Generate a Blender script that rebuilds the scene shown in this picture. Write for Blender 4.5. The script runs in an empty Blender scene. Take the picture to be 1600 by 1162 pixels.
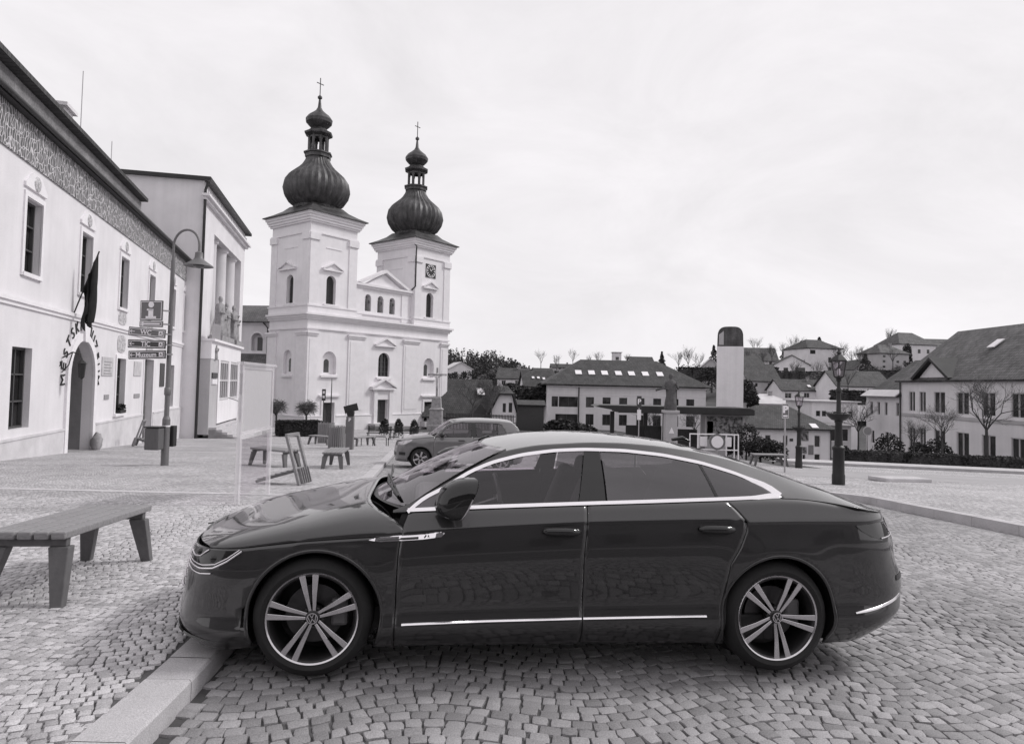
import bpy, bmesh, math, random
import numpy as np
from mathutils import Vector, Matrix
from mathutils.geometry import tessellate_polygon
rnd = random.Random(7)
SC = bpy.context.scene
COL = SC.collection
R_ = math.radians

# ---------------------------------------------------------------- camera model (the photograph's own lens, height and tilt)
FPX, PPX, PPY, CAMH = 1048., 800., 562., 1.70
_p, _r = R_(92.2), R_(1.3)
CAMROT = Matrix.Rotation(_p, 3, 'X') @ Matrix.Rotation(_r, 3, 'Z')
CAMPOS = Vector((0, 0, CAMH))

def ray(u, v):
    d = CAMROT @ Vector(((u-PPX)/FPX, -(v-PPY)/FPX, -1.)); return d/d.y
def at(u, v, Y): return CAMPOS + ray(u, v)*Y

# ---------------------------------------------------------------- ground levels of the sloping square
ZS = [(-40,.13),(3,.13),(6,.03),(12,-.3),(20,-.78),(23,-.97),(31,-1.43),(47,-2.35),(60,-2.85),(70,-3.0),(100,-3.9),(140,-4.5),(400,-4.5)]
ZSX = [a for a, b in ZS]; ZSZ = [b for a, b in ZS]
def smst(x, a, b):
    t = min(max((x-a)/(b-a), 0), 1); return t*t*(3-2*t)
def zsq(X, Y): return float(np.interp(Y, ZSX, ZSZ))
def zpk(X, Y):
    g = 1+max(0, min(Y, 20)-15)/20
    return zsq(X, Y)-.12-.018*(min(max(X, -2), 45)+1.1)*g-2.5*smst(X, 14, 32)*smst(Y, 45, 82)
def zisl(X, Y): return zpk(X, Y)+.16
def hillz(X, Y):
    z = zpk(X, Y) if X > -6 else zsq(X, Y)-.2
    if Y > 85:
        a = X/max(Y, 1)
        A = 10+12*smst(a, .1, .4)+9*smst(a, .42, .65)+4*smst(-a, .1, .5)
        z += A*smst(Y, 85, 330)*1.0
        z += 1.2*math.sin(X*.021+1.3)*math.sin(Y*.017)*smst(Y, 110, 200)
    return z
def hit(u, v, fn):
    d = ray(u, v); t = 1.5; p = CAMPOS.copy()
    while t < 500:
        p = CAMPOS + d*t
        if p.z < fn(p.x, p.y): break
        t += .02 if t < 40 else .1
    p.z = fn(p.x, p.y)
    return p

# ---------------------------------------------------------------- mesh builder
class MB:
    def __init__(s): s.v = []; s.f = []
    def add(s, vs, fs):
        n = len(s.v); s.v.extend([tuple(a) for a in vs]); s.f.extend([tuple(i+n for i in q) for q in fs]); return s
    def box(s, x0, x1, y0, y1, z0, z1, M=None):
        vs = [Vector((x, y, z)) for z in (z0, z1) for y in (y0, y1) for x in (x0, x1)]
        if M is not None: vs = [M @ a for a in vs]
        return s.add(vs, [(0,2,3,1),(4,5,7,6),(0,1,5,4),(2,6,7,3),(0,4,6,2),(1,3,7,5)])
    def bar(s, a, b, w, h, up=(0,0,1)):
        a, b = Vector(a), Vector(b); d = (b-a).normalized(); u = Vector(up)
        if abs(d.dot(u)) > .98: u = Vector((1,0,0))
        x = d.cross(u).normalized(); y = x.cross(d)
        vs = [p+x*i*w/2+y*j*h/2 for p in (a, b) for j in (-1,1) for i in (-1,1)]
        return s.add(vs, [(0,1,3,2),(4,6,7,5),(0,4,5,1),(2,3,7,6),(0,2,6,4),(1,5,7,3)])
    def tube(s, pts, r, n=8, cap=True):
        pts = [Vector(p) for p in pts]; m = len(pts); vs = []; fs = []
        rs = r if isinstance(r, (list, tuple)) else [r]*m
        pu = None
        for i, p in enumerate(pts):
            d = (pts[min(i+1, m-1)]-pts[max(i-1, 0)])
            d = d.normalized() if d.length > 1e-9 else Vector((0,0,1))
            if pu is None:
                u = d.cross(Vector((0,0,1)))
                if u.length < .05: u = d.cross(Vector((1,0,0)))
            else: u = pu-d*pu.dot(d)
            u = u.normalized(); pu = u; w = d.cross(u)
            for k in range(n):
                t = 2*math.pi*k/n; vs.append(p+(u*math.cos(t)+w*math.sin(t))*rs[i])
        for i in range(m-1):
            for k in range(n):
                fs.append((i*n+k, i*n+(k+1)%n, (i+1)*n+(k+1)%n, (i+1)*n+k))
        if cap: fs += [tuple(range(n-1, -1, -1)), tuple((m-1)*n+k for k in range(n))]
        return s.add(vs, fs)
    def lathe(s, prof, n=24, M=None, a0=0., rib=None, cap=True):
        vs = []; fs = []; m = len(prof)
        for r, z in prof:
            for k in range(n):
                t = a0+2*math.pi*k/n; q = r*(rib(k) if rib else 1.)
                p = Vector((q*math.cos(t), q*math.sin(t), z)); vs.append(M @ p if M is not None else p)
        for i in range(m-1):
            for k in range(n): fs.append((i*n+k, i*n+(k+1)%n, (i+1)*n+(k+1)%n, (i+1)*n+k))
        if cap and prof[0][0] > 1e-4: fs.append(tuple(range(n-1, -1, -1)))
        if cap and prof[-1][0] > 1e-4: fs.append(tuple((m-1)*n+k for k in range(n)))
        return s.add(vs, fs)
    def prism(s, poly, A, B):
        """poly: 2-D outline; A, B map (a,b) to the two end faces"""
        n = len(poly); va = [Vector(A(*p)) for p in poly]; vb = [Vector(B(*p)) for p in poly]
        tri = tessellate_polygon([[Vector((p[0], p[1], 0)) for p in poly]])
        fs = [tuple(t) for t in tri]+[tuple(i+n for i in reversed(t)) for t in tri]
        fs += [(i, (i+1) % n, (i+1) % n+n, i+n) for i in range(n)]
        return s.add(va+vb, fs)
    def holes(s, outer, holes, P, d=.2, d0=0.):
        """flat wall with openings; P(a,b,depth) -> 3-D"""
        loops = [outer]+holes
        tri = tessellate_polygon([[Vector((p[0], p[1], 0)) for p in l] for l in loops])
        flat = [p for l in loops for p in l]
        s.add([P(p[0], p[1], d0) for p in flat], tri)
        for l in holes:
            n = len(l)
            s.add([P(p[0], p[1], d0) for p in l]+[P(p[0], p[1], d) for p in l], [(i, (i+1) % n, (i+1) % n+n, i+n) for i in range(n)])
        return s
    def grid(s, rows, flip=False):
        m = len(rows); n = len(rows[0]); fs = []
        for i in range(m-1):
            for j in range(n-1):
                q = (i*n+j, i*n+j+1, (i+1)*n+j+1, (i+1)*n+j); fs.append(q[::-1] if flip else q)
        return s.add([p for r in rows for p in r], fs)
    def ball(s, c, rx, ry=None, rz=None, n=10, m=7, jit=0., rg=None):
        ry = ry or rx; rz = rz or rx; c = Vector(c); vs = []; fs = []
        for i in range(m+1):
            ph = math.pi*i/m
            for k in range(n):
                t = 2*math.pi*k/n; q = 1+(rg.uniform(-jit, jit) if rg else 0)
                vs.append(c+Vector((rx*math.sin(ph)*math.cos(t)*q, ry*math.sin(ph)*math.sin(t)*q, -rz*math.cos(ph)*q)))
        for i in range(m):
            for k in range(n): fs.append((i*n+k, i*n+(k+1) % n, (i+1)*n+(k+1) % n, (i+1)*n+k))
        return s.add(vs, fs)
    def build(s, name, mat, parent=None, smooth=None, uv=False, bevel=0, solid=0, recalc=True, weld=False, seg=2, subsurf=0):
        me = bpy.data.meshes.new(name); me.from_pydata([tuple(a) for a in s.v], [], s.f); me.validate()
        if recalc or weld:
            bm = bmesh.new(); bm.from_mesh(me)
            if weld: bmesh.ops.remove_doubles(bm, verts=bm.verts, dist=1e-4)
            if recalc: bmesh.ops.recalc_face_normals(bm, faces=bm.faces)
            bm.to_mesh(me); bm.free()
        if smooth is not None:
            me.polygons.foreach_set('use_smooth', [True]*len(me.polygons))
            if smooth < 180: me.set_sharp_from_angle(angle=R_(smooth))
        if uv:
            ul = me.uv_layers.new(name='UVMap'); up = Vector((0,0,1))
            for p in me.polygons:
                nn = p.normal; t = up.cross(nn)
                t = t.normalized() if t.length > 1e-3 else Vector((1,0,0)); b = nn.cross(t)
                for li in p.loop_indices:
                    c = me.vertices[me.loops[li].vertex_index].co; ul.data[li].uv = (c.dot(t), c.dot(b))
        o = bpy.data.objects.new(name, me); COL.objects.link(o)
        for m in (mat if isinstance(mat, (list, tuple)) else [mat]): me.materials.append(m)
        if parent is not None: o.parent = parent
        if solid:
            k = o.modifiers.new('solid', 'SOLIDIFY'); k.thickness = abs(solid); k.material_offset_rim = 1 if isinstance(mat, list) else 0; k.offset = -1 if solid > 0 else 1
        if bevel:
            k = o.modifiers.new('bevel', 'BEVEL'); k.width = bevel; k.segments = seg; k.limit_method = 'ANGLE'; k.angle_limit = R_(40)
        if subsurf:
            k = o.modifiers.new('sub', 'SUBSURF'); k.levels = k.render_levels = subsurf
        return o

def tag(o, label=None, cat=None, group=None, kind=None):
    if label: o['label'] = label
    if cat: o['category'] = cat
    if group: o['group'] = group
    if kind: o['kind'] = kind
    return o
def thing(name, label, cat, loc=(0,0,0), rz=0., group=None):
    o = bpy.data.objects.new(name, None); COL.objects.link(o); o.location = loc; o.rotation_euler = (0,0,rz); o.empty_display_size = .2
    return tag(o, label, cat, group)
def dup(src, loc=None, rz=None, label=None, group=None, parent=None, matrix=None, scale=None):
    c = src.copy(); COL.objects.link(c)
    if parent is not None: c.parent = parent
    if loc is not None: c.location = loc
    if rz is not None: c.rotation_euler = (0,0,rz)
    if scale is not None: c.scale = (scale, scale, scale)
    if label: c['label'] = label
    if group: c['group'] = group
    for ch in list(src.children):
        dup(ch, parent=c)
    return c
FONT_CACHE = {}
def text(body, size, mat, parent, M, name='lettering', ext=.004, align='CENTER', bold=0.):
    cu = bpy.data.curves.new('lettering_curve', 'FONT'); cu.body = body; cu.size = size; cu.extrude = ext; cu.align_x = align; cu.align_y = 'CENTER'; cu.offset = bold
    ob = bpy.data.objects.new('lettering_tmp', cu); COL.objects.link(ob)
    bpy.context.view_layer.update()
    me = bpy.data.meshes.new_from_object(ob.evaluated_get(bpy.context.evaluated_depsgraph_get()))
    bpy.data.objects.remove(ob); bpy.data.curves.remove(cu)
    me.transform(M); me.name = name
    o = bpy.data.objects.new(name, me); COL.objects.link(o); me.materials.clear(); me.materials.append(mat)
    if parent is not None: o.parent = parent
    return o
def frame(origin, xd, yd):
    """matrix whose local X, Y lie along xd, yd and whose Z looks out of the sign"""
    x = Vector(xd).normalized(); z = x.cross(Vector(yd)).normalized(); y = z.cross(x)
    M = Matrix((x, y, z)).transposed().to_4x4(); M.translation = Vector(origin); return M

# ---------------------------------------------------------------- materials
def grey(v): return (v*1.0, v*.972, v*1.0, 1)
def nodes(name):
    m = bpy.data.materials.new(name); m.use_nodes = True; nt = m.node_tree
    return m, nt, nt.nodes['Principled BSDF'], nt.nodes.new('ShaderNodeTexCoord')
def N(nt, t, **k):
    n = nt.nodes.new('ShaderNode'+t)
    for a, b in k.items():
        if a in n.inputs: n.inputs[a].default_value = b
        else: setattr(n, a, b)
    return n
def ramp(nt, src, a, b, p0=.3, p1=.7):
    r = nt.nodes.new('ShaderNodeValToRGB'); r.color_ramp.elements[0].position = p0; r.color_ramp.elements[1].position = p1
    r.color_ramp.elements[0].color = a; r.color_ramp.elements[1].color = b; nt.links.new(src, r.inputs[0]); return r.outputs[0]
def mix(nt, f, a, b, mode='MIX'):
    n = nt.nodes.new('ShaderNodeMix'); n.data_type = 'RGBA'; n.blend_type = mode
    for s, x in ((n.inputs[0], f), (n.inputs[6], a), (n.inputs[7], b)):
        if hasattr(x, 'is_linked'): nt.links.new(x, s)
        else: s.default_value = x
    return n.outputs[2]
def bump(nt, bs, src, strength, dist=.02, prev=None):
    b = nt.nodes.new('ShaderNodeBump'); b.inputs['Strength'].default_value = strength; b.inputs['Distance'].default_value = dist
    nt.links.new(src, b.inputs['Height'])
    if prev is not None: nt.links.new(prev, b.inputs['Normal'])
    nt.links.new(b.outputs[0], bs.inputs['Normal']); return b.outputs[0]
def mat(name, v, rough=.7, metal=0., var=.12, scale=1.5, fine=30., fvar=.08, bmp=.1, bd=.01, coat=0., spec=.5, stretch=None, streak=0.):
    m, nt, bs, tc = nodes(name); L = nt.links.new
    src = tc.outputs['Object']
    if stretch:
        mp = N(nt, 'Mapping'); mp.inputs['Scale'].default_value = stretch; L(src, mp.inputs[0]); src = mp.outputs[0]
    n1 = N(nt, 'TexNoise', Scale=scale, Detail=5., Roughness=.6); n2 = N(nt, 'TexNoise', Scale=fine, Detail=3.)
    L(src, n1.inputs['Vector']); L(src, n2.inputs['Vector'])
    c = ramp(nt, n1.outputs[0], grey(v*(1-var)), grey(v*(1+var)))
    c2 = ramp(nt, n2.outputs[0], (1-fvar,)*3+(1,), (1+fvar,)*3+(1,))
    c = mix(nt, 1., c, c2, 'MULTIPLY')
    if streak:
        mp = N(nt, 'Mapping'); mp.inputs['Scale'].default_value = (1.3, 1.3, .06); L(tc.outputs['Object'], mp.inputs[0])
        n3 = N(nt, 'TexNoise', Scale=2.2, Detail=4.); L(mp.outputs[0], n3.inputs['Vector'])
        c = mix(nt, 1., c, ramp(nt, n3.outputs[0], (1-streak,)*3+(1,), (1,1,1,1), .35, .6), 'MULTIPLY')
    L(c, bs.inputs['Base Color'])
    bs.inputs['Roughness'].default_value = rough; bs.inputs['Metallic'].default_value = metal
    bs.inputs['Coat Weight'].default_value = coat; bs.inputs['Coat Roughness'].default_value = .03; bs.inputs['Specular IOR Level'].default_value = spec
    if bmp: bump(nt, bs, n2.outputs[0], bmp, bd)
    return m
def tiles(name, v, rw=.24, rh=.34, var=.35, rough=.75, bmp=.6):
    m, nt, bs, tc = nodes(name); L = nt.links.new
    br = N(nt, 'TexBrick', Scale=1., **{'Mortar Size': .02, 'Brick Width': rw, 'Row Height': rh, 'Bias': .1}); br.offset = .5
    br.inputs['Color1'].default_value = grey(v*(1-var)); br.inputs['Color2'].default_value = grey(v*(1+var)); br.inputs['Mortar'].default_value = grey(v*.35)
    L(tc.outputs['UV'], br.inputs['Vector'])
    n1 = N(nt, 'TexNoise', Scale=.7, Detail=5.); L(tc.outputs['Object'], n1.inputs['Vector'])
    c = mix(nt, 1., br.outputs[0], ramp(nt, n1.outputs[0], (.62,.62,.62,1), (1.25,1.25,1.25,1), .3, .7), 'MULTIPLY')
    L(c, bs.inputs['Base Color']); bs.inputs['Roughness'].default_value = rough
    sp = N(nt, 'SeparateXYZ'); L(tc.outputs['UV'], sp.inputs[0])
    wv = N(nt, 'Math', operation='MULTIPLY'); wv.inputs[1].default_value = 1/rh; L(sp.outputs[1], wv.inputs[0])
    fr = N(nt, 'Math', operation='FRACT'); L(wv.outputs[0], fr.inputs[0])
    inv = N(nt, 'Math', operation='SUBTRACT'); inv.inputs[0].default_value = 1.; L(fr.outputs[0], inv.inputs[1])
    mm = N(nt, 'Math', operation='SUBTRACT'); L(inv.outputs[0], mm.inputs[0]); L(br.outputs[1], mm.inputs[1])
    bump(nt, bs, mm.outputs[0], bmp, .05)
    return m
def glass_dark(name, v=.02, rough=.03, spec=.6):
    m, nt, bs, tc = nodes(name); L = nt.links.new
    n = N(nt, 'TexNoise', Scale=.9, Detail=1.); L(tc.outputs['Object'], n.inputs['Vector'])
    L(ramp(nt, n.outputs[0], grey(v*.6), grey(v*1.6)), bs.inputs['Base Color'])
    bs.inputs['Roughness'].default_value = rough; bs.inputs['Specular IOR Level'].default_value = spec
    bump(nt, bs, n.outputs[0], .04, .05)
    return m
def glass_clear(name, tint=.45, refl=1.45):
    m = bpy.data.materials.new(name); m.use_nodes = True; nt = m.node_tree; nt.nodes.clear(); L = nt.links.new
    o = nt.nodes.new('ShaderNodeOutputMaterial'); tr = N(nt, 'BsdfTransparent'); gl = N(nt, 'BsdfGlossy'); fr = N(nt, 'Fresnel', IOR=refl); mx = N(nt, 'MixShader')
    tr.inputs[0].default_value = grey(tint); gl.inputs['Roughness'].default_value = .01; gl.inputs[0].default_value = grey(.95)
    ge = nt.nodes.new('ShaderNodeNewGeometry'); io = N(nt, 'Math', operation='MULTIPLY_ADD'); io.inputs[1].default_value = 1/refl-refl; io.inputs[2].default_value = refl; L(ge.outputs['Backfacing'], io.inputs[0]); L(io.outputs[0], fr.inputs[0])
    L(fr.outputs[0], mx.inputs[0]); L(tr.outputs[0], mx.inputs[1]); L(gl.outputs[0], mx.inputs[2]); L(mx.outputs[0], o.inputs[0])
    return m
def leafmat(name, v, var=.5):
    m, nt, bs, tc = nodes(name); L = nt.links.new
    n1 = N(nt, 'TexNoise', Scale=1.7, Detail=4.); L(tc.outputs['Object'], n1.inputs['Vector'])
    L(ramp(nt, n1.outputs[0], grey(v*(1-var)), grey(v*(1+var)), .32, .68), bs.inputs['Base Color'])
    bs.inputs['Roughness'].default_value = .7; bs.inputs['Specular IOR Level'].default_value = .25
    return m
def cobble(name, v, pitch, arc, amp, rough=.8, joint=.30):
    """setts laid in bowed courses, the same courses as the modelled setts in the foreground"""
    m, nt, bs, tc = nodes(name); L = nt.links.new
    mp = N(nt, 'Mapping', vector_type='POINT'); mp.inputs['Rotation'].default_value = (0, 0, -R_(7.1)); L(tc.outputs['Object'], mp.inputs[0])
    sp = N(nt, 'SeparateXYZ'); L(mp.outputs[0], sp.inputs[0])
    a = N(nt, 'Math', operation='MULTIPLY'); a.inputs[1].default_value = 2*math.pi/arc; L(sp.outputs[0], a.inputs[0])
    c = N(nt, 'Math', operation='COSINE'); L(a.outputs[0], c.inputs[0])
    k = N(nt, 'Math', operation='MULTIPLY_ADD'); k.inputs[1].default_value = -amp; L(c.outputs[0], k.inputs[0]); L(sp.outputs[1], k.inputs[2])
    cb = N(nt, 'CombineXYZ'); L(sp.outputs[0], cb.inputs[0]); L(k.outputs[0], cb.inputs[1])
    ns = N(nt, 'TexNoise', Scale=5., Detail=2.); L(tc.outputs['Object'], ns.inputs['Vector'])
    va = N(nt, 'VectorMath', operation='MULTIPLY_ADD'); va.inputs[1].default_value = (.05,.05,0); L(ns.outputs[1], va.inputs[0]); L(cb.outputs[0], va.inputs[2])
    br = N(nt, 'TexBrick', Scale=1., **{'Mortar Size': pitch*.07, 'Mortar Smooth': .6, 'Brick Width': pitch*1.05, 'Row Height': pitch}); br.offset = .5
    br.inputs['Color1'].default_value = grey(v*.72); br.inputs['Color2'].default_value = grey(v*1.28); br.inputs['Mortar'].default_value = grey(v*joint)
    L(va.outputs[0], br.inputs['Vector'])
    n2 = N(nt, 'TexNoise', Scale=.5, Detail=6.); L(tc.outputs['Object'], n2.inputs['Vector'])
    n3 = N(nt, 'TexNoise', Scale=55., Detail=3.); L(tc.outputs['Object'], n3.inputs['Vector'])
    cc = mix(nt, 1., br.outputs[0], ramp(nt, n2.outputs[0], (.8,.8,.8,1), (1.15,1.15,1.15,1)), 'MULTIPLY')
    cc = mix(nt, 1., cc, ramp(nt, n3.outputs[0], (.75,.75,.75,1), (1.25,1.25,1.25,1)), 'MULTIPLY')
    L(cc, bs.inputs['Base Color']); bs.inputs['Roughness'].default_value = rough
    inv = N(nt, 'Math', operation='MULTIPLY_ADD'); inv.inputs[1].default_value = -1.; L(br.outputs[1], inv.inputs[0])
    ad = N(nt, 'Math', operation='MULTIPLY'); ad.inputs[1].default_value = .35; L(n3.outputs[0], ad.inputs[0]); L(ad.outputs[0], inv.inputs[2])
    bump(nt, bs, inv.outputs[0], .6, .015)
    return m
def paint(name, v, metal=.5, rough=.32, ior=1.6):
    m, nt, bs, tc = nodes(name); L = nt.links.new
    n = N(nt, 'TexNoise', Scale=900., Detail=1.); L(tc.outputs['Object'], n.inputs['Vector'])
    d = N(nt, 'TexNoise', Scale=2.2, Detail=5.); L(tc.outputs['Object'], d.inputs['Vector'])
    c = ramp(nt, n.outputs[0], grey(v*.75), grey(v*1.3))
    L(c, bs.inputs['Base Color']); bs.inputs['Metallic'].default_value = metal; bs.inputs['Roughness'].default_value = rough
    bs.inputs['Coat Weight'].default_value = 1.; bs.inputs['Coat IOR'].default_value = ior
    L(ramp(nt, d.outputs[0], (.02,)*3+(1,), (.06,)*3+(1,)), bs.inputs['Coat Roughness'])
    return m

M_ = dict(
 plaster=mat('white_plaster', .80, .9, var=.08, scale=.35, fine=25, fvar=.05, bmp=.15, streak=.04),
 plaster2=mat('museum_plaster', .72, .9, var=.09, scale=.45, fine=30, fvar=.06, bmp=.2, streak=.04),
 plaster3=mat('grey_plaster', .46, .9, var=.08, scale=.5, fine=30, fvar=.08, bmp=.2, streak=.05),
 plaster4=mat('pale_plaster', .74, .9, var=.08, scale=.5, fine=30, fvar=.08, bmp=.2, streak=.05),
 trimw=mat('white_trim', .78, .8, var=.05, bmp=.05),
 sgraf=None,
 plinth=mat('plinth_render', .6, .9, var=.12, scale=1.5, bmp=.3),
 stoned=mat('weathered_dark_stone', .10, .85, var=.3, scale=4, fine=40, bmp=.4),
 stone=mat('carved_stone', .30, .85, var=.3, scale=4, fine=40, bmp=.4),
 stonel=mat('pale_stone', .5, .85, var=.15, scale=3, fine=60, bmp=.3),
 granite=mat('granite_kerb', .46, .8, var=.12, scale=2, fine=160, fvar=.25, bmp=.35, bd=.004),
 brick=mat('dark_house_render', .13, .9, var=.15),
 tinb=mat('weathered_boards', .20, .7, var=.35, scale=1.2, fine=14, fvar=.3),
 towerw=mat('tower_render', .84, .9, var=.07, scale=.8, fine=25, streak=.08),
 copper=mat('dark_copper_sheet', .085, .5, .3, var=.5, scale=.9, fine=9, fvar=.25, bmp=.2, streak=.4),
 darkmetal=mat('dark_metal', .03, .45, .3, var=.2, bmp=.05),
 castiron=mat('cast_iron', .018, .5, .2, var=.2, bmp=.1),
 steel=mat('galvanised_steel', .42, .4, .7, var=.1, bmp=.03),
 greymetal=mat('grey_painted_metal', .16, .5, .2, var=.1, bmp=.04),
 tin=mat('grey_roof_sheet', .24, .55, .3, var=.2, scale=.5, bmp=.1, streak=.2),
 tinl=mat('pale_roof_sheet', .55, .5, .2, var=.15, scale=.5, bmp=.1),
 roof=tiles('dark_roof_tiles', .048), roofb=tiles('brown_roof_tiles', .062), roofl=tiles('grey_roof_tiles', .095), roofp=tiles('pantile_roof', .12, .25, .38, .25, .8, 1.),
 wood=mat('weathered_bench_wood', .23, .6, var=.2, scale=3, fine=25, fvar=.25, bmp=.3, bd=.004, stretch=(12,1,12)),
 woodg=mat('grey_bench_leg', .12, .6, var=.2, scale=4, bmp=.15),
 woodd=mat('dark_wood', .05, .6, var=.3, scale=3, stretch=(8,8,1)),
 wframe=mat('dark_window_frame', .06, .6, var=.1), wframel=mat('pale_window_frame', .6, .6, var=.05),
 pane=glass_dark('window_pane', .03), panel=glass_dark('pale_window_pane', .12, .06),
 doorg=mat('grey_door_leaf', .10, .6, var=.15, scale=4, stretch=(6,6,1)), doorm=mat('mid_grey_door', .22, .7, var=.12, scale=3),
 black=mat('black_cloth_and_gap_shade', .012, .9, var=.3, scale=8), signd=mat('dark_sign_face', .05, .5, var=.05, bmp=0), signm=mat('mid_sign_face', .15, .5, var=.05, bmp=0),
 white=mat('white_paint', .8, .5, var=.03, bmp=0), wht2=mat('white_lettering', .85, .6, var=.02, bmp=0), grey=mat('mid_grey_paint', .3, .6, var=.06, bmp=0),
 black2=mat('black_lettering', .02, .6, var=.05, bmp=0),
 poster=None,
 bark=mat('bark', .06, .9, var=.3, scale=8, bmp=.4), twig=mat('bare_twigs', .10, .9, var=.2, bmp=0), twigd=mat('dark_twigs', .05, .9, var=.2, bmp=0),
 ever=leafmat('evergreen_foliage', .035), hedge=leafmat('hedge_foliage', .05), forest=leafmat('forest_foliage', .06), shrubl=leafmat('budding_foliage', .12),
 grass=mat('grass_ground', .06, .95, var=.4, scale=.15, fine=4, fvar=.3, bmp=.5, bd=.05),
 asphalt=mat('pale_asphalt', .33, .85, var=.12, scale=.4, fine=120, fvar=.15, bmp=.3),
 sand=mat('joint_sand', .085, .95, var=.3, scale=3, fine=60, bmp=.4),
 sett=mat('granite_setts', .30, .65, var=.34, scale=5.5, fine=130, fvar=.25, bmp=.3, bd=.004),
 settl=mat('pale_granite_setts', .33, .75, var=.28, scale=6.5, fine=130, fvar=.22, bmp=.3, bd=.004),
 cobl=cobble('square_setts', .44, .060, 1.3, .08), cobd=cobble('parking_setts', .30, .088, 1.9, .13), cobi=cobble('island_setts', .44, .09, 1.5, .16),
 paint=paint('dark_grey_metallic_paint', .052, 1., .45, 1.6), paintf=paint('mid_grey_metallic_paint', .15, .3, .4),
 rubber=mat('tyre_rubber', .016, .75, var=.2, bmp=.15), chrome=mat('bright_trim', .95, .16, 1., var=.02, bmp=0, fvar=.02), alloy=mat('machined_alloy', .66, .22, 1., var=.05, bmp=.02, fvar=.02),
 alloyd=mat('dark_alloy', .06, .4, .8, var=.1, bmp=0), blackp=mat('black_plastic', .014, .4, var=.1, bmp=.05), gloss=mat('gloss_black', .015, .06, var=.05, bmp=0, spec=.6),
 cglass=glass_clear('tinted_car_glass', .34, 2.1), wglass=glass_clear('windscreen_glass', .82, 1.7), lampglass=glass_clear('lamp_glass', .85, 1.4), infoglass=glass_clear('info_panel_glass', .92, 1.4),
 lens=glass_dark('dark_lens', .02, .05), lensw=mat('clear_headlamp', .55, .12, .4, var=.15, scale=15), seat=mat('seat_cloth', .05, .8), disc=mat('brake_disc', .07, .4, .8),
)
def sgraffito():
    m, nt, bs, tc = nodes('sgraffito_frieze'); L = nt.links.new
    ns = N(nt, 'TexNoise', Scale=1.6, Detail=2.); L(tc.outputs['Object'], ns.inputs['Vector'])
    va = N(nt, 'VectorMath', operation='MULTIPLY_ADD'); va.inputs[1].default_value = (.7,.7,.7); L(ns.outputs[1], va.inputs[0]); L(tc.outputs['Object'], va.inputs[2])
    vo = N(nt, 'TexVoronoi', feature='DISTANCE_TO_EDGE', Scale=3.2); L(va.outputs[0], vo.inputs['Vector'])
    w = N(nt, 'TexWave', Scale=2.2, Distortion=9., Detail=2.); L(tc.outputs['Object'], w.inputs['Vector'])
    a = ramp(nt, vo.outputs[0], (1,1,1,1), (0,0,0,1), .012, .045); b = ramp(nt, w.outputs[0], (0,0,0,1), (1,1,1,1), .88, .95)
    L(mix(nt, mix(nt, 1., a, b, 'LIGHTEN'), grey(.11), grey(.60)), bs.inputs['Base Color']); bs.inputs['Roughness'].default_value = .9
    return m
M_['sgraf'] = sgraffito()
def translucent(name, v):
    m, nt, bs, tc = nodes(name); L = nt.links.new
    n = N(nt, 'TexNoise', Scale=4., Detail=4., Distortion=.6); L(tc.outputs['Object'], n.inputs['Vector'])
    c = ramp(nt, n.outputs[0], grey(v*.86), grey(v*1.05), .4, .6); L(c, bs.inputs['Base Color']); bs.inputs['Roughness'].default_value = .4
    tl = N(nt, 'BsdfTranslucent'); L(c, tl.inputs[0]); mx = N(nt, 'MixShader'); mx.inputs[0].default_value = .55
    L(bs.outputs[0], mx.inputs[1]); L(tl.outputs[0], mx.inputs[2]); L(mx.outputs[0], nt.nodes['Material Output'].inputs[0]); return m
M_['sheet'] = translucent('backed_map_sheet', .85)
def frosted(name, v, f):
    m, nt, bs, tc = nodes(name); L = nt.links.new
    n = N(nt, 'TexNoise', Scale=12., Detail=3.); L(tc.outputs['Object'], n.inputs['Vector']); L(ramp(nt, n.outputs[0], grey(v*.94), grey(v)), bs.inputs['Base Color']); bs.inputs['Roughness'].default_value = .35
    t = N(nt, 'BsdfTransparent'); mx = N(nt, 'MixShader'); mx.inputs[0].default_value = f; L(bs.outputs[0], mx.inputs[1]); L(t.outputs[0], mx.inputs[2]); L(mx.outputs[0], nt.nodes['Material Output'].inputs[0]); return m
M_['acrylic'] = frosted('clouded_acrylic', .85, .62); M_['sheet'] = frosted('faded_sheet', .62, .18)
def posterm(name, s, lo, hi):
    m, nt, bs, tc = nodes(name); L = nt.links.new
    n = N(nt, 'TexNoise', Scale=s, Detail=4., Roughness=.6, Distortion=.6); L(tc.outputs['Object'], n.inputs['Vector'])
    L(ramp(nt, n.outputs[0], grey(lo), grey(hi), .42, .58), bs.inputs['Base Color']); bs.inputs['Roughness'].default_value = .4
    return m
M_['poster'] = posterm('printed_poster', 3., .06, .6); M_['map'] = posterm('faded_town_map', 4., .5, .68)
M_['mosaic'] = posterm('painted_medallion', 9., .3, .62); M_['mural'] = posterm('colourful_poster', 3.5, .03, .32)
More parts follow.
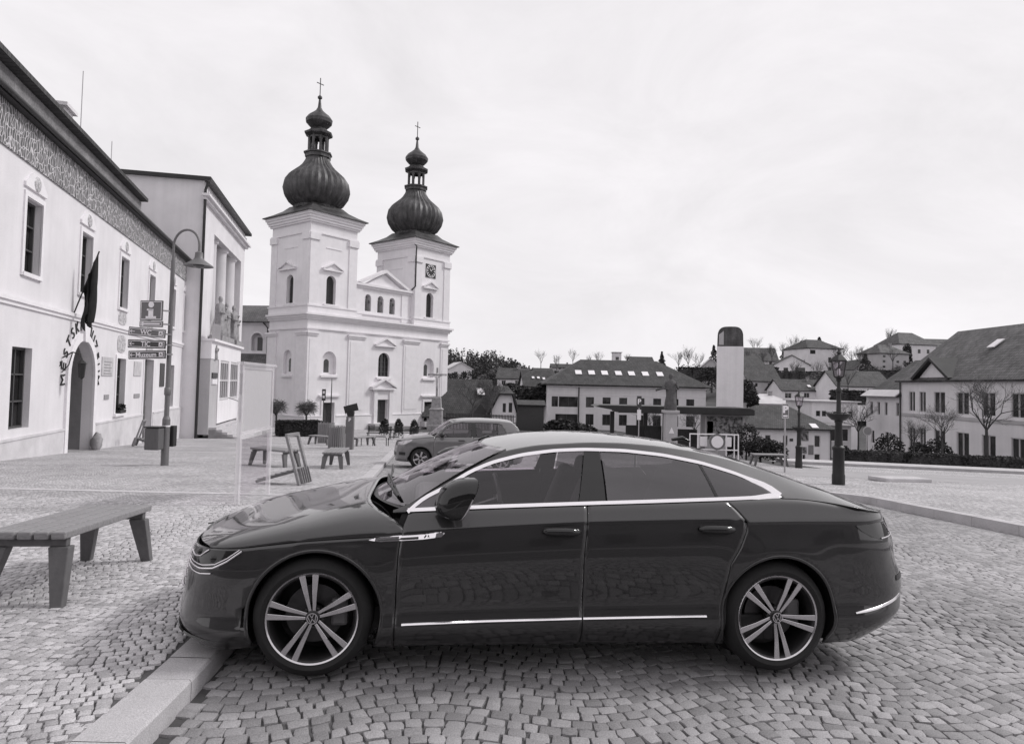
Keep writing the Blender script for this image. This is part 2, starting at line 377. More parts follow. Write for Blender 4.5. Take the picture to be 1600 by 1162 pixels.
# ---------------------------------------------------------------- cars: local x = towards the tail (0 = front hub), y = away from the camera, z = up
def itp(t):
    xs = [a for a, b in t]; ys = [b for a, b in t]
    return lambda x: float(np.interp(x, xs, ys))
def itps(t, s=.05, n=400):
    """interpolated table, rounded at its knots"""
    xs = np.array([a for a, b in t]); ys = np.array([b for a, b in t])
    g = np.linspace(xs[0]-3*s, xs[-1]+3*s, n); v = np.interp(g, xs, ys)
    v = np.where(g < xs[0], ys[0]+(g-xs[0])*(ys[1]-ys[0])/(xs[1]-xs[0]), v); v = np.where(g > xs[-1], ys[-1]+(g-xs[-1])*(ys[-1]-ys[-2])/(xs[-1]-xs[-2]), v)
    k = max(1, int(round(s/(g[1]-g[0])))); ker = np.exp(-.5*(np.arange(-3*k, 3*k+1)/k)**2); ker /= ker.sum()
    v = np.convolve(np.pad(v, 3*k, mode='reflect', reflect_type='odd'), ker, 'valid')
    return lambda x: float(np.interp(x, g, v))

class Car:
    def __init__(s, S, root, paintm):
        s.S = S; s.root = root; s.pm = paintm
        s.w = itps(S['w'], .12); s.zc = itps(S['crease'], .06); s.xn = itps(S['nose'], .02); s.xr = itps(S['tail'], .018)
        s.zb = itps(S['bottom'], .06); s.belt = itps(S['belt'], .06); s.hs = itps(S['hoodline'], .05); s.zr = itps(S['rail_z'], .05); s.yr = itps(S['rail_y'], .06); s.rc = itps(S['roof_c'], .06)
        s.hc = itps(S['hood_c'], .06); s.dt = itps(S['dlo'], S.get('dlo_s', .035))
        s.xf0, s.xr0, s.p = S['xf0'], S['xr0'], S['p']
        s.lo = itps(S['sec_lo'], .025); s.hi = itps(S['sec_hi'], .012)
        s.arch = S['arch']
    def inset(s, x, z):
        zc = s.zc(x)
        if z < zc: return s.lo(z/zc)
        return s.hi(z-zc)
    def Y(s, x, z):
        """half width of the lower body"""
        e = 0.; xq_ = min(max(x, s.xf0), s.xr0)
        for cx, cz, r in s.arch:
            d = math.hypot(xq_-cx, z-cz); e += .012*math.exp(-((d-r)/.10)**2)
        xx = min(max(x, s.xf0), s.xr0)
        tb = (z-(s.belt(xx)-.035))/.035
        if tb > 0: e -= .016*min(tb, 1.2)**2
        y = s.w(xx)-s.inset(xx, z)+e
        if x < s.xf0: y *= max(0, 1-((s.xf0-x)/(s.xf0-s.xn(z)))**s.p)**(1/s.p) if s.xf0-x < s.xf0-s.xn(z) else 0
        if x > s.xr0: y *= max(0, 1-((x-s.xr0)/(s.xr(z)-s.xr0))**s.p)**(1/s.p) if x-s.xr0 < s.xr(z)-s.xr0 else 0
        return y
    def G(s, x, z):
        """half width of the cabin side between belt and roof rail"""
        zs, zr = s.belt(x), s.zr(x)
        v = (z-zs)/max(zr-zs, .02); v = min(max(v, -.1), 1.1)
        a = s.Y(min(x, s.S['xq']), zs)
        if x > s.S['xq']: a = s.Y(x, zs)
        b = min(s.yr(x), a-.002)
        return a+(b-a)*v+s.S.get('bulge', .025)*math.sin(math.pi*min(max(v, 0), 1))*min(1, (zr-zs)/.2)
    def zrow(s, j, nz, x, z0, z1):
        zc = s.zc(x)
        if z1 < zc+.03 or z0 > zc-.1: return z0+(z1-z0)*j/nz
        k = int(nz*.80)
        if j < k: return z0+(zc-.008-z0)*j/(k-1)
        return zc+(z1-zc)*(j-k)/(nz-k)
    def around(s, name, front, xe, zb, zt, nx, nphi, nz, m, solid=.012):
        """one panel from a door gap round the nose or the tail to the other door gap"""
        x0 = s.xf0 if front else s.xr0; e = 2/s.p; rows = []
        for j in range(nz+1):
            near = []
            for i in range(nx):
                x = x0
                for _ in range(5):
                    z = s.zrow(j, nz, x, zb(x), zt(x)); x = xe(z)+(-.0025 if front else .0025); x = x+(x0-x)*i/nx
                near.append((x, s.Y(x, z), z))
            wr = []
            for i in range(nphi+1):
                ph = i/nphi*math.pi/2; x = x0
                for _ in range(6):
                    z = s.zrow(j, nz, x0, zb(x), zt(x)); Ln = (x0-s.xn(z)) if front else (s.xr(z)-x0)
                    x = x0+(-Ln if front else Ln)*math.sin(ph)**e
                fl = s.Y(x0, z)
                wr.append((x, fl*math.cos(ph)**e if i < nphi else 0., z))
            half = near+wr
            rows.append([(x, -y, z) for x, y, z in half]+[(x, y, z) for x, y, z in half[-2::-1]])
        mb = MB().grid(rows, flip=front)
        cx, cz, r = s.arch[0] if front else s.arch[1]; fs = []
        for f in mb.f:
            if math.hypot(sum(mb.v[k][0] for k in f)/4-cx, sum(mb.v[k][2] for k in f)/4-cz) > r: fs.append(f)
        for k in set(k for f in fs for k in f):
            x, y, z = mb.v[k]; d = math.hypot(x-cx, z-cz)
            if d < r+.006: x, z = cx+(x-cx)*r/d, cz+(z-cz)*r/d; mb.v[k] = (x, math.copysign(s.Y(x, z), y), z)
        mb.f = fs
        return mb.build(name, [m, M_['black']], s.root, smooth=50, recalc=False, solid=solid)  # panel edges coloured matte black, putting shade into the gaps
    def side(s, name, xl, xr, zb, zt, nx, nz, sg, m, Yf=None, off=0., gap=.0025, cut=True, parent=None, solid=.012, keep=None):
        Yf = Yf or s.Y; pts = []
        for j in range(nz+1):
            for i in range(nx+1):
                a, b = i/nx, j/nz; x = xl(.6)+(xr(.6)-xl(.6))*a
                for _ in range(5):
                    z0, z1 = zb(x)+gap, zt(x)-gap; z = s.zrow(j, nz, x, z0, z1)
                    l, r = xl(z)+gap, xr(z)-gap; x = l+(r-l)*a
                pts.append([x, z])
        fs = [(j*(nx+1)+i, j*(nx+1)+i+1, (j+1)*(nx+1)+i+1, (j+1)*(nx+1)+i) for j in range(nz) for i in range(nx)]
        if cut:
            for cx, cz, r in s.arch:
                cen = lambda f: (sum(pts[k][0] for k in f)/4, sum(pts[k][1] for k in f)/4)
                fs = [f for f in fs if math.hypot(cen(f)[0]-cx, cen(f)[1]-cz) > r]
                used = set(k for f in fs for k in f)
                for k in used:
                    d = math.hypot(pts[k][0]-cx, pts[k][1]-cz)
                    if d < r+.008: pts[k] = [cx+(pts[k][0]-cx)*r/d, cz+(pts[k][1]-cz)*r/d]
        if keep: fs = [f for f in fs if keep(sum(pts[k][0] for k in f)/4, sum(pts[k][1] for k in f)/4)]
        mb = MB(); mb.add([(x, sg*(Yf(x, z)+off), z) for x, z in pts], [f if sg < 0 else f[::-1] for f in fs])
        return mb.build(name, [m, M_['black']] if solid else m, parent or s.root, smooth=50, recalc=False, solid=solid)  # same black edge colour, shade painted into the shut lines
    def wrap(s, name, front, zb, zt, nphi, nz, m, off=0., t0=-1., t1=1., solid=.012, parent=None):
        """panel that goes round the nose (front) or the tail, both corners"""
        rows = []; x0 = s.xf0 if front else s.xr0; e = 2/s.p
        for j in range(nz+1):
            row = []
            for i in range(nphi+1):
                t = t0+(t1-t0)*i/nphi; ph = (1-abs(t))*math.pi/2; sg = 1 if t > 0 else -1
                x = x0
                for _ in range(6):
                    z = zb(x)+(zt(x)-zb(x))*j/nz
                    Ln = (x0-s.xn(z)) if front else (s.xr(z)-x0)
                    x = x0-Ln*math.sin(ph)**e if front else x0+Ln*math.sin(ph)**e
                xx = x0; y = (s.w(xx)-s.inset(xx, z)+off)*math.cos(ph)**e if ph < math.pi/2-1e-6 else 0
                row.append((x-(off if front else -off), sg*y, z))
            rows.append(row)
        if front:
            r = s.arch[0]
        mb = MB(); mb.grid(rows, flip=front)
        cx, cz, r = s.arch[0] if front else s.arch[1]
        fs = []
        for f in mb.f:
            mx = sum(mb.v[k][0] for k in f)/4; mz = sum(mb.v[k][2] for k in f)/4
            if math.hypot(mx-cx, mz-cz) > r: fs.append(f)
        used = set(k for f in fs for k in f)
        for k in used:
            x, y, z = mb.v[k]; d = math.hypot(x-cx, z-cz)
            if d < r+.008: mb.v[k] = (cx+(x-cx)*r/d, y, cz+(z-cz)*r/d)
        mb.f = fs
        return mb.build(name, [m, M_['black']] if solid else m, parent or s.root, smooth=50, recalc=False, solid=solid)

def wheel(root, x, y, R, rimR, sg, spokes, a0, width=.235, emblem=True, z=None, scale_emb=1.):
    """tyre, rim with twin spokes, brake disc; sg=-1: outer face towards the camera side"""
    w = thing('wheel', None, None, (x, y, R if z is None else z)); w.parent = root
    w.rotation_euler = (R_(90) if sg < 0 else R_(-90), 0, 0)     # local +z = outward
    h = width/2; pr = [(rimR-.012, -h+.02), (rimR+.01, -h+.005), (R-.05, -h), (R-.012, -h+.03), (R, -h+.07), (R, h-.07), (R-.012, h-.03), (R-.045, h-.004), (rimR+.03, h+.002), (rimR+.008, h-.008), (rimR-.012, h-.02)]
    mb = MB(); mb.lathe(pr, 64, cap=False)
    for k in range(4):
        q = -h+.085+k*(width-.17)/3
    mb.build('tyre', M_['rubber'], w, smooth=40)
    rim = MB(); rim.lathe([(rimR-.03, -h+.03), (rimR-.028, h-.035), (rimR-.016, h-.014), (rimR+.004, h-.006), (rimR+.008, h-.012), (rimR+.004, h-.03), (rimR-.012, h-.04), (rimR-.02, -h+.03)], 64, cap=False)
    ro = rim.build('rim', M_['alloyd'], w, smooth=35)
    lip = MB(); lip.lathe([(rimR-.014, h-.016), (rimR+.002, h-.004), (rimR+.007, h-.010), (rimR-.006, h-.02)], 72, cap=False); lip.build('rim_lip', M_['alloy'], ro, smooth=60)
    def spoke(mb, ang, half, w0, w1, r0, r1, z0, z1, th):
        c, sn = math.cos(ang), math.sin(ang)
        P = lambda r, t, z: (r*c-t*sn, r*sn+t*c, z)
        vs = []
        for r, wd, zz, k in ((r0, w0, z0, .28), (r0+(r1-r0)*.5, (w0+w1)/2, (z0+z1)/2+.006, .62), (r1, w1, z1, 1.)):
            o = half*k
            vs += [P(r, o-wd/2, zz), P(r, o+wd/2, zz), P(r, o+wd/2-.004, zz-th), P(r, o-wd/2+.004, zz-th)]
        fs = [(0,1,2,3), (11,10,9,8)]
        for i in (0, 4): fs += [(i, i+4, i+5, i+1), (i+1, i+5, i+6, i+2), (i+2, i+6, i+7, i+3), (i+3, i+7, i+4, i)]
        mb.add(vs, fs)
    for k in range(spokes):
        a = a0+2*math.pi*k/spokes
        if spokes == 5:
            for q in (-1, 1):
                sp = MB(); spoke(sp, a, q*.038, .017, .037, .030, rimR-.004, h-.030, h-.010, .035); sp.build('spoke', M_['alloy'], ro, bevel=.003)
        else:
            sp = MB(); spoke(sp, a, 0, .05, .055, .04, rimR-.005, h-.02, h-.012, .02); sp.build('spoke', M_['alloy'], ro, bevel=.004)
    hub = MB(); hub.lathe([(.06, h-.08), (.052, h-.045), (.042, h-.03), (.034, h-.024)], 32)
    hub.build('hub', M_['alloyd'], ro, smooth=40)
    for k in range(5):
        a = a0+math.pi/5+2*math.pi*k/5; b = MB(); b.lathe([(.009, h-.045), (.009, h-.028), (.006, h-.026)], 6, Matrix.Translation((.056*math.cos(a), .056*math.sin(a), 0)))
        b.build('lug_bolt', M_['blackp'], ro)
    cap = MB(); cap.lathe([(.034, h-.03), (.034, h-.017), (.030, h-.014)], 32); cp = cap.build('hub_cap', M_['blackp'], ro, smooth=40)
    if emblem:
        e = MB(); ring = [(.0265, h-.0145), (.0315, h-.0145), (.0315, h-.011), (.0265, h-.011)]
        e.lathe(ring+[ring[0]], 40, cap=False)
        zz = h-.0125; k = .0275
        # upright V above a wider W, both inside the ring
        th = math.radians(10)
        T = lambda a, b: (a*math.cos(th)-b*math.sin(th), a*math.sin(th)+b*math.cos(th), zz)
        for (p, q) in (((-.0105, .024), (0, .004)), ((.0105, .024), (0, .004)), ((-.0225, .014), (-.0115, -.0225)), ((-.0115, -.0225), (0, .000)), ((0, .000), (.0115, -.0225)), ((.0115, -.0225), (.0225, .014))):
            e.bar(T(*p), T(*q), .0042, .003, up=(0,0,1))
        e.build('emblem', M_['alloy'], cp)
    d = MB(); d.lathe([(.06, -.02), (.165, -.02), (.165, .004), (.06, .004)], 48, cap=False); d.build('brake_disc', M_['disc'], w, smooth=30)
    c = MB(); c.box(.09, .19, -.07, .09, -.04, .03); c.build('brake_caliper', M_['greymetal'], w, bevel=.02)
    return w

def build_car(S, root, pm, big):
    c = Car(S, root, pm); P = lambda n: itp(S[n])
    gF, gM, gR = (itp([(z, x) for x, z in S[k]]) for k in ('gF', 'gM', 'gR'))
    const = lambda v: (lambda *_: v)
    q = 1. if big else .6
    n_ = lambda k: max(4, int(k*q))
    gl = M_['cglass']
    c.around('front_body', True, gF, c.zb, c.hs, n_(44), n_(30), n_(34), pm)
    c.around('rear_body', False, gR, c.zb, lambda x: c.belt(x)+.002, n_(44), n_(30), n_(48), pm)
    for sg in (-1, 1):
        fd = c.side('front_door', gF, gM, c.zb, c.belt, n_(40), n_(44), sg, pm)
        rd = c.side('rear_door', gM, gR, c.zb, c.belt, n_(40), n_(44), sg, pm)
        for gk in (gF, gM, gR):
            rows = []
            for z in np.linspace(.2, .97, 24):
                x = gk(z); rows.append([(x+k*.035, sg*(c.Y(x+k*.035, z)-.022), z) for k in (-1, 0, 1)])
            MB().grid(rows).build('gap_backing', M_['black'], root)  # black strips added behind the door gaps to shut out light from inside
        # cabin side skin around the window opening
        x0, x1 = S['dlo_x']
        keep = lambda x, z: not (x0-.01 < x < x1+.01 and c.belt(x)-.02 < z < c.dt(x)-.002)
        c.side('cabin_side', const(S['cab_x'][0]), const(S['cab_x'][1]), lambda x: c.belt(x)-.004, c.zr, n_(150), n_(34), sg, pm, Yf=c.G, cut=False, gap=0, keep=keep)
        # glass and pillars
        low = lambda x: c.belt(x)-.006
        for nm, par, a, b, m in S['panes']:
            A, B = itp([(z, x) for x, z in a]), itp([(z, x) for x, z in b])
            c.side(nm, A, B, low, lambda x: max(c.dt(x), low(x)+.004), n_(26), n_(10), sg, gl if m == 'g' else M_[m], Yf=c.G, off=-.004 if m in ('g', 'wglass') else -.001, gap=.001, cut=False, parent=dict(f=fd, r=rd)[par] if par in 'fr' else root, solid=0)
        # bright frame round the windows
        xs = np.linspace(x0, x1, 60)
        up = [(x, c.dt(x)) for x in xs]; dn = [(x, c.belt(x)+.006) for x in xs[::-1]]
        tr = MB()
        for ln_ in (up, dn[::-1]):
            n0 = len(tr.v)
            for i, (x, z) in enumerate(ln_):
                a_, b_ = ln_[max(i-1, 0)], ln_[min(i+1, len(ln_)-1)]; n = Vector((-(b_[1]-a_[1]), 0, b_[0]-a_[0])).normalized()
                wv = S['trim_w']*(1+1.5*smst(x, x1-.2, x1-.02)*S.get('trimk', 1))
                for k, o in ((-wv/2, .001), (-wv/2.2, .013), (wv/3, .005), (wv/2, .001)): tr.v.append((x+n.x*k, sg*(c.G(x, z)+o), z+n.z*k))
                if i:
                    q_ = n0+(i-1)*4; tr.f += [(q_+k, q_+k+1, q_+k+5, q_+k+4) for k in range(3)]
        e0, e1 = up[-1], dn[0]
        for i in range(5):
            z = e1[1]+(e0[1]-e1[1])*i/4; n0 = len(tr.v)
            for k, o in ((-.004, .001), (.0, .010), (.018*S.get('trimk', 1)+.004, .008), (.024*S.get('trimk', 1)+.004, .001)): tr.v.append((x1+k-.01, sg*(c.G(x1, z)+o), z))
            if i: tr.f += [(n0-4+k, n0-3+k, n0+1+k, n0+k) for k in range(3)]
        tr.build('window_trim', M_[S['trim_m']], root, smooth=40, weld=True)
        # wheel arch liner and lip
        for k, (cx, cz, r) in enumerate(c.arch):
            li = MB(); rows = []
            for a in range(41):
                t = R_(-25+230*a/40); rows.append([(cx+(r-.001)*math.cos(t), sg*(c.Y(cx+r*math.cos(t), max(cz+r*math.sin(t), .2))-.004-i*.085), cz+(r-.001)*math.sin(t)) for i in range(5)])
            li.grid(rows); li.add([(cx+r*math.cos(R_(a*10)), sg*.52, cz+r*math.sin(R_(a*10))) for a in range(36)], [tuple(range(36))])
            li.build('wheel_liner', M_['blackp'], root, smooth=60)
    # hood
    rows = []; nx, ny = n_(48), n_(56)
    for i in range(nx+1):
        row = []
        for j in range(ny+1):
            th = (j/ny-.5)*math.pi; sg = -1 if th < 0 else 1; ct, st = abs(math.sin(th)), math.cos(th)
            # ct: 1 at the side, 0 at the centre line
            xe = S['cowl'][0]+(S['cowl'][1]-S['cowl'][0])*ct**2
            xs_ = S['hood_x0'][0]+(S['hood_x0'][1]-S['hood_x0'][0])*ct**2.2
            u = i/nx; u = 1-(1-u)**1.0; x = xs_+(xe-xs_)*(math.sin(u*math.pi/2)**1.25 if False else u**1.35)
            zs = c.hs(min(x, .55)); zs = min(zs, c.hs(x)); zh = max(c.hc(x), zs+.004)
            yb = c.Y(x, zs)-.001
            row.append((x, sg*yb*ct**(2/S.get('hp', 5)), zs+.003+(zh-zs)*st**(2/2.2)))
        rows.append(row)
    MB().grid(rows, flip=True).build('hood', pm, root, smooth=60, recalc=False, solid=.01)
    # windscreen
    rows = []; m = n_(20); n = n_(36)
    for i in range(m+1):
        row = []
        for j in range(n+1):
            t = j/n*2-1; k = abs(t)
            xb, zb_, yb = S['ws_base']; xt, zt, yt = S['ws_top']
            bx = S['cowl'][0]+.01+(S['cowl'][1]-S['cowl'][0]+.0)*k**2; tx = S['hdr'][0]+(xt-S['hdr'][0])*k**2
            bz = c.hc(S['cowl'][0])-.012+(zb_-c.hc(S['cowl'][0])+.012)*k**2.4; tz = S['hdr'][1]+(zt-S['hdr'][1])*k**2
            u = i/m; x = bx+(tx-bx)*u; z = bz+(tz-bz)*u+.02*math.sin(math.pi*u)
            yy = yb+(yt-yb)*u+.02*math.sin(math.pi*u)
            row.append((x, t*yy, z))
        rows.append(row)
    MB().grid(rows, flip=True).build('windscreen', M_['wglass'], root, smooth=60, recalc=False)
    # A pillars' upper face: between the cabin side's rail and the windscreen edge
    for sg in (-1, 1):
        ra = []
        for i in range(m+1):
            e = Vector(rows[i][0 if sg < 0 else n]); x = e.x; zz = c.zr(x)
            ra.append([(x, sg*min(c.G(x, zz), c.yr(x)+.02), zz), (x, sg*(abs(e.y)+.012), (zz+e.z)/2+.008), (x, e.y, e.z+.003)])
        MB().grid(ra, flip=sg < 0).build('windscreen_pillar', pm, root, smooth=60)
    # roof and fastback / hatch
    nx, ny = n_(110), n_(40); rr = []
    for i in range(nx+1):
        row = []
        for j in range(ny+1):
            t = j/ny*2-1; k = abs(t); u = i/nx
            xa = S['hdr'][0]+(S['ws_top'][0]-S['hdr'][0])*k**2; xb = c.xr0+(S['roof_end']-c.xr0)*(1-(k*S['tail_y'])**c.p)**(1/c.p)
            x = xa+(xb-xa)*u; yy = c.yr(x); zr = c.zr(x)
            y = t*yy; z = zr+(max(c.rc(x), zr+.004)-zr)*(1-k**2.3)
            row.append((x, y, z))
        rr.append(row)
    mb = MB().grid(rr, flip=True); gm = MB()
    rx0, rx1, ry = S['rear_glass']
    ins = lambda f: (lambda p: rx0 < p[0] < rx1 and abs(p[1]) < ry)((sum(mb.v[k][0] for k in f)/4, sum(mb.v[k][1] for k in f)/4))
    gf = [f for f in mb.f if ins(f)]; rf = [f for f in mb.f if not ins(f)]
    gm.add([(x, y, z-.004) for x, y, z in mb.v], gf); mb.f = rf
    mb.build('roof', pm, root, smooth=60, recalc=False)
    gb = gm.build('rear_window', M_['lens'], root, smooth=60, recalc=False)
    # floor, bulkheads, cabin
    xa, xb = S['floor']; ub = MB(); ub.box(xa, xb, -.58, .58, .17, .30); ub.box(xa+.35, S['gFx']-.02, -.55, .55, .30, .62)
    ub.box(xb-.55, xb, -.56, .56, .3, .70); ub.box(S['gFx']+.05, xb-.75, -S['w'][1][1]+.10, S['w'][1][1]-.10, .18, .33); ub.build('underbody', M_['blackp'], root)
    sx, sz = S['seats']
    for x in sx:
        for y in (-.36, .36):
            st = MB(); st.box(x-.25, x+.22, y-.24, y+.24, sz-.18, sz); st.bar((x+.20, y, sz-.05), (x+.42, y, sz+.52), .46, .13, up=(0,1,0)); st.bar((x+.42, y, sz+.50), (x+.45, y, sz+.64), .25, .09, up=(0,1,0))
            st.build('car_seat', M_['seat'], root, bevel=.05, seg=3)
    db = MB(); db.box(S['gFx']+.06, S['gFx']+.42, -.70, .70, .62, S['dash_z']); db.build('dashboard', M_['blackp'], root, bevel=.06, seg=3)
    sw = MB(); cx = S['gFx']+.62; cz = S['dash_z']+.02
    pts = [(cx+.06*math.sin(t)*-.5, -.36+.18*math.cos(t), cz+.18*math.sin(t)) for t in [2*math.pi*k/24 for k in range(25)]]
    sw.tube(pts, .014, 6, cap=False); sw.bar((cx, -.53, cz), (cx, -.19, cz), .03, .05); sw.bar((cx, -.36, cz), (cx-.3, -.36, cz-.1), .06, .06); sw.build('steering_wheel', M_['blackp'], root, smooth=60)
    return c

AR = dict(
 w=[(-.5,.905),(-.1,.922),(.4,.932),(1.5,.935),(2.6,.935),(3.2,.922),(3.6,.90)],
 crease=[(-.9,.70),(-.4,.74),(.0,.772),(.29,.79),(.706,.832),(1.115,.862),(1.554,.890),(2.087,.909),(2.575,.921),(2.909,.930),(3.465,.936),(3.9,.93)],
 nose=[(.05,-.62),(.11,-.80),(.15,-.85),(.24,-.893),(.33,-.890),(.45,-.878),(.54,-.855),(.62,-.835),(.67,-.815),(.72,-.80)],
 tail=[(.1,3.5),(.18,3.68),(.27,3.86),(.34,3.93),(.49,3.955),(.57,3.935),(.61,3.905),(.66,3.875),(.71,3.865),(.79,3.85),(.89,3.79),(.94,3.765),(1.0,3.74)],
 bottom=[(-.9,.13),(-.6,.13),(-.3,.17),(.4,.17),(2.5,.17),(3.1,.16),(3.4,.165),(3.7,.22),(3.95,.28)],
 belt=[(.40,.930),(.521,.940),(.862,.962),(1.114,.976),(1.569,1.000),(1.893,1.015),(2.297,1.035),(2.545,1.047),(2.76,1.060),(2.95,1.062),(3.15,1.045),(3.4,1.005),(3.6,.965),(3.75,.937),(3.95,.93)],
 hoodline=[(-.95,.64),(-.80,.675),(-.68,.700),(-.4,.722),(-.1,.765),(.1,.782),(.29,.795),(.47,.806),(.55,.81)],
 rail_z=[(.40,.935),(.50,.962),(.60,1.035),(.75,1.125),(.92,1.215),(1.08,1.282),(1.3,1.325),(1.64,1.352),(1.87,1.354),(2.1,1.342),(2.35,1.313),(2.6,1.265),(2.83,1.203),(3.1,1.122),(3.39,1.035),(3.6,.975),(3.76,.938)],
 rail_y=[(.40,.83),(.50,.815),(.75,.725),(.95,.645),(1.1,.60),(1.3,.58),(1.64,.575),(2.35,.575),(2.83,.59),(3.1,.605),(3.39,.63),(3.6,.66),(3.76,.69)],
 roof_c=[(.9,1.240),(1.054,1.292),(1.187,1.322),(1.413,1.352),(1.641,1.368),(1.873,1.371),(2.108,1.361),(2.346,1.339),(2.588,1.300),(2.833,1.242),(3.081,1.166),(3.332,1.085),(3.586,0.998),(3.80,0.935)],
 hood_c=[(-.90,.615),(-.82,.655),(-.72,.698),(-.6,.742),(-.5,.772),(-.36,.806),(-.16,.856),(.08,.915),(.24,.945),(.55,.95)],
 dlo=[(.50,.930),(.545,.972),(.60,1.015),(.702,1.062),(.866,1.160),(1.009,1.218),(1.208,1.268),(1.409,1.297),(1.606,1.310),(1.864,1.310),(2.118,1.290),(2.376,1.248),(2.595,1.190),(2.75,1.128),(2.80,1.10),(2.83,1.066)],
 xf0=-.33, xr0=3.2, xq=2.9, p=2.6, arch=[(.012,.345,.375),(2.79,.345,.375)],
 sec_lo=[(0,.16),(.16,.10),(.23,.05),(.30,.012),(.35,.0),(.385,.006),(.435,.024),(.50,.025),(.62,.012),(.74,.0),(.82,.0),(.92,.010),(.98,.018),(1.0,.022)],
 sec_hi=[(-.02,.012),(0,.012),(.03,.028),(.14,.080),(.3,.17)],
 gF=[(.46,.10),(.462,.69),(.471,.781),(.485,.865),(.521,.957)], gM=[(1.558,.10),(1.556,.344),(1.552,.70),(1.566,.85),(1.576,1.009)],
 gR=[(2.40,.10),(2.42,.40),(2.463,.669),(2.522,.766),(2.568,.870),(2.572,.919),(2.52,.98),(2.453,1.045)], gFx=.47,
 dlo_x=(.505,2.825), cab_x=(.42,3.655), trim_w=.020, trim_m='chrome',
 panes=[('side_window','f',[(.50,.5),(.50,1.4)],[(1.51,.95),(1.60,1.31)],'wglass'), ('window_pillar','f',[(1.512,.95),(1.602,1.31)],[(1.695,.95),(1.700,1.31)],'gloss'),
        ('side_window','r',[(1.705,.95),(1.708,1.31)],[(2.405,1.03),(2.345,1.26)],'g'), ('window_divider','r',[(2.405,1.03),(2.345,1.26)],[(2.425,1.03),(2.362,1.26)],'gloss'), ('quarter_window','x',[(2.425,1.03),(2.362,1.26)],[(2.822,.9),(2.822,1.4)],'g')],
 cowl=(.25,.50), hood_x0=(-.86,-.60), ws_base=(.52,.955,.80), ws_top=(1.10,1.292,.578), hdr=(.97,1.285), roof_end=3.765, tail_y=.79, rear_glass=(2.45,3.38,.50),
 bumper_top=.70, floor=(-.55,3.5), seats=((1.45,2.25),.52), dash_z=.90)
# ---------------------------------------------------------------- the dark liftback in the foreground
PHI = R_(7.1)
E1 = Vector((math.cos(PHI), math.sin(PHI), -.018)).normalized(); E2 = Vector((-math.sin(PHI), math.cos(PHI), 0)); E3 = E1.cross(E2)
P0 = at(488, 965, 3.85)
CARO = P0+E2*.90-E3*.34
car = thing('parked_car', 'large dark grey metallic liftback car with bright window frames parked nose over the granite kerb', 'car')
cm = Matrix((E1, E2, E3)).transposed().to_4x4(); cm.translation = CARO; car.matrix_world = cm
arc = build_car(AR, car, M_['paint'], True)
for sg in (-1, 1):
    for x, a in ((0., 25), (2.79, 63)):
        wheel(car, x, sg*.80, .338, .254, sg, 5, R_(a))
kids = list(car.children)
doors = [o for o in kids if o.name.startswith(('front_door', 'rear_door'))]
def door_of(kind, sg): return [o for o in doors if o.name.startswith(kind)][0 if sg < 0 else 1]
c = arc
def ribbon(name, pts, wid, m, sg, parent, proud=.006, Yf=None, taper=True):
    """flat trim strip lying on the body side along (x,z) points"""
    Yf = Yf or c.Y; mb = MB(); n = len(pts)
    for i in range(n):
        x, z = pts[i]; w = wid(i/(n-1)) if callable(wid) else wid
        for dz, o in ((-w/2, -.002), (-w/2*.9, proud*1.3), (w/2*.75, proud*.45), (w/2, -.002)): mb.v.append((x, sg*(Yf(x, z+dz)+o), z+dz))
    for i in range(n-1):
        for k in range(3): mb.f.append((i*4+k, i*4+k+1, i*4+k+5, i*4+k+4))
    return mb.build(name, m, parent, smooth=40)
lin = lambda a, b, n: [(a[0]+(b[0]-a[0])*i/n, a[1]+(b[1]-a[1])*i/n) for i in range(n+1)]
def poly_on(pts2, n=14):
    out = []
    for a, b in zip(pts2[:-1], pts2[1:]): out += lin(a, b, n)[:-1]
    return out+[pts2[-1]]
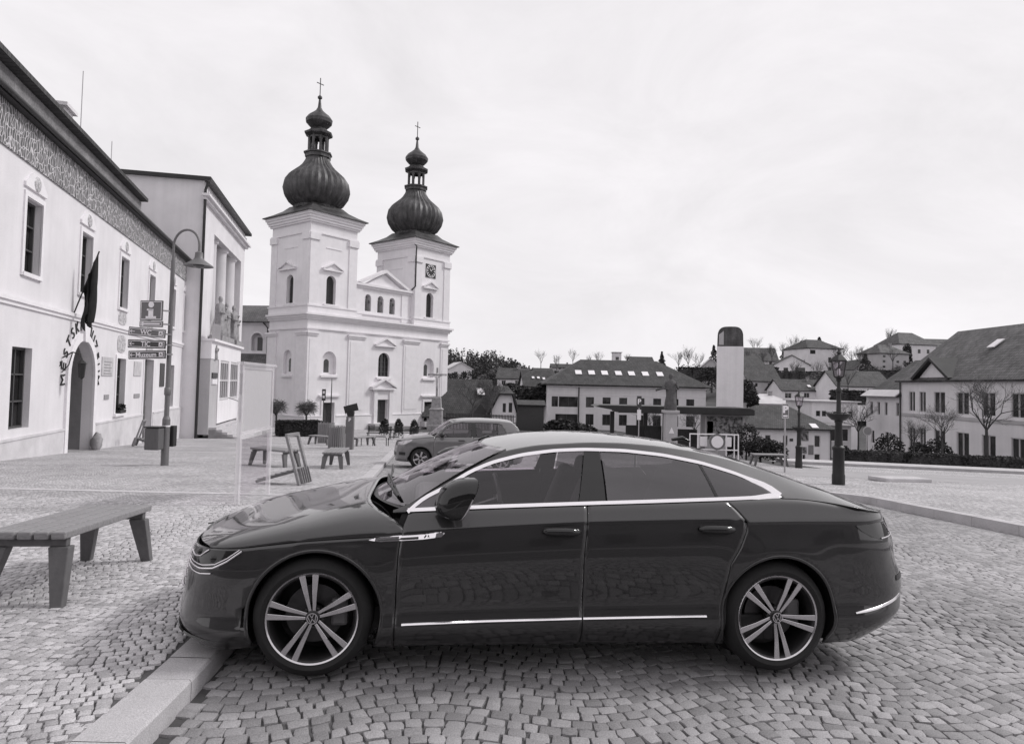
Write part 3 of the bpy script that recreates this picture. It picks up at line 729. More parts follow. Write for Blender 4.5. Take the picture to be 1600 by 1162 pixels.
for sg in (-1, 1):
    fd, rd = door_of('front_door', sg), door_of('rear_door', sg)
    ribbon('sill_trim', poly_on([(.50, .312), (.985, .331), (1.55, .345)]), lambda t: .011, M_['chrome'], sg, fd)
    ribbon('sill_trim', poly_on([(1.56, .345), (2.32, .358)]), lambda t: .011, M_['chrome'], sg, rd)
    # side badge strip: bright frame with a dark slot and a letter
    ribbon('fender_trim', poly_on([(.295, .786), (.36, .789), (.47, .797), (.60, .807), (.70, .821), (.722, .829)]), lambda t: .006+.024*min(1, t*5)*min(1, (1-t)*7), M_['chrome'], sg, fd, .008)
    ribbon('trim_slot', poly_on([(.345, .787), (.47, .796), (.575, .804)]), .009, M_['blackp'], sg, fd, .014)
    if sg < 0:
        yy = c.Y(.64, .81)+.0115
        text('R', .020, M_['blackp'], fd, Matrix.Translation((.632, -yy, .811)) @ Matrix.Rotation(R_(90), 4, 'X') @ Matrix.Shear('XZ', 4, (0, 0)), 'badge_letter', .001)
        mbx = MB(); mbx.bar((.608, -yy, .803), (.618, -yy, .819), .006, .002, up=(0,1,0)); mbx.build('badge_slash', M_['blackp'], fd)
    for par, x0, z0 in ((fd, 1.308, .852), (rd, 2.269, .880)):
        h = MB(); yb = c.Y(x0+.1, z0)
        cup = MB(); rows = []
        for i in range(13):
            t = math.pi*2*i/12; rows.append((x0+.105+.092*math.cos(t), sg*(c.Y(x0+.105, z0-.022+.034*math.sin(t))+.0015), z0-.020+.032*math.sin(t)))
        cup.add(rows[:-1], [tuple(range(12))]); cup.build('handle_cup', M_['blackp'], par)
        h.tube([(x0, sg*(yb+.004), z0-.004), (x0+.02, sg*(yb+.032), z0), (x0+.07, sg*(yb+.044), z0+.003), (x0+.14, sg*(yb+.044), z0+.003), (x0+.19, sg*(yb+.032), z0), (x0+.212, sg*(yb+.004), z0-.003)], [.016, .022, .023, .023, .022, .015], 10)
        h.build('door_handle', M_['gloss'], par, smooth=70)
    # mirror
    yb = c.G(.72, .965)
    mi = MB(); prof = []
    for i in range(9):
        u = i/8; xx = -.085+.17*u; q = math.sqrt(max(0, 1-(1-u)**2.4))
        ring = []
        for k in range(20):
            t = 2*math.pi*k/20; ct, st = math.cos(t), math.sin(t)
            ry = .115*q*abs(ct)**.75*(1 if ct > 0 else -1); rz = (.105 if st > 0 else .135)*q*abs(st)**.75*(1 if st > 0 else -1)
            ring.append((.755+xx+.035*(rz/.09)+.03*(ry/.115), sg*(.985+ry), 1.055+rz))
        prof.append(ring+[ring[0]])
    mi.grid(prof); mi.add([prof[-1][k] for k in range(20)], [tuple(range(20))])
    mo = mi.build('door_mirror', M_['gloss'], fd, smooth=50, weld=True)
    ft = MB(); ft.bar((.71, sg*(yb-.01), .968), (.745, sg*.935, 1.005), .10, .05); ft.build('mirror_foot', M_['gloss'], mo, bevel=.012)
    gl = MB(); gl.add([(p[0]+.003, sg*.985+(p[1]-sg*.985)*.88, 1.055+(p[2]-1.055)*.86) for p in prof[-1][:20]], [tuple(range(20))]); gl.build('mirror_glass', M_['chrome'], mo)
    lip = MB(); lip.tube([(p[0]-.004, p[1], p[2]) for p in prof[-1][10:21]], .005, 6); lip.build('mirror_lip', M_['alloy'], mo, smooth=60)
    # headlamp: dark lens let into the corner with two bright light guides
    def onw(x, z, o=.004):
        return (x-o*.6 if x < -.6 else x, sg*(c.Y(x, z)+o), z)
    top = [(-.40, .714), (-.48, .708), (-.56, .702), (-.64, .694), (-.70, .684), (-.745, .674)]
    bot = [(-.40, .708), (-.48, .655), (-.56, .612), (-.64, .597), (-.70, .597), (-.752, .600)]
    rows = []
    for k in range(7):
        f = k/6; rows.append([onw(a[0]+(b[0]-a[0])*f, a[1]+(b[1]-a[1])*f) for a, b in zip(top, bot)])
    hl = MB().grid(rows).build('headlight', M_['lens'], car, smooth=60)
    for pts, r in (([(-.402, .710), (-.48, .652), (-.56, .609), (-.64, .594), (-.70, .594), (-.76, .598)], .0055), ([(-.415, .716), (-.48, .668), (-.55, .630), (-.63, .613), (-.70, .611), (-.755, .614)], .0035), ([(-.60, .698), (-.655, .655), (-.70, .642), (-.752, .646)], .0045), ([(-.57, .578), (-.64, .566), (-.70, .566), (-.762, .574)], .004)):
        g = MB(); g.tube([onw(x, z, .006) for x, z in poly_on(pts, 5)], r, 6); g.build('light_guide', M_['chrome'], hl, smooth=70)
    for xx, zz in ((-.665, .668), (-.56, .655)):
        l = MB(); l.ball(onw(xx, zz, -.006), .028, .02, .024, 12, 8); l.build('headlight_lens', M_['gloss'], hl, smooth=180)
    # tail lamp
    top = [(3.30, .905), (3.42, .915), (3.52, .915), (3.60, .912), (3.68, .905), (3.73, .90)]; bot = [(3.34, .872), (3.42, .835), (3.50, .815), (3.58, .815), (3.66, .818), (3.715, .822)]
    rows = []
    for k in range(7):
        f = k/6; rows.append([(x_ := a[0]+(b[0]-a[0])*f, sg*(c.Y(a[0]+(b[0]-a[0])*f, a[1]+(b[1]-a[1])*f)+.004), a[1]+(b[1]-a[1])*f) for a, b in zip(top, bot)])
    tl = MB().grid(rows).build('taillight', M_['lens'], car, smooth=60)
    for pts in ([(3.50, .822), (3.58, .824), (3.66, .827), (3.71, .829)], [(3.57, .905), (3.64, .845), (3.69, .842)]):
        g = MB(); g.tube([(x, sg*(c.Y(x, z)+.006), z) for x, z in poly_on(pts, 4)], .005, 6); g.build('light_guide', M_['alloy'], tl, smooth=70)
    ribbon('bumper_trim', poly_on([(3.30, .372), (3.45, .392), (3.60, .418), (3.72, .44)]), lambda t: .008+.007*min(1, t*6), M_['alloy'], sg, car, .006)
    ref = MB(); rows = []
    for k in range(3): rows.append([(x, sg*(c.Y(x, .555+.018*(k-1))+.003), .555+.018*(k-1)) for x in (3.66, 3.70, 3.74, 3.78)])
    MB().grid(rows).build('reflector', M_['alloyd'], car)
    # arch lips
    for cx, cz, r in c.arch:
        l = MB(); pts = []
        for a in range(49):
            t = R_(-22+224*a/48); x, z = cx+r*math.cos(t), max(cz+r*math.sin(t), .17); pts.append((x, sg*(c.Y(x, z)-.010), z))
        l.tube(pts, .013, 8); l.build('arch_lip', M_['paint'], car, smooth=60)
# grille bars round the nose, splitter, wipers, rear spoiler lip
for z in (.44, .49, .54, .59, .635):
    g = MB(); pts = []
    for i in range(25):
        t = i/24*2-1; ph = (1-abs(t)*.42)*math.pi/2; e = 2/c.p; L_ = c.xf0-c.xn(z)
        pts.append((c.xf0-L_*math.sin(ph)**e-.008, (1 if t > 0 else -1)*.90*math.cos(ph)**e, z))
    g.tube(pts, .007, 6); g.build('grille_bar', M_['chrome'], car, smooth=70)
sp = MB(); rows = [[], []]
for i in range(41):
    t = i/40*2-1; ph = (1-abs(t)*.97)*math.pi/2; e = 2/c.p; L_ = c.xf0-c.xn(.2)
    for k in (0, 1): rows[k].append((c.xf0-(L_+.035*k)*math.sin(ph)**e, (1 if t > 0 else -1)*(.86+.03*k)*math.cos(ph)**e, .175+.02*k))
sp.grid(rows); sp.build('front_splitter', M_['gloss'], car, solid=.012)
for y0, y1 in ((-.62, .02), (-.02, .60)):
    w = MB(); xa = .42 if y0 < -.3 else .32
    w.tube([(xa+.02, y0, .985), (.36, (y0+y1)/2, 1.022), (.34, y1, 1.035)], [.010, .008, .006], 6); w.tube([(.45 if y0 < -.3 else .36, y0-.02, .985), (.34, y1+.05, 1.03)], .006, 6); w.build('wiper', M_['blackp'], car, smooth=60)
cw = MB(); rows = []
for i in range(21):
    t = i/20*2-1; k = abs(t); x = .25+.25*k*k; z = c.hc(.25)-.005+(.955-c.hc(.25)-.004)*k**2.4
    rows.append([(x-.005, t*.80, z-.01), (x+.05, t*.79, z+.012)])
cw.grid(rows); cw.build('cowl', M_['blackp'], car)
aer = MB(); aer.tube([(2.42, 0, 1.345), (2.5, 0, 1.36), (2.56, 0, 1.335)], [.012, .016, .006], 8); aer.build('roof_aerial', M_['gloss'], car, smooth=60)
# ---------------------------------------------------------------- ground, pavings, kerbs
def nonuni(a, b, fine0, fine1, step, far):
    out = []; x = a
    while x < b:
        out.append(x)
        d = 0 if fine0 <= x <= fine1 else (fine0-x if x < fine0 else x-fine1)
        x += step+d*far
    out.append(b); return out
xs_ = nonuni(-900, 900, -30, 60, 3., .12); ys_ = nonuni(-120, 1500, -10, 130, 3., .10)
def kerb_x(Y): return float(np.interp(Y, [-30, 0, 3.4, 4.1, 14.3, 18.2, 27.1, 40, 60], [-1.3, -1.55, -1.73, -1.79, -3.11, -3.64, -4.83, -6.5, -9.2]))
def kerb2_x(Y): return float(np.interp(Y, [-30, 0, 12.36, 13.5, 15.24, 17, 20, 24, 30], [9.4, 9.0, 8.28, 8.22, 8.20, 7.2, 5.0, 2.5, 1.0]))
def groundz(x, y):
    z = hillz(x, y)-.25
    return z
go = MB().grid([[(x, y, groundz(x, y)) for x in xs_] for y in ys_]).build('ground', M_['grass'], smooth=180, recalc=False); tag(go, kind='structure')
yy = nonuni(-14, 66, -14, 40, 1., .03)
sq = []
for y in yy:
    x1 = kerb_x(y)-.14; sq.append([(x1-t*(x1+34), y, zsq(0, y)) for t in [i/24 for i in range(25)]])
o = MB().grid(sq).build('square_paving', M_['cobl'], smooth=180); tag(o, kind='structure')
pk = []
for y in yy:
    x0 = kerb_x(y)+.12; x1 = max(kerb2_x(y)-.1, x0+4) if y < 30 else 14
    pk.append([(x0+(x1-x0)*t, y, zpk(x0+(x1-x0)*t, y)) for t in [i/24 for i in range(25)]])
o = MB().grid(pk).build('parking_paving', M_['cobd'], smooth=180); tag(o, kind='structure')
il = []
for y in nonuni(-14, 33.6, -14, 40, 1., 0):
    x0 = kerb2_x(y)+.1 if y < 30 else 14; il.append([(x0+(46-x0)*t, y, zisl(x0+(46-x0)*t, y)) for t in [i/24 for i in range(25)]])
o = MB().grid(il).build('island_paving', M_['cobi'], smooth=180); tag(o, kind='structure')
# smooth roadway crossing behind the island, lighter gutter strips
rd = [[(x, 23.2+.10*(x-9)+dy*(4.6), zisl(x, 23.2+.10*(x-9)+dy*4.6)+.004) for x in np.linspace(10, 46, 20)] for dy in (0, .33, .66, 1)]
tag(MB().grid(rd).build('road', M_['asphalt'], smooth=180), kind='structure')
gs = [[(x, y, zsq(0, y)+.004) for y in (11.62, 11.86)] for x in np.linspace(-16, -3.0, 14)]
tag(MB().grid(gs).build('paving_strip', M_['stonel'], smooth=180), kind='structure')
gs = [[(x, y+.13*(x+17)*.6, zsq(0, y+.13*(x+17)*.6)+.004) for y in (25.6, 25.95)] for x in np.linspace(-20, -5.2, 14)]
tag(MB().grid(gs).build('paving_strip', M_['stonel'], smooth=180), kind='structure')
pw = [[(x, y, zisl(x, y)+.004) for y in (35.5, 36.6)] for x in np.linspace(14, 60, 14)]
tag(MB().grid(pw).build('pavement', M_['asphalt'], smooth=180), kind='structure')

def kerb(name, fx, y0, y1, wl, wr, zt, drop, seg, label=None, m='granite'):
    """granite kerb of separate blocks with open joints (one run of kerb)"""
    mb = MB(); y = y0; rg = random.Random(3)
    while y < y1-.05:
        e = min(y+seg*rg.uniform(.9, 1.1), y1); n = 3
        for i in range(n):
            a, b = y+(e-y)*i/n+(.004 if i == 0 else 0), y+(e-y)*(i+1)/n-(.004 if i == n-1 else 0); q = rg.uniform(-.002, .002)
            P = lambda yy, dx, dz: (fx(yy)+dx, yy, zt(fx(yy), yy)+dz+q)
            vs = [P(a, -wl, -drop), P(a, -wl, .0), P(a, wr-.012, .0), P(a, wr, -.012), P(a, wr, -drop)]; vs += [P(b, -wl, -drop), P(b, -wl, .0), P(b, wr-.012, .0), P(b, wr, -.012), P(b, wr, -drop)]
            fs = [(k, k+1, k+6, k+5) for k in range(4)]
            if i == 0: fs.append((4, 3, 2, 1, 0))
            if i == n-1: fs.append((5, 6, 7, 8, 9))
            mb.add(vs, fs)
        y = e
    o = mb.build(name, M_[m], smooth=30, weld=True); tag(o, kind='structure'); return o
kerb('kerb', kerb_x, -12, 64, .14, .10, lambda x, y: zsq(x, y)+.010, .35, .95)
kerb('kerb', kerb2_x, -12, 29, .10, .15, lambda x, y: zisl(x+.2, y)+.010, .35, .95)
# kerb of the far pavement and a low traffic island
mb = MB()
xs2 = np.linspace(14, 60, 40)
rows = [[(x, 34.0+dy, zisl(x, 34.0)+dz) for dy, dz in ((-.02, -.1), (0, .13), (.25, .13), (1.5, .12), (1.5, -.1))] for x in xs2]
tag(mb.grid(rows).build('kerb', M_['granite'], smooth=20), kind='structure')
p = hit(1375, 752, zisl); q2 = hit(1447, 753, zisl)
mb = MB(); mb.bar((p.x, p.y+.2, zisl(p.x, p.y)+.06), (q2.x, q2.y+.2, zisl(q2.x, q2.y)+.06), .7, .14)
tag(mb.build('traffic_island', M_['granite'], bevel=.03), kind='structure')

# modelled setts in the foreground (bowed courses)
def setts(name, region, zf, pitch, arc, amp, m, seed, h=.016, yr=(1.2, 12), xr=(-8, 8)):
    rg = np.random.default_rng(seed); V = []; Fc = []; n = 0
    ca, sa = math.cos(R_(7.1)), math.sin(R_(7.1))
    smax = int(16/pitch)
    for r in range(int(-2/pitch), int((yr[1]+4)/pitch)):
        off = (r % 2)*.5; x = -11.+off*pitch; w = 0
        while x < 11:
            w = pitch*rg.uniform(.82, 1.28)
            cx = x+w/2; x += w
            v = r*pitch+amp*math.cos(2*math.pi*cx/arc)+rg.uniform(-.1, .1)*pitch
            X = cx*ca-v*sa; Y = cx*sa+v*ca
            if not (yr[0] < Y < yr[1] and xr[0] < X < xr[1] and region(X, Y)): continue
            dvdx = -amp*2*math.pi/arc*math.sin(2*math.pi*cx/arc)
            ux = Vector((1, dvdx)).normalized(); uy = Vector((-ux.y, ux.x)) if abs(dvdx) < .35 else Vector((-ux.y*.6, 1)).normalized()
            hw, hh = w*.5-.003, pitch*.5-.003; tz = rg.normal(0, .002); tx, ty = rg.normal(0, .02, 2); j = pitch*.055
            z0 = zf(X, Y); rings = []
            cor = [(-1,-1),(0,-1.04),(1,-1),(1.04,0),(1,1),(0,1.04),(-1,1),(-1.04,0)]
            jit = [(rg.uniform(-j, j), rg.uniform(-j, j)) for _ in cor]
            for kk, dz in ((1., -.03), (.98, -.004), (.945, .0005), (.84, .0025)):
                for (a, b), (ja, jb) in zip(cor, jit):
                    q = .955 if a*b != 0 and abs(a) == 1 and abs(b) == 1 else 1.
                    lx, ly = (a*hw*q+ja)*kk, (b*hh*q+jb)*kk
                    gx = ux.x*lx+uy.x*ly; gy = ux.y*lx+uy.y*ly
                    px, py = cx+gx, v+gy
                    V.append((px*ca-py*sa, px*sa+py*ca, z0+dz+tz+tx*lx+ty*ly))
            for a in range(3):
                for k in range(8): Fc.append((n+a*8+k, n+a*8+(k+1) % 8, n+a*8+8+(k+1) % 8, n+a*8+8+k))
            Fc.append(tuple(n+24+k for k in range(8))); n += 32
    me = bpy.data.meshes.new(name); me.from_pydata(V, [], Fc); me.polygons.foreach_set('use_smooth', [True]*len(me.polygons)); me.set_sharp_from_angle(angle=R_(38))
    o = bpy.data.objects.new(name, me); COL.objects.link(o); me.materials.append(m)
    return o
def settmat(name, v):
    m = mat(name, v, .72, var=.0, scale=5, fine=150, fvar=.28, bmp=.35, bd=.004); nt = m.node_tree; bs = nt.nodes['Principled BSDF']; L = nt.links.new
    old = bs.inputs['Base Color'].links[0].from_socket
    ge = nt.nodes.new('ShaderNodeNewGeometry'); r = ramp(nt, ge.outputs['Random Per Island'], (.70,.70,.70,1), (1.22,1.22,1.22,1), 0., 1.)
    tcn = nt.nodes.new('ShaderNodeTexCoord'); nz = N(nt, 'TexNoise', Scale=.6, Detail=5.); L(tcn.outputs['Object'], nz.inputs['Vector'])
    c = mix(nt, 1., old, r, 'MULTIPLY'); c = mix(nt, 1., c, ramp(nt, nz.outputs[0], (.78,.78,.78,1), (1.15,1.15,1.15,1)), 'MULTIPLY')
    L(c, bs.inputs['Base Color']); return m
YN = 10.5
s1 = setts('cobblestones', lambda X, Y: kerb_x(Y)+.13 < X < kerb2_x(Y)-.12, lambda X, Y: zpk(X, Y)+.014, .088, 1.9, .12, settmat('granite_sett', .31), 1, yr=(1.2, YN), xr=(-4, 9.2)); tag(s1, kind='stuff', label='dark granite setts of the parking bay in bowed courses', cat='cobblestones')
s2 = setts('cobblestones', lambda X, Y: X < kerb_x(Y)-.16, lambda X, Y: zsq(X, Y)+.014, .060, 1.3, .07, settmat('pale_granite_sett', .46), 2, yr=(2.2, YN), xr=(-9.5, 0)); tag(s2, kind='stuff', label='small pale setts of the raised square left of the kerb', cat='cobblestones')
# bed of joint sand under the modelled setts
sd1 = MB().grid([[(kerb_x(y)+.1+(kerb2_x(y)-.1-kerb_x(y)-.1)*t/12, y, zpk(kerb_x(y)+.1+(kerb2_x(y)-.1-kerb_x(y)-.1)*t/12, y)+.005) for t in range(13)] for y in np.linspace(-6, YN, 20)]).build('joint_sand', M_['sand'], smooth=180); tag(sd1, kind='structure')
sd2 = MB().grid([[(kerb_x(y)-.14-(9.4)*t/8, y, zsq(0, y)+.005) for t in range(9)] for y in np.linspace(-6, YN, 20)]).build('joint_sand', M_['sand'], smooth=180); tag(sd2, kind='structure')
# ---------------------------------------------------------------- plants
def leafcloud(mb, c, rx, ry, rz, n, size, rg, shape='ball', lump=6):
    c = Vector(c); cl = [(rg.uniform(0, 2*math.pi), rg.uniform(-1, 1), rg.uniform(.75, 1.12)) for _ in range(lump)]
    for _ in range(n):
        t = rg.uniform(0, 2*math.pi); h = rg.uniform(-1, 1); r = rg.uniform(.35, 1)**.5
        if shape == 'cone':
            h01 = rg.random()**1.5; q = (1-h01)**.8*(.75+.25*math.sin(h01*22+t*2)); p = Vector((math.cos(t)*rx*q*r, math.sin(t)*ry*q*r, rz*(2*h01-1)))
        elif shape == 'bush':
            q = math.sqrt(max(0, 1-max(h, -.2)**2)); l = 1
            for a, b, k in cl: l *= 1-.22*(1-k)*0+(k-1)*math.exp(-((math.cos(t-a)-1)**2*3+(h-b)**2*3))
            p = Vector((math.cos(t)*rx*q*r*l, math.sin(t)*ry*q*r*l, rz*h*l*r))
        elif shape == 'box':
            p = Vector((rg.uniform(-1, 1)*rx, rg.uniform(-1, 1)*ry, rg.uniform(-1, 1)*rz)); ax = rg.choice((0, 1, 2, 2))
            v = [p.x/rx, p.y/ry, p.z/rz]; v[ax] = (1 if rg.random() < .5 or ax == 2 else -1)*rg.uniform(.85, 1.08); p = Vector((v[0]*rx, v[1]*ry, v[2]*rz))
        else:
            q = math.sqrt(1-h*h); p = Vector((math.cos(t)*rx*q*r, math.sin(t)*ry*q*r, rz*h*r))
        a = Vector((rg.gauss(0,1), rg.gauss(0,1), rg.gauss(0,.6))).normalized(); b = a.cross(Vector((rg.gauss(0,1), rg.gauss(0,1), rg.gauss(0,1)))).normalized()
        s = size*rg.uniform(.6, 1.4); p = p+c
        mb.add([p-a*s, p+b*s*.5, p+a*s, p-b*s*.5], [(0,1,2,3)])
def branches(mb, p, d, ln, r, depth, rg, tw, spread=.55, up=.12, kids=(2, 4)):
    p = Vector(p); d = Vector(d).normalized(); pts = [p]; q = p
    for i in range(3):
        d = (d+Vector((rg.gauss(0,.10), rg.gauss(0,.10), rg.gauss(0,.06)+up*.3))).normalized(); q = q+d*ln/3; pts.append(q)
    (mb if depth > 2 else tw).tube(pts, [r, r*.85, r*.72, r*.6], 6 if depth > 3 else (4 if depth > 1 else 3), cap=False)
    if depth <= 0: return
    for k in range(rg.randint(*kids)+(1 if depth < 3 else 0)):
        i = rg.choice((1, 2, 3, 3)); a = rg.uniform(0, 2*math.pi); e = Vector((math.cos(a), math.sin(a), 0)); e = (e-d*e.dot(d)).normalized()
        branches(mb, pts[i], d*(1-spread*.5)+e*spread*rg.uniform(.7, 1.3)+Vector((0,0,up)), ln*rg.uniform(.6, .85), r*.58, depth-1, rg, tw, spread, up, kids)
def bare_tree(label, loc, h, seed, group=None, name='bare_tree', trunk=.35, spread=.6, depth=5, r=None, m='twig', cat='tree', ln=None, up=.12):
    rg = random.Random(seed); t = thing(name, label, cat, loc, 0, group); b = MB(); tw = MB(); th = h*trunk; r = r or h*.018
    b.tube([(0,0,-.3), (rg.gauss(0,.02)*h*.2, 0, th*.5), (0, rg.gauss(0,.02)*h*.2, th)], [r*1.3, r*1.1, r], 8)
    for k in range(5):
        a = 2*math.pi*k/5+rg.uniform(-.4, .4); branches(b, (0,0,th*rg.uniform(.85, 1.)), (math.cos(a)*spread, math.sin(a)*spread, 1), ln or h*.24, r*.62, depth-1, rg, tw, spread, up)
    b.build('trunk', M_['bark'], t, smooth=60, recalc=False); tw.build('crown', M_[m], t, recalc=False); return t
def evergreen(label, loc, rx, rz, n, seed, group=None, name='evergreen_bush', shape='bush', size=.10, m='ever', cat='bush'):
    rg = random.Random(seed); t = thing(name, label, cat, loc, 0, group); mb = MB()
    if shape == 'bush': leafcloud(mb, (0,0,rz*.62), rx, rx*.9, rz*.62, n, size, rg, 'bush', 9)
    else: leafcloud(mb, (0,0,rz*.55), rx, rx, rz*.5, n, size, rg, shape)
    mb.build('foliage', M_[m], t, recalc=False)
    s = MB(); s.tube([(0,0,-.2), (0,0,rz*.8)], [rx*.07+.01, rx*.03+.004], 6); s.build('stem', M_['bark'], t); return t
def hedge(label, a, b, w, h, n, seed, zf, m='hedge', size=.08):
    rg = random.Random(seed); a, b = Vector(a), Vector(b); t = thing('hedge', label, 'hedge', (a+b)/2); d = b-a; L = d.length
    ang = math.atan2(d.y, d.x); mb = MB(); k = max(1, int(L/2.5)); core = MB()
    for i in range(k):
        x = (i+.5)/k*L-L/2; p = (a+b)/2+d*(x/L); z = zf(p.x, p.y)-((a+b)/2).z
        leafcloud(mb, (x, 0, z+h/2), L/k/2*1.04, w/2, h/2, n//k, size, rg, 'box'); core.box(x-L/k/2*.97, x+L/k/2*.97, -w*.38, w*.38, z-.2, z+h*.88)
    t.rotation_euler = (0,0,ang)
    f = mb.build('foliage', M_[m], t, recalc=False); core.build('stems', M_['bark'], t); return t
# ---------------------------------------------------------------- wall helpers
def arch(a0, a1, h0, h1, n=12):
    r = (a1-a0)/2; c = (a0+a1)/2
    return [(a0, h0), (a1, h0)]+[(c+r*math.cos(math.pi*i/n), h1-r+r*math.sin(math.pi*i/n)) for i in range(n+1)]
def rect(a0, a1, h0, h1): return [(a0, h0), (a1, h0), (a1, h1), (a0, h1)]
def window(parent, P, a0, a1, h0, h1, d, nx=2, nz=2, fm='wframe', pm='pane', arched=False, name='window', fw=.07, pd=.05):
    """frame with glazing bars and, behind it, the pane; P(a, h, depth) -> local point"""
    mb = MB(); w = fw
    def bar(x0, x1, z0, z1): mb.add([P(x, z, q) for q in (d-.06, d+.04) for x, z in ((x0,z0),(x1,z0),(x1,z1),(x0,z1))], [(0,1,2,3), (7,6,5,4), (0,4,5,1), (1,5,6,2), (2,6,7,3), (3,7,4,0)])
    bar(a0, a0+w, h0, h1); bar(a1-w, a1, h0, h1); bar(a0+w, a1-w, h0, h0+w); bar(a0+w, a1-w, h1-w, h1)
    for i in range(1, nx): x = a0+(a1-a0)*i/nx; bar(x-w*.4, x+w*.4, h0+w, h1-w)
    for i in range(1, nz): z = h0+(h1-h0)*i/nz; bar(a0+w, a1-w, z-w*.35, z+w*.35)
    f = mb.build(name, M_[fm], parent)
    p = MB(); o = arch(a0, a1, h0, h1) if arched else rect(a0, a1, h0, h1)
    p.add([P(x, z, d+pd) for x, z in o], [tuple(range(len(o)))]); p.build('pane', M_[pm], f)
    return f
def slab(mb, P, a0, a1, h0, h1, d0, d1):
    return mb.add([P(x, z, q) for q in (d0, d1) for x, z in ((a0,h0),(a1,h0),(a1,h1),(a0,h1))], [(0,1,2,3), (7,6,5,4), (0,4,5,1), (1,5,6,2), (2,6,7,3), (3,7,4,0)])
def pediment(mb, P, a0, a1, h0, h1, out, t=.14):
    m = (a0+a1)/2
    slab(mb, P, a0, a1, h0-t, h0, -out, 0)
    for x0, x1 in ((a0, m), (a1, m)):
        A = [(x0, h0), (m, h1), (m, h1+t*1.2), (x0-(.1 if x0 < m else -.1), h0+t*.6)]
        mb.prism(A, lambda x, z: P(x, z, -out*1.1), lambda x, z: P(x, z, 0))
    mb.prism([(a0+.1, h0), (a1-.1, h0), (m, h1)], lambda x, z: P(x, z, -out*.35), lambda x, z: P(x, z, 0))
def figure(mb, P3, s, rg, h=1.7, lean=0.):
    """draped standing statue at local origin P3 (function of x,y,z)"""
    pr = [(.26,0),(.30,.05),(.27,.35),(.23,.7),(.25,1.0),(.27,1.25),(.22,1.42),(.08,1.48),(.075,1.53),(.11,1.6),(.12,1.68),(.08,1.77),(.0,1.8)]
    n = 14; vs = []; fs = []
    for i, (r, z) in enumerate(pr):
        for k in range(n):
            t = 2*math.pi*k/n; q = 1+(.13*math.sin(5*t+z*3) if z < 1.2 else 0)
            vs.append(P3(r*q*math.cos(t)*s+lean*z*s, r*.75*q*math.sin(t)*s, z*s*h/1.8))
    for i in range(len(pr)-1):
        for k in range(n): fs.append((i*n+k, i*n+(k+1) % n, (i+1)*n+(k+1) % n, (i+1)*n+k))
    mb.add(vs, fs)
    for q in (-1, 1):
        pts = [P3(q*.22*s+lean*1.3*s, 0, 1.36*s*h/1.8), P3(q*.34*s, -.06*s, 1.05*s*h/1.8), P3(q*.16*s, -.24*s, 1.02*s*h/1.8 if q < 0 else 1.3*s*h/1.8)]
        mb.tube(pts, [.085*s, .075*s, .055*s], 7)

# ---------------------------------------------------------------- the two-towered church
CB = -2.96; cc = at(475, 667, 68.); CW = 20.8
church = thing("church", "white baroque church with two towers under dark onion domes", "church", (cc.x, cc.y, CB), math.atan2(.791, .611))
PFr = lambda a, h, d: (a, d, h)               # front face, depth d inwards
PL = lambda a, h, d: (d, a, h)                # left face: a = distance back from the front corner
TW, TD, TH = 6.0, 6.8, 22.0
wl = MB()
fh = [rect(2.2, 3.6, .15, 2.46), rect(9.4, 11.05, .15, 2.72), rect(16.85, 18.35, .15, 2.46), arch(1.95, 3.7, 5.4, 7.8), arch(9.5, 11.2, 5.35, 8.05), arch(16.65, 18.4, 5.4, 7.75)]
wl.holes(rect(0, CW, -.8, 11.1), fh, PFr, .45)
wl.holes(rect(0, TD, -.8, 11.1), [arch(2.6, 4.0, 5.35, 7.85)], PL, .35)
wl.add([(CW, 0, -.8), (CW, TD, -.8), (CW, TD, 11.1), (CW, 0, 11.1)], [(0,1,2,3)]); wl.add([(0, TD, -.8), (CW, TD, -.8), (CW, TD, 11.1), (0, TD, 11.1)], [(0,1,2,3)])
wl.add([(0, 0, 11.08), (CW, 0, 11.08), (CW, TD, 11.08), (0, TD, 11.08)], [(0,1,2,3)]); wl.box(8, CW, TD+.01, 18, -.8, 11.2)
wall = wl.build('wall', M_['plaster'], church, recalc=False)
for P_, a_, b_, d_ in ((PFr, 1.9, 3.75, .46), (PFr, 16.6, 18.45, .46), (PL, 2.5, 4.1, .36)): bk = MB(); slab(bk, P_, a_, b_, 5.3, 7.9, d_, d_+.04); bk.build('niche_back', M_['plaster'], church)
for P, a0, a1, d in ((PFr, 2.45, 3.1, .455), (PFr, 17.1, 17.7, .455), (PL, 3.0, 3.5, .355)):
    m = MB(); o = arch(a0, a1, 5.6, 7.0); m.add([P(x, z, d-.012) for x, z in o], [tuple(range(len(o)))]); m.build('slit_window', M_['pane'], church)
window(church, PFr, 9.5, 11.2, 5.35, 8.05, .35, 3, 5, 'wframe', 'pane', True, fw=.09)
for a0, a1, h1 in ((2.2, 3.6, 2.46), (9.4, 11.05, 2.72), (16.85, 18.35, 2.46)):
    m = MB(); m.add([PFr(x, z, .4) for x, z in rect(a0, a1, .1, h1)], [(0,1,2,3)])
    mid = (a0+a1)/2
    for q in (-1, 1):
        for z0, z1 in ((.3, 1.1), (1.25, h1-.2)): slab(m, PFr, mid+q*.35-.24, mid+q*.35+.24, z0, z1, .36, .4)
    m.build('door', M_['woodd'], church)
tr = MB()
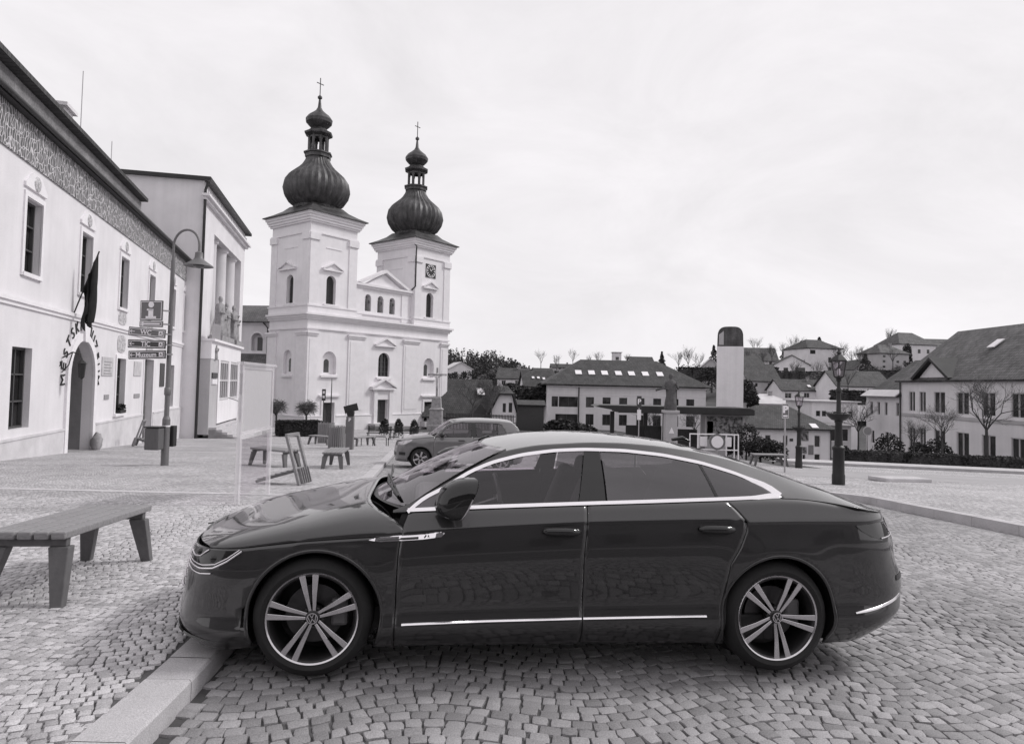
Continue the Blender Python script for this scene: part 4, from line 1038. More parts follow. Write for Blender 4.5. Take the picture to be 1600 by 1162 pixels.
# plinth, pilasters and capitals, main cornice
def around(h0, h1, out, skip=()):
    segs = []; x = -out
    for s0, s1 in skip: segs.append((x, s0)); x = s1
    segs.append((x, CW+out))
    for s0, s1 in segs: slab(tr, PFr, s0, s1, h0, h1, -out, .05)
    slab(tr, PL, .05, TD, h0, h1, -out, .05); slab(tr, lambda a, h, d: (CW-d, a, h), .05, TD, h0, h1, -out, .05)
dsk = [(2.0, 3.8), (8.9, 11.55), (16.65, 18.55)]
around(-.8, 1.0, .10, dsk); around(1.0, 1.1, .15, dsk)
for a0, a1 in ((.0, 1.2), (5.2, 7.45), (13.25, 15.75), (19.5, CW)):
    slab(tr, PFr, a0, a1, 1.1, 9.35, -.09, .02); slab(tr, PFr, a0-.08, a1+.08, 9.35, 9.55, -.2, .02); slab(tr, PFr, a0-.14, a1+.14, 9.55, 9.75, -.3, .02); slab(tr, PFr, a0+.25, a1-.25, 1.6, 9.0, -.13, -.08)
for a0, a1 in ((.0, 1.7), (5.3, 7.0)):
    slab(tr, PL, a0, a1, 1.1, 9.35, -.09, .02); slab(tr, PL, a0-.08, a1+.08, 9.35, 9.55, -.2, .02); slab(tr, PL, a0-.14, a1+.14, 9.55, 9.75, -.3, .02)
around(10.0, 10.15, .16); around(11.0, 11.2, .18); around(11.2, 11.42, .34); around(11.42, 11.62, .52)
# window and door surrounds
for a0, a1, h0, h1 in ((8.9, 11.95, 8.85, 9.6), (1.6, 4.1, 16.35, 17.0), (16.1, 18.6, 16.35, 17.0)): pediment(tr, PFr, a0, a1, h0, h1, .3)
pediment(tr, PL, 2.2, 5.2, 16.4, 17.05, .3)
for P, a0, a1, h in ((PFr, 1.7, 3.95, 5.3), (PFr, 9.2, 11.5, 5.25), (PFr, 16.4, 18.65, 5.3), (PL, 2.4, 4.2, 5.25), (PFr, 1.8, 3.7, 12.7), (PFr, 16.45, 18.3, 12.7), (PL, 2.4, 4.1, 12.7)): slab(tr, P, a0, a1, h-.22, h, -.22, .02)
slab(tr, PFr, 1.6, 4.25, 3.05, 3.25, -.3, .02); slab(tr, PFr, 16.3, 18.9, 3.05, 3.25, -.3, .02)
for a0, a1, h1 in ((2.2, 3.6, 2.46), (16.85, 18.35, 2.46)):
    slab(tr, PFr, a0-.25, a0, -.2, h1, -.1, .02); slab(tr, PFr, a1, a1+.25, -.2, h1, -.1, .02); slab(tr, PFr, a0-.25, a1+.25, h1, h1+.3, -.1, .02)
slab(tr, PFr, 8.85, 9.35, -.2, 3.9, -.28, .02); slab(tr, PFr, 11.1, 11.6, -.2, 3.9, -.28, .02); slab(tr, PFr, 9.35, 11.1, 2.75, 3.9, -.14, .02); pediment(tr, PFr, 8.45, 12.0, 4.05, 4.95, .5, .2)
tr.build('stucco_trim', M_['trimw'], church)
# steps in front of the doors
for a_, b_, d_ in ((8.2, 12.2, -1.3), (1.4, 4.4, -.9), (16.2, 19.0, -.9)): st = MB(); slab(st, PFr, a_, b_, -.5, .11, d_, -.12); st.build('door_step', M_['stonel'], church)
# raised attic between the towers with three saints
at_ = MB(); nich = [arch(7.75, 8.62, 12.6, 14.5), arch(9.55, 10.45, 12.6, 14.5), arch(11.35, 12.2, 12.6, 14.5)]
D0 = .5
PA = lambda a, h, d: (a, d+D0, h)
at_.holes([(TW-.05, 11.0), (14.85, 11.0), (14.85, 15.3), (TW-.05, 15.3)], nich, PA, .6)
at_.prism([(7.4, 15.3), (13.5, 15.3), (10.45, 17.1)], lambda x, z: PA(x, z, 0), lambda x, z: PA(x, z, .8))
at_.add([(TW, D0+.01, 15.29), (14.8, D0+.01, 15.29), (14.8, 3.0, 15.29), (TW, 3.0, 15.29)], [(0,1,2,3)]); slab(at_, PA, TW, 14.8, 12.4, 14.7, .62, .7)
at_.build('attic_gable', M_['plaster'], church, recalc=False)
t2 = MB(); slab(t2, PA, TW, 14.8, 15.1, 15.35, -.2, .02); slab(t2, PA, TW, 14.8, 15.35, 15.6, -.4, .02); slab(t2, PA, TW, 14.8, 12.2, 12.4, -.15, .02)
for x0, x1 in ((7.0, 10.45), (13.9, 10.45)): t2.prism([(x0, 15.6), (x1, 17.2), (x1, 17.55), (x0-(.4 if x0 < x1 else -.4), 15.7)], lambda x, z: PA(x, z, -.4), lambda x, z: PA(x, z, .5))
for a0, a1 in ((TW+.3, TW+1.3), (13.2, 14.3)): slab(t2, PA, a0, a1, 11.7, 15.1, -.1, .02)
t2.build('gable_cornice', M_['trimw'], church)
for a in (8.18, 10.0, 11.78):
    m = MB(); figure(m, lambda x, y, z: (a+x, D0+.25+y, 12.6+z), .93, rnd, 1.85); m.build('saint_statue', M_['stoned'], church, smooth=60)
# nave roof behind
nr = MB(); nr.prism([(7.8, 11.25), (CW+.3, 11.25), (14.4, 14.6)], lambda x, z: (x, 7.0, z), lambda x, z: (x, 18.3, z)); nr.build('nave_roof', M_['roof'], church, uv=True)
def tower(a0, first):
    mb = MB(); P = lambda a, h, d: (a0+a, d, h); Q = lambda a, h, d: (a0+d, a, h)
    mb.holes(rect(0, TW, 11, TH), [arch(2.15 if first else 2.0, 3.35 if first else 3.2, 12.75, 15.75)], P, .5)
    mb.holes(rect(0, TD, 11, TH), [arch(2.7, 3.9, 12.75, 15.75)], Q, .5)
    mb.add([(a0+TW, 0, 11), (a0+TW, TD, 11), (a0+TW, TD, TH), (a0+TW, 0, TH)], [(0,1,2,3)]); mb.add([(a0, TD, 11), (a0+TW, TD, 11), (a0+TW, TD, TH), (a0, TD, TH)], [(0,1,2,3)])
    w = mb.build('tower_wall', M_['plaster'], church, recalc=False)
    for R, x0, x1 in ((P, 2.15 if first else 2.0, 3.35 if first else 3.2), (Q, 2.7, 3.9)):
        m = MB(); o = arch(x0, x1, 12.75, 15.75); m.add([R(x, z, .47) for x, z in o], [tuple(range(len(o)))])
        for i in range(12): slab(m, R, x0+.05, x1-.05, 12.9+i*.2, 12.98+i*.2, .38, .46)
        m.build('louvre_window', M_['woodd'], w)
    t = MB()
    RR = lambda a, h, d: (a0+TW-d, a, h)
    for h0, h1, o in ((11.62, 12.35, .12), (12.35, 12.5, .2), (19.9, 20.05, .12), (21.0, 21.2, .2), (21.2, 21.45, .34), (21.45, 21.7, .46), (21.7, 22.0, .58)):
        slab(t, P, -o, TW+o, h0, h1, -o, .03); slab(t, Q, .03, TD+o, h0, h1, -o, .03); slab(t, RR, .03, TD+o, h0, h1, -o, .03)
    for x0, x1 in ((0, 1.05), (TW-1.05, TW)):
        slab(t, P, x0, x1, 12.5, 19.2, -.1, .02); slab(t, P, x0-.1, x1+.1, 19.2, 19.9, -.24, .02)
    for x0, x1 in ((0, 1.05), (TD-1.05, TD)):
        for R in (Q, RR): slab(t, R, x0, x1, 12.5, 19.2, -.1, .02); slab(t, R, x0-.1, x1+.1, 19.2, 19.9, -.24, .02)
    if first: slab(t, P, 2.0, 4.0, 18.55, 18.63, -.06, .02)
    slab(t, Q, 2.2, 4.4, 18.55, 18.63, -.06, .02)
    t.build('tower_cornice', M_['trimw'], w)
    # skirt roof, onion, lantern, small onion, cross
    cx, cy = a0+TW/2, TD/2; M = Matrix.Translation((cx, cy, 0))
    sk = MB(); e = .82; rows = []
    for k, z, q in ((1., 22.0, 0), (1., 22.1, 0), (.80, 22.5, 0), (.62, 22.95, 0), (.50, 23.45, 0)):
        rows.append([(cx+sx*(TW/2+e)*k, cy+sy*(TD/2+e)*k, z) for sx, sy in ((-1,-1),(1,-1),(1,1),(-1,1),(-1,-1))])
    sk.grid(rows); sk.add([(cx+sx*(TW/2+e), cy+sy*(TD/2+e), 22.0) for sx, sy in ((-1,-1),(1,-1),(1,1),(-1,1))], [(0,1,2,3)]); so_ = sk.build('skirt_roof', M_['copper'], w)
    on = MB(); on.lathe([(2.25,23.2),(2.3,23.5),(2.85,23.95),(3.28,24.65),(3.46,25.4),(3.30,26.25),(2.9,26.85),(2.4,27.3),(1.95,27.7),(1.6,28.1),(1.34,28.55),(1.2,28.95)], 128, M, 0, rib=lambda k: 1+(.03 if k % 4 == 0 else -.018 if k % 4 == 2 else 0))
    od = on.build('onion_dome', M_['copper'], w, smooth=25)
    ln = MB(); n8 = math.pi/8
    ln.lathe([(1.2,28.9),(1.4,28.95),(1.42,29.3),(1.55,29.35),(1.55,29.5),(1.15,29.52)], 8, M, n8)
    for k in range(8):
        t_ = n8+2*math.pi*k/8; p = (cx+.98*math.cos(t_), cy+.98*math.sin(t_)); ln.tube([(p[0], p[1], 29.5), (p[0], p[1], 31.3)], .15, 6)
        q = t_+2*math.pi/8; p2 = (cx+.98*math.cos(q), cy+.98*math.sin(q))
        for f0, f1, z in ((0, .25, 31.0), (.75, 1, 31.0), (0, 1, 31.25)): ln.bar((p[0]+(p2[0]-p[0])*f0, p[1]+(p2[1]-p[1])*f0, z), (p[0]+(p2[0]-p[0])*f1, p[1]+(p2[1]-p[1])*f1, z), .12, .28)
    ln.lathe([(1.1,31.3),(1.5,31.5),(1.55,31.7),(1.1,31.95),(.72,32.3)], 8, M, n8); lo_ = ln.build('lantern', M_['copper'], od)
    so2 = MB(); so2.lathe([(.72,32.25),(1.0,32.45),(1.36,32.85),(1.42,33.2),(1.15,33.6),(.75,33.92),(.38,34.25),(.2,34.6),(.12,35.4),(.1,35.5),(.24,35.62),(.24,35.8),(.08,35.95),(.04,36.1)], 64, M, 0, rib=lambda k: 1+(.02 if k % 4 == 0 else 0)); so2.build('small_onion', M_['copper'], od, smooth=30)
    cr = MB(); cr.bar((cx, cy, 36.0), (cx, cy, 37.9), .07, .07); cr.bar((cx-.45, cy, 37.25), (cx+.45, cy, 37.25), .07, .07); cr.build('cross', M_['darkmetal'], od)
tower(0, True); tower(14.8, False)
ck = MB(); slab(ck, PFr, 16.55, 18.25, 17.6, 19.25, -.06, .02); cko = ck.build('clock', M_['darkmetal'], church)
cf = MB()
for k in range(12):
    t = math.pi*2*k/12; c0, s0 = math.sin(t), math.cos(t); cf.bar((17.4+.5*c0, -.075, 18.43+.5*s0), (17.4+.68*c0, -.075, 18.43+.68*s0), .10, .02, up=(0,1,0))
cf.lathe([(.72,-.0),(.78,.0),(.78,.015),(.72,.015),(.72,0)], 40, Matrix.Translation((17.4, -.065, 18.43)) @ Matrix.Rotation(R_(90), 4, 'X'), cap=False)
cf.bar((17.4, -.08, 18.43), (17.18, -.08, 18.72), .07, .02, up=(0,1,0)); cf.bar((17.4, -.085, 18.43), (17.75, -.085, 18.78), .05, .02, up=(0,1,0)); cf.build('clock_dial', M_['wht2'], cko)
pp = MB(); pp.tube([(14.5, -.1, 21.3), (14.7, -.25, 21.0), (14.72, -.2, 20.2), (14.72, -.2, 16.2), (14.6, .3, 15.8)], .08, 8); pp.build('downpipe', M_['darkmetal'], church, smooth=60)

# low arcaded building left of the church
p = at(352, 575, 79)
cl = thing('cloister_building', 'low arcaded wing with tiled roof seen between theatre and church', 'building', (p.x, p.y, -3.2), R_(-6))
PC = lambda a, h, d: (a, d, h)
m = MB(); m.holes(rect(-4, 12, -1, 11.7), [arch(3.1, 4.5, 8.3, 10.4), arch(6.2, 7.6, 8.3, 10.4), arch(.2, 1.6, 8.3, 10.4)], PC, .5); m.add([(-4,.6,-1),(12,.6,-1),(12,.6,11.7),(-4,.6,11.7)], [(0,1,2,3)]); m.build('wall', M_['plaster2'], cl, recalc=False)
for a in (3.1, 6.2, .2): m = MB(); slab(m, PC, a+.5, a+1.4, 8.3, 9.9, .5, .56); m.build('arcade_opening', M_['doorg'], cl)
m = MB()
for a in (2.95, 6.05, .05):
    o = arch(a, a+1.7, 8.2, 10.6); i_ = arch(a+.15, a+1.55, 8.3, 10.4)
    for k in range(2, len(o)-1): m.add([PC(*o[k], -.08), PC(*o[k+1], -.08), PC(*i_[k+1], -.08), PC(*i_[k], -.08)], [(0,1,2,3)])
slab(m, PC, -4, 12, 11.4, 11.75, -.25, .02); slab(m, PC, -4, 12, 7.9, 8.1, -.12, .02); m.build('stucco_trim', M_['trimw'], cl)
m = MB(); m.grid([[(-4.5, -.6, 11.7), (12, -.6, 11.7)], [(-4.5, 5, 14.2), (12, 5, 14.2)]]); m.build('roof', M_['roofp'], cl, uv=True, solid=.15)
m = MB(); m.grid([[(-4.5, -3.6, 6.3), (12, -3.6, 6.3)], [(-4.5, -.02, 8.0), (12, -.02, 8.0)]]); m.build('lean_to_roof', M_['roofp'], cl, uv=True, solid=.15)
m = MB(); m.holes(rect(-4, 12, -1, 6.2), [arch(5.2, 7.4, 1.6, 5.0), rect(1.6, 4.2, 3.2, 5.6)], lambda a, h, d: (a, d-3.2, h), .5); m.add([(-4,-2.6,-1),(12,-2.6,-1),(12,-2.6,6.2),(-4,-2.6,6.2)], [(0,1,2,3)]); m.build('porch_wall', M_['plaster2'], cl, recalc=False)
m = MB(); slab(m, PC, 1.6, 4.2, 3.2, 5.6, -2.72, -2.66); m.build('porch_opening', M_['woodd'], cl)
m = MB(); m.tube([(4.7, -.5, 11.6), (5.1, -.12, 11.0), (5.1, -.12, 8.0)], .07, 6); m.build('downpipe', M_['darkmetal'], cl)
# ---------------------------------------------------------------- the museum along the left side
mdir = Vector((-.2862, 1, 0)).normalized(); MA = at(91.6, 708.5, 23.); MZ = -.97
mus = thing('museum_building', 'long pale museum building with dark decorated frieze and arched doorway on the left', 'building', (MA.x, MA.y, MZ), math.atan2(mdir.y, mdir.x))
PM = lambda s, z, d: (s, d, z-MZ)
S0, S1 = -9.0, 25.3
ups = [(-3.6, -2.4), (1.2, 2.4), (6.2, 7.45), (11.3, 12.5), (16.5, 17.7), (20.4, 21.6)]
upo = [rect(a, b, 4.74, 6.92) for a, b in ups]
gro = [arch(.55, 3.2, -1.6, 3.0, 16), rect(6.25, 7.6, .1, 2.5), rect(11.0, 12.9, -2.4, 2.62), rect(16.9, 18.1, 0, 2.45), rect(20.7, 21.9, 0, 2.42), rect(-4.0, -2.6, .1, 2.5)]
m = MB(); m.holes(rect(S0, S1, -3.4, 9.2), upo+gro[1:2]+gro[3:], PM, .32)
wall_o = m.v and None
m = MB()
m.holes(rect(S0, S1, -3.4, 9.2), upo+gro, PM, .34)
m.add([PM(S1, z, d) for z, d in ((-3.4, 0), (9.2, 0), (9.2, 10), (-3.4, 10))], [(0,1,2,3)]); m.add([PM(S0, z, d) for z, d in ((-3.4, 0), (9.2, 0), (9.2, 10), (-3.4, 10))], [(0,1,2,3)])
m.build('wall', M_['plaster2'], mus, recalc=False)
for a, b in ups: window(mus, PM, a, b, 4.74, 6.92, .24, 2, 3)
for (a, b, z0, z1) in ((6.25, 7.6, .1, 2.5), (16.9, 18.1, 0, 2.45), (20.7, 21.9, 0, 2.42), (-4.0, -2.6, .1, 2.5)): window(mus, PM, a, b, z0, z1, .24, 2, 3)
# deep arched doorway and plain door
m = MB(); rows = []
o = arch(.55, 3.2, -1.6, 3.0, 16)
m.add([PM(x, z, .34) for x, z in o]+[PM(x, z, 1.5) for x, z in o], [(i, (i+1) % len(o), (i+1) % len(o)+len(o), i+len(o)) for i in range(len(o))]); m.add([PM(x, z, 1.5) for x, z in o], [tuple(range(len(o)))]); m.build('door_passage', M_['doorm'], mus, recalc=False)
m = MB(); slab(m, PM, .62, 3.1, -1.4, 1.5, 1.2, 1.3); slab(m, PM, 1.84, 1.9, -1.4, 1.5, 1.14, 1.2); slab(m, PM, .62, 3.1, 1.5, 1.7, 1.1, 1.3)
for a in (.75, 1.98): slab(m, PM, a, a+1.0, -1.1, -.1, 1.15, 1.2); slab(m, PM, a, a+1.0, .1, 1.3, 1.15, 1.2)
m.build('door', M_['woodd'], mus)
m = MB(); slab(m, PM, 11.0, 12.9, -2.3, 2.62, .30, .34)
for a in (11.1, 12.0): slab(m, PM, a, a+.8, -1.6, .2, .26, .30); slab(m, PM, a, a+.8, .5, 2.4, .26, .30)
m.build('door', M_['doorg'], mus)
m = MB()
o = arch(.25, 3.5, -1.6, 3.28, 16); i_ = arch(.55, 3.2, -1.6, 3.0, 16)
for k in range(1, len(o)-1): q = [o[k], o[k+1], i_[k+1], i_[k]]; m.prism(q, lambda x, z: PM(x, z, -.09), lambda x, z: PM(x, z, .02))
q = [o[-1], o[0], i_[0], i_[-1]]; m.prism(q, lambda x, z: PM(x, z, -.09), lambda x, z: PM(x, z, .02))
m.prism([(1.68, 2.95), (2.06, 2.95), (2.2, 3.62), (1.54, 3.62)], lambda x, z: PM(x, z, -.16), lambda x, z: PM(x, z, .02))
slab(m, PM, S0, S1, 3.66, 3.78, -.06, .02); slab(m, PM, S0, S1, 3.78, 3.90, -.12, .02)
for a, b in ups:
    for x0, x1 in ((a-.16, a), (b, b+.16)): slab(m, PM, x0, x1, 4.6, 6.95, -.05, .02)
    slab(m, PM, a-.16, b+.16, 6.95, 7.1, -.05, .02); slab(m, PM, a-.1, b+.1, 4.60, 4.72, -.09, .02)
    c = (a+b)/2; m.prism([(a-.2, 7.22), (b+.2, 7.22), (b+.2, 7.34), (c+.3, 7.72), (c-.3, 7.72), (a-.2, 7.34)], lambda x, z: PM(x, z, -.07), lambda x, z: PM(x, z, .02))
for a, b, z0, z1 in ((6.25, 7.6, .1, 2.5), (16.9, 18.1, 0, 2.45), (20.7, 21.9, 0, 2.42), (11.0, 12.9, -1.6, 2.62)):
    slab(m, PM, a-.14, a, z0, z1, -.05, .02); slab(m, PM, b, b+.14, z0, z1, -.05, .02); slab(m, PM, a-.14, b+.14, z1, z1+.16, -.05, .02)
    if z0 > -1: slab(m, PM, a-.18, b+.18, z0-.12, z0-.005, -.12, .02)
m.build('stucco_trim', M_['trimw'], mus)
for a, z0, z1, w in ((6.2, 3.98, 4.55, 1.25), (6.2, 2.75, 3.55, 1.3), (11.3, 3.98, 4.55, 1.2), (11.2, 2.85, 3.55, 1.5)):
    m = MB(); c = a+w/2; zc = (z0+z1)/2
    o = [(c+w*.46*math.copysign(abs(math.cos(t))**.6, math.cos(t)), zc+(z1-z0)*.48*math.copysign(abs(math.sin(t))**.6, math.sin(t))) for t in [2*math.pi*k/28 for k in range(28)]]
    m.prism(o, lambda x, z: PM(x, z, -.03), lambda x, z: PM(x, z, .01)); m.build('wall_medallion', M_['mosaic'], mus)
for a, b in ups:
    m = MB(); c = (a+b)/2; m.lathe([(.0,.05),(.2,.03),(.24,0)], 20, Matrix.Translation(PM(c, 7.45, -.07)) @ Matrix.Rotation(R_(90), 4, 'X')); m.build('window_crest', M_['mosaic'], mus)
m = MB()
for s0, s1 in ((S0, .24), (3.52, 10.85), (13.06, S1)): slab(m, PM, s0, s1, -3.4, -.2, -.07, .02); slab(m, PM, s0, s1, -.2, -.13, -.10, .02)
m.build('plinth', M_['plinth'], mus)
m = MB(); slab(m, PM, S0, S1, 7.92, 9.12, -.05, .02); m.build('decorated_frieze', M_['sgraf'], mus)
# roof: low sheet-metal slope above the eaves, higher dark tier over the near part
m = MB(); m.grid([[PM(s, 9.14, -.26) for s in (S0, S1+.4)], [PM(s, 9.26, -.28) for s in (S0, S1+.4)], [PM(s, 10.62, 1.0) for s in (S0, S1+.4)], [PM(s, 12.9, 5.) for s in (S0, S1+.4)], [PM(s, 9.1, 10.5) for s in (S0, S1+.4)]])
m.add([PM(S1+.3, z, d) for z, d in ((9.15, -.2), (12.8, 5.), (9.1, 10.3))], [(0,1,2)])
m.build('roof', M_['tin'], mus)
m = MB(); slab(m, PM, S0, S1+.3, 9.12, 9.24, -.27, .0); m.tube([PM(S0, 9.22, -.33), PM(S1+.4, 9.22, -.33)], .08, 8); m.build('gutter', M_['darkmetal'], mus, smooth=60)
m = MB(); m.prism([(.3, 9.99), (-.36, 10.03), (-.36, 10.18), (5.0, 14.2), (5.0, 9.99)], lambda d, z: PM(S0, z, d), lambda d, z: PM(8.9, z, d)); m.build('upper_roof', M_['roof'], mus, uv=True)
m = MB(); slab(m, PM, 5.6, 6.6, 10.8, 13.0, 2.2, 3.0); slab(m, PM, 5.45, 6.75, 13.0, 13.15, 2.05, 3.15); m.build('chimney', M_['plaster4'], mus)
for s, h in ((7.6, 15.4), (12.2, 13.8)):
    m = MB(); m.tube([PM(s, 11.0, 2.2), PM(s, h, 2.2)], .02, 5); m.build('roof_aerial', M_['steel'], mus)
m = MB(); m.tube([PM(24.7, 9.1, -.33), PM(24.7, 8.7, -.2), PM(24.7, 8.2, -.14), PM(24.7, -2.3, -.14)], .075, 8); m.build('downpipe', M_['darkmetal'], mus, smooth=60)
m = MB(); slab(m, PM, S0, 8.88, 9.26, 9.985, -.07, .4); m.build('attic_band', M_['tinb'], mus)
# letters over the arch
chars = 'MĚSTSKÉ MUZEUM'; c0 = (1.875, 1.68); r0 = 1.86
for i, ch in enumerate(chars):
    if ch == ' ': continue
    t = R_(184-188*i/(len(chars)-1)); p = PM(c0[0]+r0*math.cos(t), c0[1]+r0*math.sin(t), -.02)
    M = Matrix.Translation(p) @ Matrix.Rotation(R_(90), 4, 'X') @ Matrix.Rotation(t-R_(90), 4, 'Z')
    text(ch, .58, M_['black2'], mus, M, 'lettering', .012)
for (s0, s1, z0, z1, mm) in ((4.2, 5.7, 1.72, 2.5, 'stonel'), (9.1, 10.4, 1.75, 2.45, 'stonel'), (14.5, 15.6, 1.2, 2.5, 'signd'), (4.7, 5.3, .75, .95, 'grey'), (9.3, 10.3, .7, .9, 'grey')):
    m = MB(); slab(m, PM, s0, s1, z0, z1, -.04, .01); m.build('wall_plaque', M_[mm], mus, bevel=.012)
m = MB()
for k in range(5): m.bar(PM(4.45, 2.3-k*.12, -.045), PM(5.45-.2*(k % 2), 2.3-k*.12, -.045), .012, .035)
m.build('plaque_inscription', M_['grey'], mus)
# wall bracket lantern at the photo's left edge
lan = thing('wall_lantern', 'ornate dark wall lantern on a scrolled bracket left of the museum arch', 'lantern', (0,0,0)); lan.location = mus.matrix_basis @ Vector(PM(-.15, 2.0, -.02)); lan.rotation_euler = mus.rotation_euler
m = MB(); m.tube([(0,0,.3), (0,-.3,.5), (0,-.55,.45), (0,-.6,.25)], .025, 6); m.tube([(0,0,-.2), (0,-.2,.05), (0,-.3,.5)], .018, 6); m.build('bracket', M_['castiron'], lan, smooth=60)
m = MB(); m.lathe([(.03,.25),(.16,.12),(.13,.1),(.09,-.35),(.02,-.42)], 6, Matrix.Translation((0,-.6,0))); m.build('lantern_body', M_['castiron'], lan)
# mourning flag
mm = mus.matrix_basis
fl = thing('flag', 'black drooping flag on a short pole over the museum arch', 'flag', mm @ Vector(PM(.75, 3.9, -.02))); fl.rotation_euler = mus.rotation_euler
m = MB(); m.tube([(0, 0, 0), (-.15, -.75, 2.25)], .025, 8); m.build('flagpole', M_['darkmetal'], fl)
m = MB(); rows = []; rg = random.Random(5)
for i in range(25):
    u = i/24; row = []
    for j in range(17):
        v = j/16; top = Vector((-.15, -.75+.5*v*.9, 2.25-1.55*v*.9)); w = .07+.10*u*(1-u)
        drop = 2.55*u*(1-.55*v+.1*math.sin(v*9))
        x = top.x*(1-u*.15)+w*math.sin(v*17+u*3)+.1*math.sin(u*5)*v; y = top.y*(1-.35*u*v)+.07*math.cos(v*21+u*4)*(.3+u)-.30*u*(v-.45)
        row.append((x, y, top.z-drop+.10*math.sin(v*13)*u))
    rows.append(row)
m.grid(rows); m.build('flag_cloth', M_['black'], fl, smooth=180, solid=.004)
# flower box on the window sill
fb = thing('flower_box', 'small planted flower box on the ground-floor museum window sill', 'flower box', mm @ Vector(PM(7.1, .1, -.05))); fb.rotation_euler = mus.rotation_euler
m = MB(); m.box(-.45, .45, -.1, .1, 0, .14); m.build('trough', M_['darkmetal'], fb, bevel=.01)
m = MB(); leafcloud(m, (0,0,.25), .45, .16, .16, 160, .06, random.Random(2)); m.build('plants', M_['ever'], fb, recalc=False)
# rounded lump added in place of the damaged plaster on the door jamb
gs_ = thing('damaged_jamb_plaster', 'mottled lump standing for damaged plaster at the foot of the arched doorway jamb', 'stone', mm @ Vector(PM(3.05, -1.05, -.28)))
m = MB(); m.ball((0,0,.2), .2, .22, .36, 14, 10, .14, random.Random(4)); m.build('plaster_lump', M_['stone'], gs_, smooth=180)

# ---------------------------------------------------------------- the theatre behind it
tdir = Vector((-.23, 1, 0)).normalized(); TT = at(303, 682, 43.); TZ = -2.1
th = thing('theatre_building', 'flat-roofed theatre with tall portico columns and a carved figure group over its entrance', 'building', (TT.x, TT.y, TZ), math.atan2(tdir.y, tdir.x))
PT = lambda s, z, d: (s, d, z-TZ); QT = lambda d, z, s: (s, d, z-TZ)
m = MB(); m.holes(rect(0, 16.4, -3, 14.5), [rect(3.7, 14.8, 4.1, 11.8), rect(4.1, 15.4, -2.8, 3.0)], PT, .5)
m.holes(rect(0, 16, -3, 14.5), [], QT, .1); m.add([PT(16.4, z, d) for z, d in ((-3, 0), (14.5, 0), (14.5, 16), (-3, 16))], [(0,1,2,3)]); m.add([PT(s, z, 16) for s, z in ((0, -3), (16.4, -3), (16.4, 14.5), (0, 14.5))], [(0,1,2,3)])
m.build('wall', M_['plaster4'], th, recalc=False)
m = MB(); 
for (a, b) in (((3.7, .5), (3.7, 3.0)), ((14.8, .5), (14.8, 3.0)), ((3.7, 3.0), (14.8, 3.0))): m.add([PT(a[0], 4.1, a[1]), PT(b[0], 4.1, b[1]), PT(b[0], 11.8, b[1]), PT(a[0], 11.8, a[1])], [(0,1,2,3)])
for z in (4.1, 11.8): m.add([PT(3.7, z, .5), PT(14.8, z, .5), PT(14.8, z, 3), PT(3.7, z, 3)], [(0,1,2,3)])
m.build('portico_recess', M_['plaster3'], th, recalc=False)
for s in (6.0, 9.8, 13.6):
    m = MB(); m.lathe([(.78,2.1),(.78,2.3),(.70,2.35),(.70,2.4),(.68,13.5),(.64,13.9)], 28, Matrix.Translation((s, .9, 4.1-2.2+0))); 
    m = MB(); z0 = 4.1-TZ; z1 = 11.8-TZ; m.lathe([(.82,z0),(.82,z0+.25),(.72,z0+.35),(.66,z1-.35),(.72,z1-.25),(.8,z1-.2),(.8,z1)], 28, Matrix.Translation((s, .95, 0))); m.build('column', M_['plaster4'], th, smooth=40)
for a, b in ((4.2, 7.6), (8.2, 11.5), (12.0, 14.6)): window(th, PT, a, b, 5.0, 10.8, 2.9, 3, 5, 'wframe', 'pane', fw=.12)
m = MB()
for h0, h1, o in ((13.25, 13.45, .25), (13.45, 13.6, .45)): slab(m, PT, -o, 16.4+o, h0, h1, -o, .02)
for k in range(24): slab(m, PT, .5+k*.7, .85+k*.7, 13.9, 14.25, -.06, .02)
m.build('cornice', M_['plaster4'], th)
m = MB(); slab(m, PT, -.3, 17.0, 14.5, 14.72, -.45, 16.4); m.build('roof', M_['darkmetal'], th)
m = MB(); m.tube([PT(-.12, 14.4, -.3), PT(-.12, 13.9, -.12), PT(-.12, 4, -.12), PT(-.12, -2.4, -.12)], .09, 8); m.build('downpipe', M_['darkmetal'], th, smooth=60)
# entrance block: strip of windows, pale fascia and apron, steps
m = MB(); slab(m, PT, .2, 11.4, 3.0, 4.15, -.8, -.02); slab(m, PT, .1, 11.6, 4.15, 4.3, -1.0, -.02); slab(m, PT, 2.75, 11.4, -1.35, .2, -.8, -.02); m.build('entrance_fascia', M_['plaster'], th)
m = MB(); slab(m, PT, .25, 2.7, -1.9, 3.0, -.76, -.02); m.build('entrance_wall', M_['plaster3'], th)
for a, b in ((3.4, 6.5), (7.2, 10.5)): window(th, lambda s, z, d: PT(s, z, d-.8), a, b, .22, 2.98, .1, 4, 2, 'wframel', 'pane', fw=.16)
m = MB(); slab(m, PT, 2.75, 3.4, .2, 3.0, -.8, -.5); slab(m, PT, 6.5, 7.2, .2, 3, -.8, -.5); slab(m, PT, 10.5, 11.4, -1.3, 3, -.8, -.1); m.build('entrance_pier', M_['plaster'], th)
for (a, b, z0, z1, mm2) in ((.7, 2.3, 1.75, 2.1, 'signd'), (.7, 2.3, 1.35, 1.68, 'white')):
    m = MB(); slab(m, PT, a, b, z0, z1, -.84, -.74); m.build('wall_sign', M_[mm2], th)
m = MB()
for k in range(6): slab(m, PT, .4, 9.0, -2.9, -1.45-.15*k, -.9-.34*(k+1), -.75)
m.build('entrance_steps', M_['stonel'], th)
